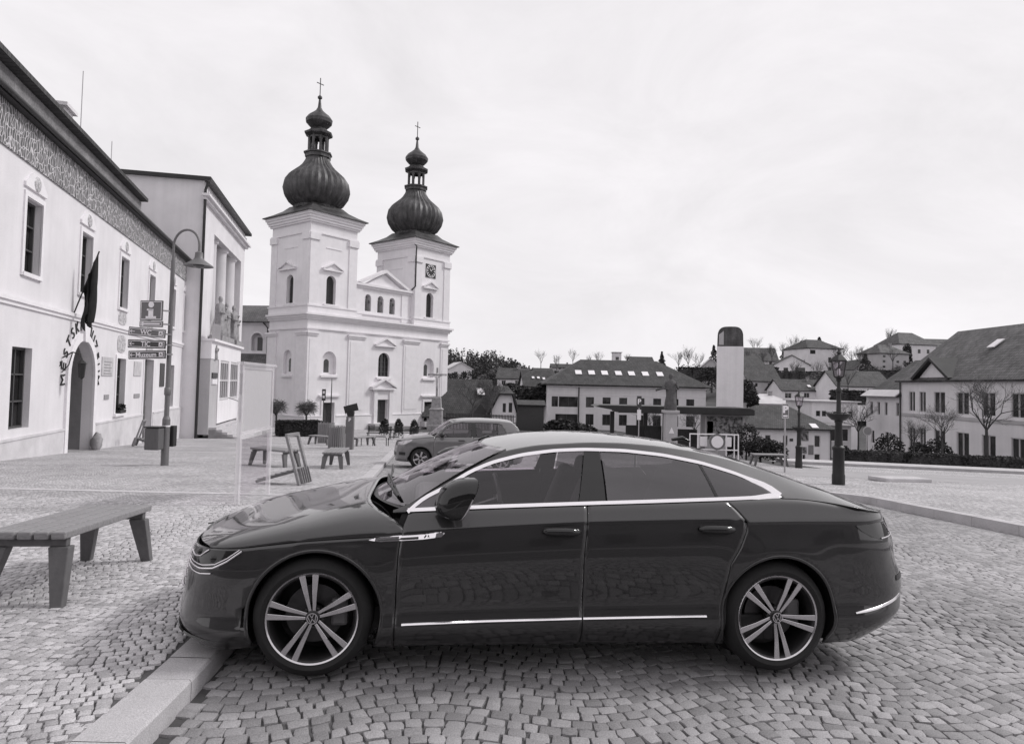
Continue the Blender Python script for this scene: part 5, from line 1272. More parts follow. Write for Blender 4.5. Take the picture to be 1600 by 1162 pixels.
m = MB(); m.bar(PT(4.3, -.2, -3.2), PT(4.3, -1.7, -3.4), .05, .05); m.bar(PT(4.3, .4, -1.2), PT(4.3, -.3, -3.3), .06, .06); m.build('handrail', M_['steel'], th)
m = MB(); rg = random.Random(8)
slab(m, PT, 2.8, 7.4, 4.3, 4.7, -.95, -.1)
for s, h, l in ((4.0, 2.9, .04), (5.2, 2.3, -.03), (6.3, 2.7, .05)): figure(m, lambda x, y, z: PT(s+x, 4.65+z, -.5+y), h/1.8*1., rg, 1.8, l)
m.build('carved_figures', M_['stone'], th, smooth=60)
m = MB(); slab(m, PT, 8.4, 11.4, 4.3, 4.7, -.95, -.1)
for s, h, l in ((9.2, 2.8, .03), (10.4, 2.4, -.04)): figure(m, lambda x, y, z: PT(s+x, 4.65+z, -.5+y), h/1.8*1., rg, 1.8, l)
m.build('carved_figures', M_['stone'], th, smooth=60)
m = MB(); figure(m, lambda x, y, z: PT(1.6+x, 3.0+z*.6, -.85+y*.4), .9, rg, 1.8); m.build('coat_of_arms', M_['stone'], th, smooth=60)
m = MB(); slab(m, PT, .2, 2.4, 4.3, 5.2, -.85, -.78)
for k in range(7): slab(m, PT, .25+k*.33, .33+k*.33, 4.3, 5.3, -.91, -.85)
m.build('balcony_rail', M_['plaster3'], th)
# ---------------------------------------------------------------- street furniture on the square
BR = R_(96)          # benches stand nearly along the view
def make_bench(label, group):
    t = thing('park_bench', label, 'bench', (0,0,0), 0, group); L, Wd, Hs = 1.45, .56, .50
    for i in range(5):
        y = -Wd/2+.055+i*(Wd-.11)/4; m = MB(); m.box(-L/2, L/2, y-.048, y+.048, Hs-.055, Hs); m.build('seat_slat', M_['wood'], t, bevel=.012, seg=3)
    for q in (-1, 1):
        m = MB(); m.box(q*(L/2-.10)-.03, q*(L/2-.10)+.03, -Wd/2+.03, Wd/2-.03, Hs-.115, Hs-.057); m.build('cross_rail', M_['woodg'], t, bevel=.006)
        for r in (-1, 1):
            m = MB(); x = q*(L/2-.10); y = r*(Wd/2-.075)
            vs = [(x+q*.0+a*.045, y+r*.0+b*.07, Hs-.115) for a, b in ((-1,-1),(1,-1),(1,1),(-1,1))]+[(x+q*.10+a*.035, y+r*.055+b*.04, -.02) for a, b in ((-1,-1),(1,-1),(1,1),(-1,1))]
            m.add(vs, [(3,2,1,0), (4,5,6,7), (0,1,5,4), (1,2,6,5), (2,3,7,6), (3,0,4,7)]); m.build('leg', M_['woodg'], t, bevel=.008)
    return t
gb = 'slatted benches on the square'
b0 = make_bench('weathered slatted bench in the foreground left of the liftback, nearest of all benches', gb)
b0.location = (-3.46, 5.43, zsq(0, 5.4)+.02); b0.rotation_euler = (0, R_(2.6)*1, R_(96.2))
def bench_at(u, v, label, rz=BR, sc=1.0, Yadd=.6):
    p = hit(u, v, zsq); return dup(b0, (p.x, p.y+Yadd, zsq(0, p.y+Yadd)), rz, label, gb, scale=sc)
bench_at(516, 732, 'bench with pale seat seen end-on, in front of the round slatted bin')
bench_at(421, 729, 'bench behind the glass info panel and the tilted wooden lounger', R_(150), 1., .4)
bench_at(497, 695, 'bench just left of the round slatted bin', R_(150))
bench_at(562, 697, 'bench half hidden behind the parking meter on its right', R_(60))
bench_at(468, 681, 'small far bench in front of the clipped hedge', R_(170))
# wooden loungers
def make_lounger(label, g):
    t = thing('wooden_lounger', label, 'lounger', (0,0,0), 0, g)
    # tall back frame leaning, with boards at its foot, and a flat foot frame behind
    lean = .30; H = .98; W2 = .24
    P = lambda x, z: (-lean*z/H, x, z)
    for q in (-1, 1): m = MB(); m.bar((.0, q*W2, 0), (-lean, q*W2, H), .055, .075, up=(0,1,0)); m.build('back_rail', M_['wood'], t, bevel=.008)
    m = MB(); m.bar((-lean, -W2-.03, H), (-lean, W2+.03, H), .06, .07); m.build('top_rail', M_['wood'], t, bevel=.008)
    for k in range(5):
        y = -W2+.055+k*(2*W2-.11)/4; m = MB(); m.bar((.035, y, .02), (-.055, y, .33), .075, .022, up=(0,1,0)); m.build('slat', M_['wood'], t, bevel=.004)
    for q in (-1, 1): m = MB(); m.bar((-.05, q*(W2-.06), .30), (-.95, q*(W2-.06), .03), .055, .07, up=(0,1,0)); m.build('foot_rail', M_['woodg'], t, bevel=.008)
    for k in range(7):
        f = (k+.5)/7; m = MB(); m.bar((-.07-.86*f, -W2+.03, .325-.25*f), (-.07-.86*f, W2-.03, .325-.25*f), .095, .02); m.build('slat', M_['wood'], t, bevel=.004)
    return t
l0 = make_lounger('wooden lounger tipped up on the paving right of the glass info panel', 'wooden loungers on the square')
p = hit(476, 757, zsq); l0.location = (p.x, p.y, zsq(0, p.y)+.02); l0.rotation_euler = (0, 0, R_(-8))
q = mus.matrix_basis @ Vector(PM(6.7, -1.2, -.75)); dup(l0, (q.x, q.y, zsq(0, q.y)+.02), R_(196), 'wooden lounger leaning near the museum wall left of the litter bin', 'wooden loungers on the square', scale=1.15)
# glazed info panel
pa = hit(370, 790, zsq); pb = hit(418, 772, zsq); d = pb-pa
ip = thing('map_stand', 'tall pale glazed town-map stand on two posts behind the car bonnet', 'info panel', pa, math.atan2(d.y, d.x)); L = math.hypot(d.x, d.y)
for x in (0, L): m = MB(); m.box(x-.045, x+.045, -.03, .03, -.1, 2.13); m.build('post', M_['acrylic'], ip, bevel=.006)
for z0, z1 in ((2.06, 2.13), (1.05, 1.10)): m = MB(); m.box(.047, L-.047, -.028, .028, z0, z1); m.build('rail', M_['acrylic'], ip, bevel=.004)
m = MB(); m.box(-.10, L+.10, -.06, .06, 2.13, 2.17); m.build('cap_board', M_['acrylic'], ip, bevel=.004)
m = MB(); m.box(.05, L-.05, -.012, .0, 1.10, 2.06); m.build('map_sheet', M_['sheet'], ip)
m = MB(); m.add([(.05, .0, .12), (L-.05, .0, .12), (L-.05, .0, .98), (.05, .0, .98)], [(0,1,2,3)]); m.build('lower_glass', M_['infoglass'], ip)
# street lamp with direction signs and bin
pl = hit(257, 727, zsq)
sp_ = thing('street_lamp', 'slim grey lamp post with curved arm and bell shade carrying the direction signs', 'street lamp', pl)
K = pl.y/FPX
dxm = Vector((.985, -.17, 0)).normalized()
m = MB(); m.tube([(0,0,-.1), (0,0,1.25)], .10, 16); m.tube([(0,0,1.25), (0,0,1.34)], [.10, .068], 16); m.tube([(0,0,1.3), (0,0,5.6)], [.066, .055], 14); m.lathe([(.068,1.9),(.085,1.92),(.085,2.1),(.068,2.12)], 16); m.build('pole', M_['greymetal'], sp_, smooth=50)
m = MB(); R0 = .39; pts = [(0,0,5.6)]+[(R0-R0*math.cos(t), 0, 6.0+.44*math.sin(t)) for t in [math.pi*i/14 for i in range(15)]]+[(2*R0, 0, 5.82)]
m.tube([Vector((dxm.x*x, dxm.y*x, z)) for x, _, z in pts], .032, 10); m.build('arm', M_['greymetal'], sp_, smooth=60)
m = MB(); m.lathe([(.03,5.85),(.10,5.80),(.11,5.66),(.15,5.60),(.36,5.46),(.38,5.43),(.34,5.44),(.12,5.55)], 24, Matrix.Translation((dxm.x*2*R0, dxm.y*2*R0, 0)), cap=False); m.build('lamp_shade', M_['greymetal'], sp_, smooth=50)
m = MB(); m.ball((dxm.x*2*R0, dxm.y*2*R0, 5.45), .14, .14, .08); m.build('lamp_bulb', M_['panel'], sp_, smooth=180)
m = MB(); m.tube([(0,0,1.05), (0,0,1.09)], .105, 16); m.build('pole_band', M_['white'], sp_)
def wz(v): return (at(259, v, pl.y)).z-pl.z
def wx(u, v): return (at(u, v, pl.y)).x-pl.x
SX = Vector((1, -.12, 0)).normalized(); SY = Vector((0, 0, 1)); 
def sign_board(name, label, u0, u1, v0, v1, matn, tilt=0.):
    uc = (u0+u1)/2; vc = (v0+v1)/2; p = at(uc, vc, pl.y-.12); t = thing(name, label, 'sign', p); w = (u1-u0)*K; h = (v1-v0)*K
    t.rotation_euler = (0, tilt, math.atan2(SX.y, SX.x))
    m = MB(); m.box(-w/2, w/2, -.02, .02, -h/2, h/2); m.build('sign_face', M_[matn], t, bevel=.012)
    m = MB(); e = .013; o = -.024; q = .03
    for a in ((-w/2+q, w/2-q, h/2-q-e, h/2-q), (-w/2+q, w/2-q, -h/2+q, -h/2+q+e), (-w/2+q, -w/2+q+e, -h/2+q+e, h/2-q-e), (w/2-q-e, w/2-q, -h/2+q+e, h/2-q-e)): m.box(a[0], a[1], o, -.019, a[2], a[3])
    m.build('border', M_['wht2'], t)
    m = MB(); m.bar((w/2-.02, .02, .08*0), (w/2+.12, .12, 0), .04, .04); m.build('bracket', M_['steel'], t)
    return t, w, h
RX = Matrix.Rotation(R_(90), 4, 'X')
def arrow(parent, x, z, s, mtl='wht2', th=.06, ln=None):
    m = MB(); m.bar((x-s*.4, -.026, z), (x+(ln or s*.5), -.026, z), th*s*2, .006, up=(0,1,0))
    for q in (-1, 1): m.bar((x-s*.5, -.026, z), (x-s*.12, -.026, z+q*s*.36), th*s*2, .006, up=(0,1,0))
    m.build('arrow', M_[mtl], parent)
t, w, h = sign_board('info_sign', 'square information sign with a big letter i, uppermost of the signs on the lamp post', 218, 256, 469.5, 500.5, 'signm')
m = MB(); m.lathe([(0,-.0),(.08,.0),(.08,.012),(0,.012)], 24, Matrix.Translation((0, -.021, .155)) @ RX); m.box(-.075, .065, -.03, -.02, -.17, .04); m.box(-.12, .05, -.03, -.02, -.005, .045); m.box(-.15, .15, -.03, -.02, -.215, -.16); m.build('letter_i', M_['wht2'], t)
t, w, h = sign_board('arrow_sign', 'small sign with only a white arrow directly below the information sign', 217, 256, 501.2, 511, 'signm')
arrow(t, -.20, 0, .15, th=.13, ln=.46)
for lab, txt, v0, v1, u0, mtl, icon in (('direction sign reading WC, first of the three long boards', 'WC', 512.5, 526, 199, 'signm', 1), ('direction sign reading TIC, middle of the three long boards', 'TIC', 531, 544, 198, 'signd', 1), ('direction sign reading Muzeum, lowest of the three long boards', 'Muzeum', 547.5, 560.5, 199, 'signd', 1)):
    if txt == 'WC': v0 += 0
    t, w, h = sign_board('direction_sign', lab, u0, 261, v0, v1, mtl, R_(4 if txt == 'WC' else -2 if txt == 'Muzeum' else 1)); t['group'] = 'long direction boards on the lamp post'
    arrow(t, -w*.38, 0, .13)
    text(txt, h*.78, M_['wht2'], t, Matrix.Translation((-.02, -.0235, -.005)) @ RX, bold=.002)
    m = MB(); x0 = w*.38; s = h*.24; m.box(x0-s, x0+s, -.027, -.019, -s, s); m.build('pictogram', M_['wht2'], t)
    m = MB(); m.bar((x0-s*.4, -.029, -s*.6), (x0+s*.1, -.029, s*.6), s*.3, .004, up=(0,1,0)); m.bar((x0+s*.5, -.029, -s*.6), (x0+s*.1, -.029, s*.3), s*.3, .004, up=(0,1,0)); m.build('pictogram_figure', M_['signd'], t)
bn = thing('litter_bin', 'dark rectangular litter bin strapped to the grey lamp post', 'litter bin', (pl.x, pl.y, pl.z+.45))
m = MB(); m.box(-.36, .02, -.42, -.11, 0, .58); m.build('bin_body', M_['doorg'], bn, bevel=.03); m = MB(); m.box(.02, .16, .10, .3, .05, .62); m.build('rear_bin', M_['darkmetal'], bn, bevel=.02)
m = MB(); m.box(-.38, .04, -.44, -.09, .585, .62); m.build('lid', M_['darkmetal'], bn, bevel=.01)
# round slatted bins
def slat_bin(label, p, s=1.):
    t = thing('slatted_bin', label, 'litter bin', p, 0, 'round slatted wooden bins'); t.scale = (s, s, s)
    m = MB(); m.lathe([(.34, .05), (.34, .95)], 24); m.build('liner', M_['woodd'], t, smooth=60)
    for k in range(26):
        a = 2*math.pi*k/26; m = MB(); M = Matrix.Rotation(a, 4, 'Z'); m.box(.37, .395, -.034, .034, 0, 1.0 if k % 2 else .97, M); m.build('slat', M_['wood'], t)
    m = MB(); m.lathe([(.355,.15),(.372,.15),(.372,.19),(.355,.19),(.355,.15)], 26, cap=False); m.lathe([(.355,.8),(.372,.8),(.372,.84),(.355,.84),(.355,.8)], 26, cap=False); m.build('hoop', M_['darkmetal'], t)
    return t
p = hit(526, 700, zsq); slat_bin('round slatted wooden bin standing beside the parking meter', (p.x, p.y, zsq(0, p.y)), 1.05)
p = hit(509, 692, zsq); slat_bin('round slatted wooden bin partly hidden behind the nearer one', (p.x, p.y, zsq(0, p.y)), 1.2)
# parking meter with solar panel
p = hit(546, 702, zsq); pm_ = thing('parking_meter', 'grey parking meter column with letter P and tilted dark solar panel', 'parking meter', (p.x, p.y, zsq(0, p.y)))
m = MB(); m.box(-.17, .17, -.13, .13, 0, 1.55); m.build('column', M_['greymetal'], pm_, bevel=.02)
m = MB(); m.box(-.19, -.172, -.10, .10, .75, 1.4); m.build('side_plate', M_['darkmetal'], pm_)
m = MB(); m.prism([(-.13, 1.555), (.15, 1.555), (.17, 1.75), (.12, 1.85), (-.14, 1.83), (-.16, 1.7)], lambda x, z: (x, -.12, z), lambda x, z: (x, .12, z)); m.build('head', M_['castiron'], pm_, bevel=.015)
m = MB(); m.bar((-.30, 0, 1.84), (.33, 0, 2.02), .34, .045, up=(0,1,0)); m.build('solar_panel', M_['gloss'], pm_)
m = MB(); m.box(-.09, .09, -.136, -.129, 1.28, 1.5); m.build('sign_plate', M_['signm'], pm_); text('P', .22, M_['wht2'], pm_, Matrix.Translation((0, -.139, 1.39)) @ RX, bold=.006)
# thin post with a timetable plate, flag pole in front of the church
p = hit(504, 676, zsq); t = thing('sign_post', 'thin post with a narrow dark upright sign before the left church door', 'sign', (p.x, p.y, zsq(0, p.y))); K2 = p.y/FPX
m = MB(); m.tube([(0,0,-.1), (0,0,62*K2)], .04, 8); m.build('post', M_['darkmetal'], t); m = MB(); m.box(-.16, .16, -.04, .04, 50*K2, 68*K2); m.build('sign_face', M_['signd'], t); m = MB(); m.box(-.09, .09, -.05, -.04, 61*K2, 65*K2); m.box(-.09, .09, -.05, -.04, 54*K2, 58*K2); m.build('sign_marks', M_['wht2'], t)
p = hit(516, 672, zsq); t = thing('mast', 'plain slender dark mast standing before the left church door', 'mast', (p.x, p.y, zsq(0, p.y))); K2 = p.y/FPX
m = MB(); m.tube([(0,0,-.1), (0,0,80*K2)], [.09, .03], 8); m.build('pole', M_['darkmetal'], t, smooth=60); m = MB(); m.lathe([(.2,0),(.2,.15),(.1,.22)], 12); m.build('base', M_['greymetal'], t)
# metal benches and hoop rack near the small car
def metal_bench(label, p, rz):
    t = thing('metal_bench', label, 'bench', p, rz, 'dark metal benches before the church')
    m = MB()
    for k in range(6): m.box(-.9, .9, -.25+k*.085, -.19+k*.085, .44, .47)
    m.build('seat', M_['darkmetal'], t); m = MB()
    for k in range(5): m.box(-.9, .9, .25+k*.02, .27+k*.02, .52+k*.085, .58+k*.085)
    m.build('backrest', M_['darkmetal'], t)
    for x in (-.8, .8):
        m = MB(); m.tube([(x, -.3, 0), (x, -.22, .45), (x, .24, .45), (x, .34, .95)], .03, 6); m.tube([(x, .36, 0), (x, .2, .45)], .03, 6); m.build('leg', M_['darkmetal'], t)
    return t
for u, v, lab, a in ((592, 686, 'dark metal bench left of the middle clipped evergreen', 0), (632, 685, 'dark metal bench right behind the bonnet of the small hatchback', 0)):
    p = hit(u, v, zsq); metal_bench(lab, (p.x, p.y, zsq(0, p.y)), R_(a))
p = hit(584, 696, zsq); t = thing('bicycle_rack', 'low bent-tube bicycle rack at the kerb behind the small hatchback', 'bicycle rack', (p.x, p.y, zsq(0, p.y)))
for k in range(3):
    m = MB(); x = -.7+k*.75; m.tube([(x, 0, 0), (x, 0, .42), (x+.08, 0, .5), (x+.55, .05, .5), (x+.63, .05, .42), (x+.63, .05, 0)], .025, 6); m.build('hoop', M_['darkmetal'], t, smooth=60)
# wayside crucifix
p = hit(681, 672, zsq); K2 = p.y/FPX; t = thing('wayside_crucifix', 'tall stone crucifix on a dark pedestal in front of the right church door', 'crucifix', (p.x, p.y, zsq(0, p.y)))
m = MB(); m.lathe([(1.15,0),(1.15,.5),(.9,.6),(.85,2.0),(1.0,2.1),(.7,2.3),(.62,3.2),(.5,3.4)], 4, None, math.pi/4); m.build('pedestal', M_['stone'], t, bevel=.03)
m = MB(); m.bar((0,0,3.3), (0,0,6.3), .2, .2); m.bar((-.95, 0, 5.6), (.95, 0, 5.6), .18, .18); m.build('cross', M_['stone'], t, bevel=.02)
m = MB(); q = lambda x, z: (x, -.16, z); m.tube([q(0,4.1), q(.02,4.5), q(0,4.9), q(0,5.35), q(0,5.5)], [.06,.1,.13,.16,.07], 8); m.ball((.03,-.2,5.66), .11, .1, .13); m.tube([q(-.14,5.38), q(-.5,5.52), q(-.85,5.6)], [.07,.055,.04], 6); m.tube([q(.14,5.38), q(.5,5.52), q(.85,5.6)], [.07,.055,.04], 6); m.build('corpus', M_['stonel'], t, smooth=180)
# hedge, clipped round trees and evergreens before the church
pa = hit(421, 683, zsq); pb = hit(500, 681, zsq); hedge('low dark clipped hedge left of the slatted bins', (pa.x, pa.y+2, 0), (pb.x, pa.y+3.5, 0), 1.4, 1.15, 5200, 3, lambda x, y: zsq(x, y), 'ever', .09)
def round_tree(label, loc, th, R, seed, group):
    rg = random.Random(seed); t = thing('round_headed_tree', label, 'tree', loc, 0, group); b = MB(); b.tube([(0,0,-.3), (.02,0,th*.6), (0,.02,th)], [.10,.085,.08], 8); c0 = Vector((0,0,th+R*.55)); tw = MB(); ends = []
    for k in range(9):
        a = 6.283*k/9+rg.uniform(-.2, .2); e = c0+Vector((math.cos(a)*R*.45, math.sin(a)*R*.45, rg.uniform(-.1, .45)*R)); b.tube([(0,0,th-.05), (e+Vector((0,0,th)))/2-Vector((0,0,.05)), e], [.055,.04,.028], 5); ends.append(e)
    for k in range(420):
        e = rg.choice(ends); a = rg.uniform(0, 6.283); h = rg.uniform(-.8, 1); q = math.sqrt(1-h*h); p = c0+Vector((q*math.cos(a), q*math.sin(a), h*.78))*R*rg.uniform(.75, 1.05)
        mid = (e+p)/2+Vector((rg.gauss(0,.06), rg.gauss(0,.06), rg.gauss(0,.06))); tw.tube([e, mid, p], [.016,.012,.006], 3, cap=False)
    b.build('trunk', M_['bark'], t, smooth=60, recalc=False); tw.build('crown', M_['twig'], t, recalc=False); return t
for u, v, lab, h_, sd_ in ((431, 668, 'round-headed bare tree close behind the glass info panel', 4.0, 5), (478, 667, 'round-headed bare tree above the end of the clipped hedge', 4.1, 9)):
    round_tree(lab, (at(u, v, 57).x, 57, zsq(0, 57)), 1.5, 1.08, sd_, 'round-headed bare trees before the church')
for u, lab, sd_ in ((600, 'clipped evergreen nearest the middle church door', 1), (623, 'clipped evergreen in the middle of the row of three', 2), (647, 'clipped evergreen at the right end, above the small car bonnet', 3)):
    p = at(u, 678, 56); evergreen(lab, (p.x, 56, zsq(0, 56)), .42, 1.2, 600, sd_, 'clipped evergreens before the church', size=.09)

# ---------------------------------------------------------------- historic lamps, signs, rails on the right
def make_lamp(label, p, g):
    t = thing('historic_lamp', label, 'street lamp', p, 0, g); n = 12
    m = MB(); m.lathe([(.19,-.1),(.19,.30),(.175,.34),(.165,1.05),(.185,1.08),(.185,1.16),(.12,1.22),(.10,1.9),(.12,1.93),(.12,1.99),(.075,2.05),(.062,2.85),(.09,2.88),(.09,2.95),(.055,3.0),(.05,3.2),(.08,3.22),(.08,3.27),(.03,3.3)], 14); m.build('column', M_['castiron'], t, smooth=40)
    m = MB(); m.lathe([(.06,3.27),(.155,3.34),(.16,3.36),(.06,3.3)], 6, None, 0, cap=False)
    for k in range(6):
        a = 2*math.pi*k/6; c, s = math.cos(a), math.sin(a); m.tube([(.15*c, .15*s, 3.35), (.235*c, .235*s, 3.84)], .011, 5)
    m.lathe([(.24,3.83),(.27,3.86),(.17,3.97),(.08,4.03),(.05,4.06),(.07,4.1),(.03,4.16),(.015,4.24)], 6); m.build('lantern', M_['castiron'], t, smooth=20)
    m = MB(); m.lathe([(.145,3.36),(.228,3.83)], 6, cap=False); m.build('lantern_glass', M_['lampglass'], t); m = MB(); m.lathe([(.035,3.4),(.05,3.5),(.03,3.6)], 10); m.build('lamp_bulb', M_['white'], t, smooth=60)
    m = MB(); m.lathe([(.08,1.98),(.2,2.0),(.33,2.12),(.36,2.2),(.30,2.21),(.06,2.12)], 20, cap=False); b = m.build('flower_basket', M_['castiron'], t, smooth=40)
    m = MB(); rg = random.Random(3)
    for _ in range(90): a = rg.uniform(0, 6.28); r = rg.uniform(.1, .36); leafcloud(m, (r*math.cos(a), r*math.sin(a), 2.2+rg.uniform(-.04, .05)), .05, .05, .04, 2, .03, rg)
    m.build('plants', M_['ever'], b, recalc=False); return t
p = hit(1310, 757, zisl); sL = p.y*212/FPX/4.24
la = make_lamp('nearer black cast-iron lamp with flower basket, right of the liftback roof', p, 'historic lamps on the island'); la.scale = (sL,)*3
p = hit(1248, 731, zisl); s2_ = p.y*122/FPX/4.24; lb = dup(la, p, .3, 'farther black cast-iron lamp with flower basket beside the P sign', 'historic lamps on the island', scale=min(s2_, sL*1.15))
p = hit(1226, 738, zisl); K2 = p.y/FPX; t = thing('parking_sign', 'rectangular blue-grey parking sign with white P on a thin pole', 'sign', p, R_(-8))
m = MB(); m.tube([(0,0,-.1), (0,0,107*K2)], .032, 8); m.build('pole', M_['steel'], t); m = MB(); m.box(-5.3*K2, 5.3*K2, -.05, -.03, 84*K2, 107*K2); m.build('sign_face', M_['signm'], t, bevel=.008); text('P', 15*K2, M_['wht2'], t, Matrix.Translation((0, -.053, 97.5*K2)) @ RX, bold=.02)
m = MB()
for a in ((-4.9, 4.9, 106, 106.6), (-4.9, 4.9, 84.4, 85), (-4.9, -4.4, 85, 106), (4.4, 4.9, 85, 106)): m.box(a[0]*K2, a[1]*K2, -.054, -.049, a[2]*K2, a[3]*K2)
m.build('border', M_['wht2'], t); m = MB(); m.box(-3.2*K2, 3.2*K2, -.054, -.049, 86.5*K2, 89*K2); m.build('sign_marks', M_['wht2'], t)
p = hit(1201, 727, zisl); bb = dup(b0, p, R_(4), 'slatted bench on the island left of the P sign pole', gb, scale=1.05)
# round-sign barrier with white rails
p = at(1120, 712, 33); z = zpk(p.x, 33)+.1; t = thing('barrier_sign', 'large round white no-vehicles sign fixed to the pale rail behind the car roof', 'sign', (p.x, 33, z)); K2 = 33/FPX; zc = at(1120, 690, 33).z-z
M = Matrix.Translation((0, -.06, zc)) @ RX
m = MB(); m.lathe([(0,-.02),(12.5*K2,-.02),(12.5*K2,.0),(0,.0)], 36, M); m.build('sign_rim', M_['signm'], t, smooth=40); m = MB(); m.lathe([(0,0),(9.3*K2,0),(9.3*K2,.012),(0,.012)], 36, M); m.build('sign_face', M_['wht2'], t, smooth=40)
m = MB(); m.tube([(0,.0,-1), (0,0,zc)], .035, 8); m.build('post', M_['steel'], t)
rl = thing('guard_rail', 'white tubular guard rail behind the round no-vehicles sign', 'railing', (p.x, 33.3, z))
for x in (-1.25, -.85, .55, .95, 1.15): m = MB(); m.tube([(x, 0, -1), (x, 0, zc+.32)], .03, 6); m.build('rail_post', M_['white'], rl)
m = MB()
for zz in (zc+.34, zc-.42): m.tube([(-1.27, 0, zz), (1.17, 0, zz)], .032, 6)
m.build('rail_bar', M_['white'], rl)
for x0, x1 in ((-.75, -.4), (.5, .8)): m = MB(); m.box(x0, x1, -.04, -.02, zc-.25, zc+.22); m.build('rail_board', M_['white'], rl)
p = hit(1355, 723, zisl) if hit(1355, 723, zisl).y < 42 else at(1355, 723, 36)
z = zisl(p.x, p.y); K2 = p.y/FPX; t = thing('round_sign', 'small round dark-faced road sign on a thin pole before the hedge', 'sign', (p.x, p.y, z)); zc = at(1355, 673, p.y).z-z
m = MB(); m.tube([(0,0,-.1), (0,0,zc+.2)], .03, 8); m.build('pole', M_['steel'], t); M = Matrix.Translation((0, -.05, zc)) @ RX
m = MB(); m.lathe([(0,-.01),(7.4*K2,-.01),(7.4*K2,0),(0,0)], 28, M); m.build('sign_rim', M_['plaster3'], t); m = MB(); m.lathe([(0,0),(5.8*K2,0),(5.8*K2,.012),(0,.012)], 28, M); m.build('sign_face', M_['doorm'], t)
# bus shelter, its posts, statue column, kiosk and the white tower
Yb = 48.; zb = zpk(15, Yb)-.2
pL, pR = at(926, 640, Yb), at(1167, 640, Yb)
bs_ = thing('bus_shelter', 'long flat dark bus shelter roof on posts behind the liftback', 'shelter', ((pL.x+pR.x)/2, Yb, zb)); hw = (pR.x-pL.x)/2; z0 = at(1046, 645, Yb).z-zb; z1 = at(1046, 634, Yb).z-zb
m = MB(); m.prism([(-hw, z1-.12), (-hw+1.6, z0+.12), (-hw+1.6, z0), (hw, z0), (hw, z1-.1), (hw-.3, z1), (-hw+.3, z1)], lambda x, z: (x, -1.6, z), lambda x, z: (x, 1.6, z)); m.build('roof', M_['darkmetal'], bs_, bevel=.04)
for x in (-hw+1.5, -hw+3.9, -.2, hw-2.6, hw-.4): m = MB(); m.box(x-.14, x+.14, .5, .75, -1, z0); m.build('post', M_['darkmetal'], bs_)
m = MB(); m.box(-hw+2.6, -.3, 1.2, 1.3, -.5, z0-1.0); m.box(.9, hw-3.2, 1.2, 1.3, -.5, z0-1.2); m.build('back_wall', M_['woodd'], bs_)
def sculpt_fig(parent, s):
    m = MB(); figure(m, lambda x, y, z: (x*s, y*s, z*s), 1., rnd, 1.8); m.tube([(-.3*s, -.1*s, 1.1*s), (-.75*s, -.1*s, .95*s)], .06*s, 6); m.build('figure', M_['stoned'], parent, smooth=60)
p = at(1047, 690, 44); z = zpk(p.x, 44)-.2; t = thing('statue', 'weathered stone saint statue on a square grey pillar before the bus shelter', 'statue', (p.x, 44, z)); zt_ = at(1047, 645, 44).z-z
m = MB(); m.box(-.38, .38, -.35, .35, -.5, zt_); m.box(-.5, .5, -.45, .45, zt_, zt_+.18); m.build('pillar', M_['plaster3'], t, bevel=.02); fo = thing('figure_group', None, None, (0,0,zt_+.18)); fo.parent = t; sculpt_fig(fo, 1.35)
m = MB(); m.prism([(-.18, zt_*.55), (.18, zt_*.55), (0, zt_*.55+.4)], lambda x, z: (x, -.37, z), lambda x, z: (x, -.355, z)); m.build('plaque', M_['wht2'], t)
p = at(1140, 690, 47); z = zpk(p.x, 47)-.2; t = thing('kiosk', 'small kiosk plastered with colourful posters under the end of the shelter roof', 'kiosk', (p.x+.1, 47.6, z)); K2 = 47/FPX; top = at(1140, 648, 47).z-z
m = MB(); m.box(-46*K2*.8, 26*K2, 0, 1.2, -.5, top-.02); m.build('walls', M_['plaster3'], t)
m = MB(); m.box(-34*K2, 22*K2, -.04, -.005, top-1.75, top-.15); m.build('poster_board', M_['mural'], t); m = MB(); m.box(-42*K2*.8, -27*K2*.9, -.04, -.005, top-1.3, top-.5); m.build('notice', M_['panel'], t)
p = at(1140, 640, 54); z = zpk(p.x, 54)-.2; Kt = 54/FPX; t = thing('ventilation_tower', 'square white tower with rounded dark sheet-metal cap rising behind the bus shelter', 'tower', (p.x, 54, z), -math.atan2(p.x, 54)); zt_ = at(1140, 541, 54).z-z; ztp = at(1140, 510, 54).z-z; w = 20*Kt
m = MB(); m.box(-w, w, 0, 2*w, -1, zt_); m.build('shaft', M_['towerw'], t, bevel=.03)
m = MB(); r = w*.98; hc_ = ztp-zt_; o = [(-r, zt_), (r, zt_)]+[(r*.98*math.copysign(abs(math.cos(a))**.55, math.cos(a)), zt_+hc_*.45+hc_*.55*abs(math.sin(a))**.8) for a in [math.pi*k/18 for k in range(19)]]
m.prism(o, lambda x, z: (x, .02, z), lambda x, z: (x, 2*w-.02, z)); m.build('cap', M_['copper'], t); m = MB(); m.prism([(-r*.86, zt_+.12), (-r*.5, zt_+.12), (-r*.5, zt_+hc_*.78), (-r*.86, zt_+hc_*.6)], lambda x, z: (x, -.02, z), lambda x, z: (x, .015, z)); m.build('cap_panel', M_['plaster3'], t)
p = at(998, 668, 40); z = zpk(p.x, 40); K2 = 40/FPX; t = thing('bus_stop_sign', 'round-topped bus stop post with timetable plate left of the statue', 'sign', (p.x, 40, z)); zt_ = at(998, 628, 40).z-z
m = MB(); m.tube([(0,0,-.3), (0,0,zt_+.3)], .035, 8); m.build('post', M_['steel'], t); m = MB(); m.box(-3.6*K2, 3.6*K2, -.05, -.03, zt_-.35, zt_+.36); m.build('sign_face', M_['signd'], t, bevel=.05)
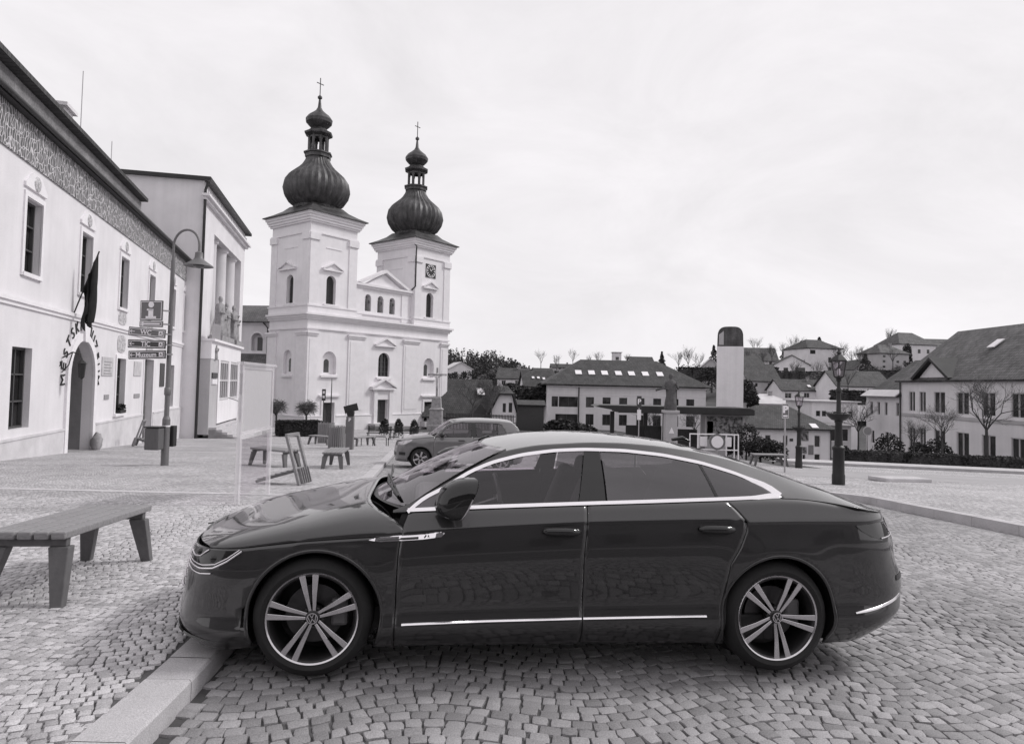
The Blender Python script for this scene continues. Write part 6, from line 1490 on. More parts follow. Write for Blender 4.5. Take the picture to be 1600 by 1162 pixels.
text('P', .42, M_['wht2'], t, Matrix.Translation((0, -.053, zt_+.02)) @ RX, bold=.01); m = MB(); m.box(-3*K2, 3*K2, -.05, -.03, zt_-1.05, zt_-.45); m.build('timetable', M_['white'], t)
# ---------------------------------------------------------------- the small hatchback and a far parked car
FB = dict(
 w=[(-.5,.79),(-.1,.81),(.4,.82),(1.5,.822),(2.2,.815),(2.9,.79),(3.3,.77)], crease=[(-.9,.80),(.4,.82),(3.3,.88)],
 nose=[(.1,-.70),(.2,-.79),(.45,-.81),(.6,-.79),(.72,-.75),(.80,-.70),(.88,-.64)], tail=[(.1,3.0),(.25,3.15),(.45,3.20),(.65,3.18),(.8,3.13),(.95,3.10),(1.1,3.07)],
 bottom=[(-.9,.19),(3.3,.21)], belt=[(.30,.925),(.45,.945),(1.5,.975),(2.5,1.0),(3.2,1.015)], hoodline=[(-.9,.70),(-.6,.78),(-.3,.85),(.1,.90),(.4,.925),(.5,.93)],
 rail_z=[(.30,.93),(.42,.965),(.6,1.14),(.8,1.33),(.95,1.405),(1.25,1.44),(1.8,1.46),(2.4,1.455),(2.75,1.425),(2.95,1.27),(3.07,1.02)], rail_y=[(.30,.77),(.42,.755),(.6,.70),(.8,.63),(.95,.60),(1.25,.58),(1.8,.57),(2.4,.57),(2.75,.57),(2.95,.60),(3.07,.66)],
 roof_c=[(.6,1.26),(.78,1.40),(.9,1.45),(1.3,1.50),(1.8,1.52),(2.4,1.51),(2.75,1.475),(2.95,1.31),(3.07,1.03),(3.2,1.0)], hood_c=[(-.78,.72),(-.7,.80),(-.6,.84),(-.3,.905),(.1,.965),(.3,.99),(.5,.99)],
 dlo=[(.44,.94),(.6,1.085),(.8,1.265),(.95,1.345),(1.2,1.38),(1.8,1.40),(2.25,1.39),(2.45,1.36),(2.54,1.2),(2.58,1.0)],
 xf0=-.30, xr0=2.80, xq=2.7, p=2.7, arch=[(0,.30,.345),(2.45,.30,.345)],
 sec_lo=[(0,.13),(.2,.08),(.28,.03),(.34,.012),(.45,.018),(.6,.012),(.8,.0),(.94,.004),(1.0,.012)], sec_hi=[(-.02,.012),(0,.012),(.02,.02),(.14,.055),(.3,.11)],
 gF=[(.37,.10),(.38,.7),(.42,.93)], gM=[(1.53,.10),(1.53,.7),(1.55,.975)], gR=[(2.06,.10),(2.09,.5),(2.24,.7),(2.36,.85),(2.36,1.0)], gFx=.38,
 dlo_x=(.45,2.56), cab_x=(.33,3.0), trim_w=.012, trim_m='blackp', trimk=0,
 panes=[('side_window','f',[(.45,.5),(.45,1.4)],[(1.50,.95),(1.48,1.36)],'wglass'), ('window_pillar','f',[(1.50,.95),(1.48,1.36)],[(1.65,.95),(1.63,1.36)],'gloss'), ('side_window','r',[(1.655,.95),(1.635,1.36)],[(2.29,1.0),(2.27,1.33)],'wglass'), ('window_divider','r',[(2.29,1.0),(2.27,1.33)],[(2.32,1.0),(2.30,1.33)],'gloss'), ('quarter_window','x',[(2.32,1.0),(2.30,1.33)],[(2.555,.9),(2.555,1.4)],'g')],
 cowl=(.22,.42), hood_x0=(-.76,-.56), ws_base=(.44,.945,.74), ws_top=(.90,1.395,.60), hdr=(.80,1.41), roof_end=3.06, tail_y=.80, rear_glass=(2.78,3.02,.5),
 floor=(-.4,2.95), seats=((1.3,2.05),.55), dash_z=.92)
ph = hit(656, 731, zpk); o2 = Vector((ph.x, ph.y, 0))+E2*.68; zf = zpk(ph.x, ph.y)
hb = thing('parked_hatchback', 'small grey hatchback car parked nose over the kerb beyond the liftback', 'car', (o2.x, o2.y, zf)); hb.rotation_euler = (0, R_(1.0), PHI); hb.scale = (1.05, 1.05, 1.06)
fc = build_car(FB, hb, M_['paintf'], False)
for sg in (-1, 1):
    for x in (0., 2.45): wheel(hb, x, sg*.70, .30, .205, sg, 6, .3, .19, False)
    rows = []
    top = [(-.24, .853), (-.36, .838), (-.48, .812), (-.58, .785), (-.66, .755)]; bot = [(-.28, .80), (-.38, .74), (-.48, .695), (-.58, .675), (-.69, .67)]
    for k in range(6): f = k/5; rows.append([(a[0]+(b_[0]-a[0])*f-.006, sg*(fc.Y(a[0]+(b_[0]-a[0])*f, a[1]+(b_[1]-a[1])*f)+.006), a[1]+(b_[1]-a[1])*f) for a, b_ in zip(top, bot)])
    MB().grid(rows).build('headlight', M_['lensw'], hb, smooth=60)
    m = MB(); m.ball((.62, sg*.90, 1.02), .075, .13, .085, 12, 8); m.build('door_mirror', M_['blackp'], hb, smooth=180)
    for x0 in (1.12, 1.82): m = MB(); m.tube([(x0, sg*(fc.Y(x0, .86)+.01), .86), (x0+.03, sg*(fc.Y(x0, .86)+.035), .865), (x0+.16, sg*(fc.Y(x0, .86)+.035), .865), (x0+.19, sg*(fc.Y(x0, .86)+.01), .86)], .014, 6); m.build('door_handle', M_['blackp'], hb)
    rows = [[(x, sg*(fc.Y(x, z)+.005), z) for x in (2.96, 3.0, 3.04, 3.08)] for z in (.72, .84, .97)]; MB().grid(rows).build('taillight', M_['lens'], hb, smooth=60)
    rows = [[(x, sg*(fc.Y(x, z)+.004), z) for x in (-.45, -.52, -.58, -.64)] for z in (.38, .42, .47)]; MB().grid(rows).build('fog_lamp', M_['blackp'], hb, smooth=60)
for z, w_, n_ in ((.70, .60, 'grille'), (.40, .55, 'lower_grille')):
    m = MB(); rows = [[(fc.xf0-(fc.xf0-fc.xn(zz))*max(0, 1-(abs(y)/.79)**fc.p)**(1/fc.p)-.006, y, zz) for y in np.linspace(-w_, w_, 15)] for zz in (z-.05, z+.05)]; m.grid(rows); m.build(n_, M_['blackp'], hb)
# number-plate-less dark car down by the shelter
p = at(1060, 690, 41); d2 = dup(hb, (p.x-1.2, 41, zpk(p.x, 41)-.55), R_(185), 'small hatchback glimpsed just over the liftback roof by the statue pillar')
for o in d2.children:
    if o.name.startswith(('front_body', 'roof', 'front_door', 'rear_door', 'rear_body', 'hood', 'cabin_side')): pass
# ---------------------------------------------------------------- the town beyond the square
def house(name, label, u0, u1, vb, ve, vr, Y, depth, roof, wins, rot=0., wm='plaster4', rm='roof', ov=.5, cat='house', group=None, chim=(), side=(), sky=(), hipr=.3, ridge_in=None, rthick=.18, fm='wframel', detail=True, rect_nx=2, world=None):
    pe0, pe1 = at(u0, ve, Y), at(u1, ve, Y); w = (pe1.x-pe0.x)/max(.3, math.cos(rot)); um = (u0+u1)/2
    zb = at(um, vb, Y).z; ze = at(um, ve, Y).z; zr = at(um, vr, Y+(depth*.5 if roof != 'gy' else 0)).z
    c = at(um, ve, Y)
    if world: cx_, Y, zb, w, ze, zr = world; c = Vector((cx_, Y, ze))
    t = thing(name, label, cat, (c.x, Y, zb), rot, group); H = ze-zb; HR = zr-zb
    P = lambda a, h, d: (a-w/2, d, h)
    S = lambda a, h, d: (w/2-d, a, h); S2 = lambda a, h, d: (-w/2+d, a, h)
    gx = [(0, H), (w, H), (w/2, HR)]
    ho = [rect(a*w, b*w, z0*H, z1*H) for a, b, z0, z1 in wins]; hs = [rect(a*depth, b*depth, z0*H, z1*H) for a, b, z0, z1 in side]
    m = MB(); base = -5.
    front = [(0, base), (w, base), (w, H), (0, H)] if roof != 'gy' else [(0, base), (w, base), (w, H), (w/2, HR), (0, H)]
    m.holes(front, ho, P, .14)
    so = [(0, base), (depth, base), (depth, H), (0, H)] if roof != 'gx' else [(0, base), (depth, base), (depth, H), (depth/2, HR), (0, H)]
    m.holes(so, hs, S, .14); m.holes(so, hs, S2, .14); m.holes(front, [], lambda a, h, d: (a-w/2, depth-d, h), .14)
    m.build('wall', M_[wm], t, recalc=False)
    for a, b, z0, z1 in wins:
        if detail: window(t, P, a*w, b*w, z0*H, z1*H, .10, rect_nx if (b-a)*w > .8 else 1, 1, fm, 'pane', fw=.07)
        else:
            q = MB(); q.add([P(x, z, .09) for x, z in rect(a*w, b*w, z0*H, z1*H)], [(0,1,2,3)]); q.build('window', M_['pane'], t)
    for a, b, z0, z1 in side:
        for SS in (S, S2): q = MB(); q.add([SS(x, z, .1) for x, z in rect(a*depth, b*depth, z0*H, z1*H)], [(0,1,2,3)]); q.build('window', M_['pane'], t)
    r = MB(); x0, x1, y0, y1 = -w/2-ov, w/2+ov, -ov, depth+ov
    sl = (HR-H)
    if roof == 'gx':
        k = ov*sl/(depth/2)
        r.grid([[(x0, y0, H-k), (x1, y0, H-k)], [(x0, depth/2, HR), (x1, depth/2, HR)], [(x0, y1, H-k), (x1, y1, H-k)]])
    elif roof == 'gy':
        k = ov*sl/(w/2)
        r.grid([[(x0, y0, H-k), (0, y0, HR), (x1, y0, H-k)], [(x0, y1, H-k), (0, y1, HR), (x1, y1, H-k)]])
    elif roof == 'hip':
        i = ridge_in if ridge_in is not None else min(depth/2, w*hipr); a = [(x0,y0,H), (x1,y0,H), (x1,y1,H), (x0,y1,H), (-w/2+i, depth/2, HR), (w/2-i, depth/2, HR)]
        r.add(a, [(0,1,5,4), (1,2,5), (2,3,4,5), (3,0,4)])
    elif roof == 'flat': r.add([(x0,y0,H), (x1,y0,H), (x1,y1,H), (x0,y1,H)], [(0,1,2,3)])
    ro = r.build('roof', M_[rm], t, uv=True, solid=-rthick)
    for a, dz in chim:
        q = MB(); x = (a-.5)*w; q.box(x-.3, x+.3, depth*.4, depth*.4+.6, H+(HR-H)*.4, HR+dz); q.box(x-.36, x+.36, depth*.4-.06, depth*.4+.66, HR+dz, HR+dz+.12); q.build('chimney', M_['stone'], ro)
    for a, f, sw in sky:
        x = (a-.5)*w; yy = y0+(depth/2-y0)*f; zz = H+(HR-H)*f*(1 if roof != 'gx' else 1); nrm = Vector((0, -(HR-H), depth/2-y0)).normalized(); tn = Vector((0, depth/2-y0, HR-H)).normalized(); o = Vector((x, yy, zz))+nrm*(rthick+.05)
        q = MB(); q.bar(o-tn*sw*.7, o+tn*sw*.7, sw, .08, up=nrm); q.build('skylight', M_['white'], ro)
    return t, w, H, HR
gH = 'houses of the town beyond the square'
W3 = [(.12,.26,.45,.8), (.42,.56,.45,.8), (.74,.88,.45,.8)]
def row(n, w, z0, z1, a=.06, b=.94): return [(a+(b-a)*(i+.5)/n-w/2, a+(b-a)*(i+.5)/n+w/2, z0, z1) for i in range(n)]
# long hipped public building
wr = [(.025,.065,.52,.75), (.07,.19,.52,.75)]+[(c-.022*1.1, c+.024*1.1, .52,.75) for c in (.265, .37, .475, .585, .69, .80, .90)]
w2 = [(.05,.19,.12,.36)]+[(c-.024, c+.026, .13,.37) for c in (.265, .37, .475, .585, .69, .80, .90)]
t, w, H, HR = house('town_building', 'long two-storey public building under a dark hipped roof with a row of skylights', 856, 1104, 674, 604, 565, 98., 14., 'hip', wr+w2, R_(1.5), 'plaster2', 'roof', .7, 'building', None, (), (), [(c, .46, .95) for c in (.205, .29, .375, .465, .55, .64, .735)], ridge_in=5.6, fm='wframe', rect_nx=2)
for a in (.195, .81):
    m = MB(); m.tube([((a-.5)*w, -.12, H), ((a-.5)*w, -.12, -1)], .09, 6); m.build('downpipe', M_['darkmetal'], t)
m = MB(); m.box(-w/2, w/2, -.06, .02, H*.80, H*.815); m.box(-w/2-.05, w/2+.05, -.25, .02, H*.965, H*.995); m.build('stucco_band', M_['trimw'], t)
# house right of the church with long dark roof, half-hipped white gable
t, w, H, HR = house('gabled_house', 'house close right of the church with a long dark tiled roof and small gabled porch', 668, 768, 660, 646, 594, 82., 9., 'gx', [(.5,.6,.2,.7)], R_(10), 'plaster2', 'roof', .6, 'house', None, (), [(.2,.32,.3,.9)], [(.86, .62, .9)])
m = MB(); m.prism([(-1.6, 0), (1.6, 0), (0, 2.1)], lambda x, z: (x+w*.30, -1.5, z+.3), lambda x, z: (x+w*.30, 2.0, z+.3)); m.build('porch_gable', M_['woodd'], t)
p = at(786, 657, 80); t = thing('white_gable_house', 'white half-hipped gable end with two narrow windows between church and dark trees', 'house', (p.x, 80, p.z), R_(8)); q = 80/FPX
PG = lambda x, z, d: (x, d, z)
go_ = [(-21*q, -4), (20*q, -4), (19.5*q, 15*q), (13*q, 40*q), (-6*q, 40*q), (-20*q, 12*q)]
m = MB(); m.holes(go_, [rect(-1*q, 4*q, 13*q, 27*q), rect(8.5*q, 14*q, 13*q, 28*q)], PG, .2); m.add([PG(x, z, 7) for x, z in go_], [tuple(range(6))]); m.add([PG(19.5*q, -4, 0), PG(19.5*q, -4, 7), PG(19.5*q, 15*q, 7), PG(19.5*q, 15*q, 0)], [(0,1,2,3)]); m.build('wall', M_['plaster'], t, recalc=False)
for x0, x1 in ((-1*q, 4*q), (8.5*q, 14*q)): window(t, PG, x0, x1, 13*q, 27.5*q, .15, 2, 2, 'wframe', 'pane', fw=.08)
m = MB(); m.add([PG(-24*q, 8*q, -.5), PG(-7*q, 40.5*q, -.5), PG(-3*q, 52*q, 3.0), PG(-3*q, 52*q, 9), PG(-24*q, 8*q, 9), PG(14*q, 40.5*q, -.5), PG(10*q, 52*q, 3.0), PG(10*q, 52*q, 9), PG(22*q, 13*q, -.5), PG(22*q, 13*q, 9)], [(0,1,2,3,4), (1,5,6,2), (2,6,7,3), (5,8,9,7,6)]); m.build('roof', M_['roof'], t, uv=True, solid=-.2)
house('garden_shed', 'dark board-clad shed between the white gable and the hipped building', 808, 850, 668, 634, 627, 84., 5., 'gx', [], 0, 'woodd', 'roof', .2, 'shed')
# far houses: (label, u0, u1, vb, ve, vr, Y, depth, roof, wins, rot, wall, roofmat)
FAR = [
 ('small grey house with pale mansard roof on the wooded slope', 703, 737, 596, 576, 566, 205, 8, 'gy', [(.2,.36,.3,.75), (.6,.76,.3,.75)], .35, 'plaster4', 'tinl'),
 ('brown-roofed white house above the dark trees', 777, 822, 606, 591, 576, 150, 9, 'gx', [(.15,.3,.3,.8), (.62,.77,.3,.8)], -.1, 'plaster', 'roofb'),
 ('dark-roofed house with tiny skylights left of the hipped building', 820, 862, 612, 603, 580, 132, 9, 'gx', [], .1, 'plaster4', 'roof'),
 ('pale square water tower on the skyline above the hipped roof', 958, 971, 575, 550, 549, 300, 4, 'flat', [(.3,.7,.5,.7)], 0, 'plaster4', 'roofl'),
 ('low roof peeping over the right of the hipped building', 986, 1021, 572, 566, 558, 230, 8, 'gx', [], 0, 'plaster4', 'roof'),
 ('low dark-roofed house on the skyline left of the hipped ridge', 862, 898, 578, 574, 569, 260, 8, 'gx', [(.3,.4,.2,.8)], 0, 'plaster3', 'roof'),
 ('pale-roofed gabled house just left of the white tower', 1097, 1124, 579, 573, 560, 190, 9, 'gy', [(.4,.6,.2,.8)], -.2, 'plaster3', 'tinl'),
 ('long grey roof high on the hill right of the white tower', 1150, 1214, 572, 563, 544, 240, 11, 'gx', [(.2,.26,.2,.8), (.5,.56,.2,.8), (.8,.86,.2,.8)], -.12, 'plaster2', 'roofl'),
 ('dark half-hipped roof with white gable beneath the long grey roof', 1160, 1197, 578, 570, 557, 200, 8, 'gx', [(.55,.7,.1,.8)], .3, 'plaster', 'roof'),
 ('pale gabled house with balcony in the middle of the hillside', 1212, 1262, 590, 570, 555, 196, 10, 'gy', [(.27,.40,.3,.78), (.60,.88,.35,.8)], -.25, 'plaster4', 'roofb'),
 ('tall grey hipped block on the skyline behind the nearer lamp', 1260, 1318, 592, 545, 532, 214, 13, 'hip', [(.06,.22,.82,.95), (.6,.7,.55,.72), (.8,.9,.55,.72), (.6,.7,.2,.4)], .2, 'plaster2', 'roof'),
 ('square hipped house left of the skyline pair on the right', 1373, 1424, 577, 553, 540, 196, 9, 'hip', [(.06,.16,.75,.9), (.06,.16,.42,.58), (.06,.16,.08,.22), (.55,.65,.42,.58), (.8,.9,.42,.58)], .25, 'plaster3', 'roofl'),
 ('big hipped house highest on the right skyline', 1402, 1466, 565, 539, 521, 222, 11, 'hip', [(.12,.22,.55,.8), (.5,.58,.5,.75), (.75,.83,.5,.75)], .2, 'plaster4', 'roofl'),
 ('long low roof running right from the highest hipped house', 1450, 1530, 556, 546, 531, 232, 10, 'gx', [], 0, 'plaster4', 'roofl'),
 ('steep brown-roofed house with white ground floor right of the tower', 1168, 1219, 622, 594, 570, 160, 9, 'gx', [(.2,.32,.03,.35), (.68,.82,.03,.35), (.22,.32,.62,.85), (.62,.76,.62,.85)], .08, 'plaster3', 'roofb'),
 ('brown-roofed low white house with two bright skylights on the slope', 1222, 1296, 624, 610, 594, 150, 9, 'gx', [(.06,.2,.1,.7), (.46,.58,.2,.75), (.74,.90,.1,.7)], 0, 'plaster', 'roofb'),
 ('wide tiled-roof white house behind the nearer lamp', 1308, 1392, 620, 603, 581, 140, 10, 'gx', [(.10,.22,.2,.75), (.56,.66,.2,.75)], 0, 'plaster', 'roofb'),
 ('small dark-roofed house half hidden under the long grey roof', 1190, 1216, 590, 581, 573, 185, 8, 'gx', [(.2,.35,.2,.7), (.6,.75,.2,.7)], .1, 'plaster2', 'roof'),
 ('low brown-roofed house between the balcony house and tall grey block', 1258, 1290, 606, 596, 586, 170, 8, 'gx', [(.3,.45,.2,.7)], 0, 'plaster2', 'roofb'),
 ('plain gabled house in the trees left of the square hipped house', 1334, 1368, 590, 577, 563, 188, 9, 'gy', [(.3,.45,.2,.6), (.6,.75,.2,.6)], .1, 'plaster4', 'roofb'),
 ('low dark house with pale gable right of the wooded hill', 838, 866, 592, 585, 576, 190, 8, 'gx', [(.3,.45,.2,.7)], .2, 'plaster4', 'roof'),
 ('low warehouse with bright flat sheet roof above the street house', 1168, 1243, 642, 632, 617, 118, 12, 'hip', [], 0, 'plaster4', 'tinl'),
 ('modern white flat-roofed block between the two historic lamps', 1269, 1340, 668, 628, 627, 104, 10, 'flat', [(.08,.19,.42,.66), (.21,.32,.42,.66), (.46,.54,.42,.64), (.80,.9,.42,.66)], 0, 'plaster2', 'tinl'),
 ('dark-fronted garage building in the street beside the modern block', 1290, 1330, 700, 664, 663, 96, 8, 'flat', [(.1,.9,.3,.85)], 0, 'plaster3', 'tin'),
]
for i, f in enumerate(FAR):
    lab, u0, u1, vb, ve, vr, Y, dp, rf, wn, rot, wm, rm = f
    cm_ = [(.7, .6)] if rf in ('gx', 'hip') and 'tower' not in lab and i % 2 else []
    sk = [(.62, .35, .7), (.86, .3, .7)] if 'bright skylights' in lab else [(.35, .5, .5), (.55, .5, .5), (.75, .45, .5)] if 'tiny skylights' in lab else []
    house('hillside_house' if 'tower' not in lab or 'right of' in lab or 'left of' in lab else 'water_tower', lab, u0, u1, vb, ve, vr, Y, dp, rf, wn, rot, wm, rm, .4, 'house', None, cm_, (), sk, detail=(Y < 170))
# the street house with posters, the two big houses on the right
t, w, H, HR = house('street_house', 'low white street house with dark roof and wall posters behind the far lamp', 1166, 1299, 724, 671, 636, 82., 11., 'hip', [(.22,.29,.52,.83), (.43,.49,.52,.83), (.80,.87,.50,.85), (.66,.70,.06,.28), (.80,.87,.0,.30)], 0, 'plaster', 'roof', .5, 'house', None, [(.12, .3)], (), [(.80, .12, .8)])
m = MB()
for a0, a1, z0, z1, mm2 in ((.60,.73,.68,.96,'mural'), (.60,.71,.32,.5,'mural'), (.51,.55,.66,.74,'signd'), (.73,.79,.28,.56,'doorm'), (.13,.18,.62,.78,'panel')):
    q = MB(); q.box((a0-.5)*w, (a1-.5)*w, -.05, -.004, z0*H, z1*H); q.build('wall_poster', M_[mm2], t)
q = MB(); q.tube([(w/2-.1, -.1, H), (w/2-.1, -.1, -3)], .06, 6); q.build('downpipe', M_['darkmetal'], t)
zn = -4.6; w = 6.; H = 1.5-zn
nw = lambda a0, a1, z0, z1: (a0/w, a1/w, (z0-zn)/H, (z1-zn)/H)
t, w, H, HR = house('narrow_house', 'pale house with four slim windows and bright eaves strip beside the corner house', 0, 1, 1, 0, 0, 65, 10., 'gx', [nw(a, a+.5, -.35, .95) for a in (.7, 2., 3.3, 5.2)]+[nw(a, a+.6, -3.2, -1.9) for a in (.9, 3.4)], R_(-90), 'plaster4', 'roofb', .1, 'house', None, (), (), (), rect_nx=1, world=(36., 65.05, zn, w, 1.5, 5.0))
q = MB(); q.grid([[(-w/2-.05, -.55, H-.08), (w/2, -.55, H-.08)], [(-w/2-.05, .35, H+.55), (w/2, .35, H+.55)]]); q.build('eaves_sheet', M_['tinl'], t, solid=-.1)
zn = -4.4; w = 20.; H = 3.1-zn
nw = lambda a0, a1, z0, z1: (a0/w, a1/w, (z0-zn)/H, (z1-zn)/H)
cw_ = [(1.2, 2.15), (2.75, 3.7), (4.8, 6.3), (7.7, 9.2), (10.6, 12.1), (13.6, 15.1)]
t, w, H, HR = house('corner_house', 'big pale house with ribbed tiled roof and small dormer gable at the right edge', 0, 1, 1, 0, 0, 52, 11., 'gx', [nw(a, b, .2, 2.0) for a, b in cw_]+[nw(a, b, -3.2, -1.2) for a, b in cw_], R_(-90), 'plaster4', 'roofl', .35, 'house', None, (), [(.3,.42,.6,.85)], [(.39, .62, .8)], rect_nx=2, world=(36., 52., zn, w, 3.1, 7.5))
q = MB(); q.box(-w/2-.02, w/2+.02, -.07, .02, -.25-zn, .02-zn); q.box(-w/2-.05, w/2+.05, -.22, .02, H-.3, H); q.build('string_course', M_['plaster3'], t)
gx0, gx1 = -w/2+2.9, -w/2+7.0; gm_ = (gx0+gx1)/2; q = MB(); q.prism([(gx0, H), (gx1, H), (gm_, H+1.5)], lambda x, z: (x, -.15, z), lambda x, z: (x, 4.0, z)); q.build('dormer_gable', M_['plaster2'], t)
q = MB()
for a, b in ((gx0-.35, gm_), (gx1+.35, gm_)): q.prism([(a, H-.1), (b, H+1.56), (b, H+1.80), (a-(.2 if a < b else -.2), H+.05)], lambda x, z: (x, -.55, z), lambda x, z: (x, 4.2, z))
q.build('dormer_roof', M_['roofl'], t)
q = MB(); q.tube([(-w/2+.05, -.12, H), (-w/2+.05, -.12, -3)], .07, 6); q.build('downpipe', M_['darkmetal'], t)
# ---------------------------------------------------------------- trees, hedges and bushes on the right
pa, pb = at(1322, 720, 37.5), at(1600, 724, 36.5); hedge('long dark clipped hedge along the far pavement on the right', (pa.x, 37.5, 0), (pb.x, 37.0, 0), 1.2, .72, 9000, 4, lambda x, y: zisl(x, y), 'hedge', .07)
gB = 'rounded evergreens on the right'
for u, vb, Y, rx, rz, sd_, lab in ((1388, 702, 40, .98, 1.62, 1, 'rounded dark evergreen left of the pair behind the long hedge'), (1437, 704, 41, .75, 1.25, 2, 'rounded evergreen in the middle behind the long hedge'), (1464, 706, 41.5, .95, 1.45, 3, 'rounded evergreen at the right behind the long hedge'),
    (1166, 710, 42, .8, 1.75, 4, 'upright dark evergreen right of the barrier sign'), (1188, 712, 41, .95, 1.15, 5, 'broad low evergreen above the island bench'), (1208, 714, 40.5, .85, .95, 6, 'low evergreen left of the P sign pole'), (1318, 715, 40, .5, .9, 7, 'small evergreen just right of the nearer lamp foot'), (1148, 706, 43, .5, 1.1, 8, 'small evergreen half behind the barrier rail')):
    p = at(u, vb, Y); evergreen(lab, (p.x, Y, zpk(p.x, Y)+.05), rx, rz, 1500, sd_, gB, size=.075)
for u, v, Y, h_, sd_, lab, m_ in ((1472, 712, 39, 3.6, 21, 'slender bare street tree before the corner house', 'twig'), (1341, 700, 66, 5.2, 22, 'bushy bare tree beside the narrow house', 'twig'), (1541, 715, 44, 6.0, 23, 'bare tree reaching in from the right edge', 'twig'), (1428, 712, 39.5, 2.6, 27, 'small bare shrub tree left of the slender street tree', 'twig'),
    (738, 652, 66, 4.2, 24, 'bare fruit tree in front of the long dark roof right of the church', 'twigd'), (768, 652, 66, 4.4, 25, 'bare fruit tree before the white gable', 'twigd'), (1016, 690, 52, 3.6, 26, 'thin bare tree behind the bus shelter left of the statue', 'twig'), (1085, 690, 56, 3.6, 28, 'thin bare tree behind the bus shelter right of the statue', 'twig')):
    p = at(u, v, Y); bare_tree(lab, (p.x, Y, p.z-.2), h_, sd_, None, depth=5, m=m_, r=h_*.014)
# houses on the near side of the square, behind the viewpoint (seen only as reflections in the car)
for i, (x, w, h, hr, rm) in enumerate(((-17, 11, 4.6, 7.2, 'roof'), (-5.6, 11.5, 5.0, 7.6, 'roofb'), (6.2, 11.8, 4.7, 7.0, 'roof'), (18.4, 12, 5.1, 7.6, 'roofl'))):
    z = zsq(0, -12)-.1; house('square_house', ('grey gabled house behind the viewpoint, facing the museum end', 'grey house with brown roof behind the viewpoint, facing the bonnet', 'grey house with dark roof behind the viewpoint, facing the car doors', 'grey house with pale roof behind the viewpoint, facing the car boot')[i], 0, 1, 1, 0, 0, -12, 9., 'gx', row(4, .09, .58, .82)+row(4, .09, .12, .38), R_(180), 'brick', rm, .4, 'house', None, (), (), (), detail=False, world=(x, -12, z, w, z+h, z+hr))
gT = 'trees on the slopes'
# dark leafy masses on the slope: each crown its own thing
for i, (u, v, Y, rx, rz, lab) in enumerate(((812, 636, 108, 2.4, 2.9, 'dark tree left in the clump before the hipped building'), (832, 638, 104, 2.6, 2.7, 'dark tree in the middle of the clump before the hipped building'), (848, 638, 102, 2.0, 3.2, 'dark tree nearest the left end of the hipped building'), (797, 618, 128, 2.6, 2.0, 'low dark tree above the white gable'),
    (880, 680, 80, 2.4, 1.6, 'spreading low shrub before the hipped building left part'), (905, 684, 76, 2.0, 1.3, 'second low shrub before the hipped building'), (1112, 612, 130, 3.0, 4.2, 'dark tree at the right end of the hipped roof'), (1172, 655, 95, 1.6, 3.6, 'dark tree behind the foot of the white tower'),
    (1165, 640, 112, 2.0, 4.2, 'dark tree against the bright warehouse'), (1418, 572, 200, 1.6, 5.6, 'slim dark cypress between the two skyline houses'))):
    p = at(u, v, Y); evergreen(lab, (p.x, Y, p.z), rx, rz, 1100, 40+i, None, 'tree', 'bush', .26, 'ever', 'tree')
for i, (u, v, Y, h_, lab) in enumerate(((1245, 568, 235, 12, 'tall bare poplar-like tree left of the tall grey block'), (1228, 570, 238, 10, 'bare tree on the skyline above the balcony house'), (1206, 568, 245, 9, 'thin bare tree behind the long grey roof'), (1345, 585, 190, 9, 'bare tree right of the tall grey block'), (1360, 580, 205, 9, 'bare skyline tree left of the square hipped house'), (1300, 600, 160, 8, 'bare tree in front of the tall grey block'),
    (1390, 545, 240, 9, 'wispy bare tree left of the highest hipped house'), (935, 575, 250, 8, 'wispy bare tree left of the water tower'), (920, 578, 250, 7, 'low wispy tree at the left of the hipped ridge'), (980, 575, 255, 7, 'wispy bare tree right of the water tower'), (1075, 578, 210, 9, 'bare tree above the right hip of the long roof'), (1090, 582, 205, 8, 'bare tree left of the pale-roofed gabled house'), (1060, 580, 215, 8, 'bare tree over the hipped roof right end'), (1180, 560, 250, 10, 'feathery bare tree over the left end of the long grey roof'), (1395, 575, 190, 8, 'bare garden tree between square house and ribbed roof'), (1310, 580, 200, 11, 'tall bare tree in front of the right half of the tall grey block'), (1240, 598, 170, 7, 'bare garden tree left of the low brown-roofed house'), (845, 575, 240, 8, 'bare skyline tree right of the wooded hill'), (895, 572, 245, 8, 'bare skyline tree over the left hipped roof slope'), (1330, 575, 225, 8, 'bare tree over the wide tiled-roof house'), (1276, 600, 165, 7, 'bare bush-like tree above the low white house'), (870, 580, 220, 7, 'bare tree above the left hip'), (1325, 612, 130, 6, 'bare garden tree behind the nearer lamp basket'), (1200, 600, 180, 7, 'bare garden tree over the steep brown roof'))):
    p = at(u, v, Y); bare_tree(lab, (p.x, Y, p.z), h_, 60+i, None, depth=4, m='twigd' if i % 3 == 0 else 'twig', r=h_*.013, trunk=.22, spread=.45, up=.25)
for i, (u, v, Y, rx, rz, lab) in enumerate(((1115, 570, 215, 2.2, 7, 'dark spruce left of the white tower cap'), (1252, 568, 232, 3.2, 8.5, 'dark conifer by the tall grey block'), (1262, 570, 228, 2.4, 6.5, 'smaller dark conifer by the tall grey block'), (1224, 572, 236, 3.0, 6.0, 'dark conifer above the balcony house'), (1352, 588, 185, 3.0, 7, 'dark conifer left of the square hipped house'), (1034, 568, 240, 1.6, 5, 'dark spruce above the hipped ridge'), (1280, 548, 260, 4.0, 6, 'dark conifer behind the tall grey block'))):
    p = at(u, v, Y); evergreen(lab, (p.x, Y, p.z-1), rx, rz, 700, 80+i, None, 'conifer', 'cone', .35, 'forest', 'tree')
rs = random.Random(21)
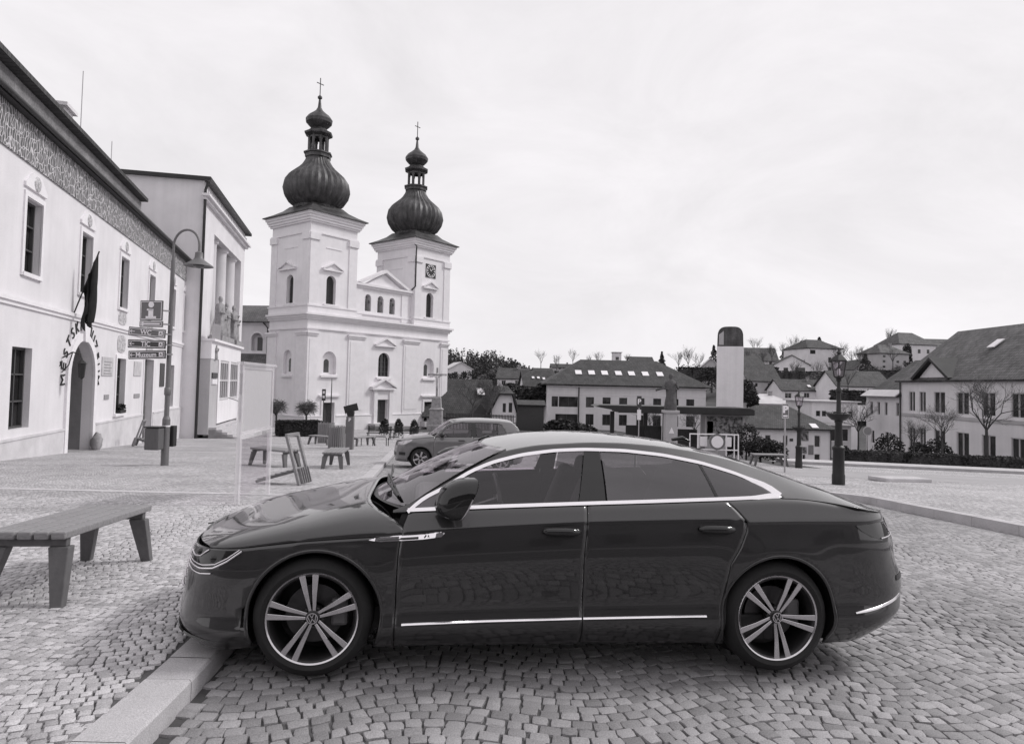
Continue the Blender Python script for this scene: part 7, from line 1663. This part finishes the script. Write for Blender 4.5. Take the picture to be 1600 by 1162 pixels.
for i in range(34):
    u = rs.uniform(1140, 1420); v = rs.uniform(562, 612); Y = 235-(v-562)*1.75+rs.uniform(-8, 8); p = at(u, v, Y)
    if i % 2: evergreen('dark garden shrub between the hillside houses', (p.x, Y, p.z-.6), rs.uniform(1.2, 2.6), rs.uniform(1.6, 3.4), 420, 200+i, 'garden shrubs on the hillside', 'shrub', 'bush', .26, 'ever' if i % 4 == 1 else 'shrubl', 'bush')
    else: bare_tree('small bare garden tree between the hillside houses', (p.x, Y, p.z-.4), rs.uniform(4, 8), 300+i, 'garden trees on the hillside', depth=4, m='twigd' if i % 4 else 'twig', r=.10, trunk=.22, spread=.55, up=.2)
for i in range(16):
    u = rs.uniform(700, 870); v = rs.uniform(584, 604); Y = 215-(v-584)*2.5; p = at(u, v, Y)
    evergreen('dark shrub on the slope below the wood', (p.x, Y, p.z-.6), rs.uniform(1.5, 3.2), rs.uniform(1.6, 3.0), 420, 400+i, 'shrubs below the wood', 'shrub', 'bush', .28, 'ever' if i % 3 else 'shrubl', 'bush')
# hedgerows and garden walls that terrace the slope
for i, (u0, u1, v, Y, h_, lab) in enumerate(((1150, 1215, 582, 176, 2.0, 'dark hedge terrace under the half-hipped roof'), (1215, 1345, 592, 172, 2.4, 'dark hedge terrace below the balcony house'), (1345, 1420, 590, 178, 2.5, 'dark hedge terrace below the square hipped house'), (1060, 1122, 590, 165, 3.0, 'dark hedge terrace left of the white tower'), (1300, 1350, 625, 118, 2.2, 'dark hedge by the modern block'), (690, 775, 606, 140, 2.0, 'dark hedge on the slope right of the church'))):
    a, b = at(u0, v, Y), at(u1, v, Y); z = (a.z+b.z)/2; hedge(lab, (a.x, Y, z), (b.x, Y, z), 1.6, h_, 1600, 90+i, lambda x, y, z=z: z-.6, 'ever', .22)
# the wood on the far hill: one mass
rg = random.Random(11); fm_ = MB()
for i in range(420):
    Y = rg.uniform(290, 430); u = rg.uniform(640, 885)+rg.gauss(0, 8); p = at(u, 560, Y); z = hillz(p.x, Y); h_ = rg.uniform(9.5, 14.5)*(1 if u < 770 else max(.2, 1-(u-770)/115)); rx = rg.uniform(2.2, 3.6)
    leafcloud(fm_, (p.x, Y, z+h_*.5), rx, rx, h_*.52, 80, .55, rg, 'cone' if rg.random() < .75 else 'ball')
for i in range(260):
    Y = rg.uniform(280, 400); u = rg.uniform(850, 1150); p = at(u, 575, Y); z = hillz(p.x, Y); h_ = rg.uniform(3, 6.5); rx = rg.uniform(2.0, 4.0)
    leafcloud(fm_, (p.x, Y, z+h_*.4), rx, rx, h_*.5, 40, .5, rg, 'ball')
tag(fm_.build('wood', M_['forest'], None, recalc=False), 'dark conifer wood covering the far hill right of the church', 'wood', kind='stuff')
# black garden fence beside the church
pa, pb = at(697, 656, 70), at(805, 664, 68); fn = thing('garden_fence', 'low dark picket fence between the church and the white gable', 'fence', (pa.x, pa.y, pa.z-.3), math.atan2(pb.y-pa.y, pb.x-pa.x)); L = (pb-pa).length
m = MB()
for k in range(int(L/.16)): m.box(k*.16, k*.16+.09, -.015, .015, -.6, 1.05)
m.build('pickets', M_['woodd'], fn); m = MB()
for z in (.2, .85): m.box(0, L, .016, .05, z, z+.08)
m.build('rails', M_['woodd'], fn)
# ---------------------------------------------------------------- camera, light, render
cd = bpy.data.cameras.new('camera'); co = bpy.data.objects.new('camera', cd); COL.objects.link(co)
co.matrix_world = Matrix.Translation(CAMPOS) @ CAMROT.to_4x4()
cd.sensor_fit = 'HORIZONTAL'; cd.sensor_width = 36.; cd.lens = 36.*FPX/1600.; cd.shift_y = -(581.-PPY)/1600.; cd.clip_end = 5000; cd.clip_start = .05
SC.camera = co
SUN_EL, SUN_AZ = R_(43), R_(74)          # azimuth measured clockwise from +Y
sd = Vector((math.sin(SUN_AZ)*math.cos(SUN_EL), math.cos(SUN_AZ)*math.cos(SUN_EL), math.sin(SUN_EL)))
sl = bpy.data.lights.new('sun', 'SUN'); so = bpy.data.objects.new('sun', sl); COL.objects.link(so)
so.rotation_euler = sd.to_track_quat('Z', 'Y').to_euler(); sl.energy = 1.9; sl.angle = R_(10); sl.color = (1, .99, .98)
W = bpy.data.worlds.new('World'); SC.world = W; W.use_nodes = True; nt = W.node_tree; nt.nodes.clear(); L = nt.links.new
out = nt.nodes.new('ShaderNodeOutputWorld'); bg = nt.nodes.new('ShaderNodeBackground'); bg.inputs[1].default_value = .12
sky = nt.nodes.new('ShaderNodeTexSky'); sky.sky_type = 'NISHITA'; sky.sun_disc = False; sky.sun_elevation = SUN_EL; sky.sun_rotation = SUN_AZ
bw = nt.nodes.new('ShaderNodeRGBToBW'); L(sky.outputs[0], bw.inputs[0])
tc = nt.nodes.new('ShaderNodeTexCoord'); mp = nt.nodes.new('ShaderNodeMapping'); mp.inputs['Scale'].default_value = (1, 1, 2.2); L(tc.outputs['Generated'], mp.inputs[0])
n1 = N(nt, 'TexNoise', Scale=2.6, Detail=8., Roughness=.62, Distortion=.5); L(mp.outputs[0], n1.inputs['Vector'])
cl = ramp(nt, n1.outputs[0], grey(7.3), grey(8.5), .34, .66)
L(mix(nt, .88, bw.outputs[0], cl), bg.inputs[0]); L(bg.outputs[0], out.inputs[0])
SC.view_settings.view_transform = 'Standard'; SC.view_settings.look = 'None'; SC.view_settings.exposure = 0.0; SC.view_settings.gamma = 1
SC.render.engine = 'CYCLES'
try:
    SC.cycles.max_bounces = 8; SC.cycles.transparent_max_bounces = 24; SC.cycles.sample_clamp_indirect = 6
except Exception: pass
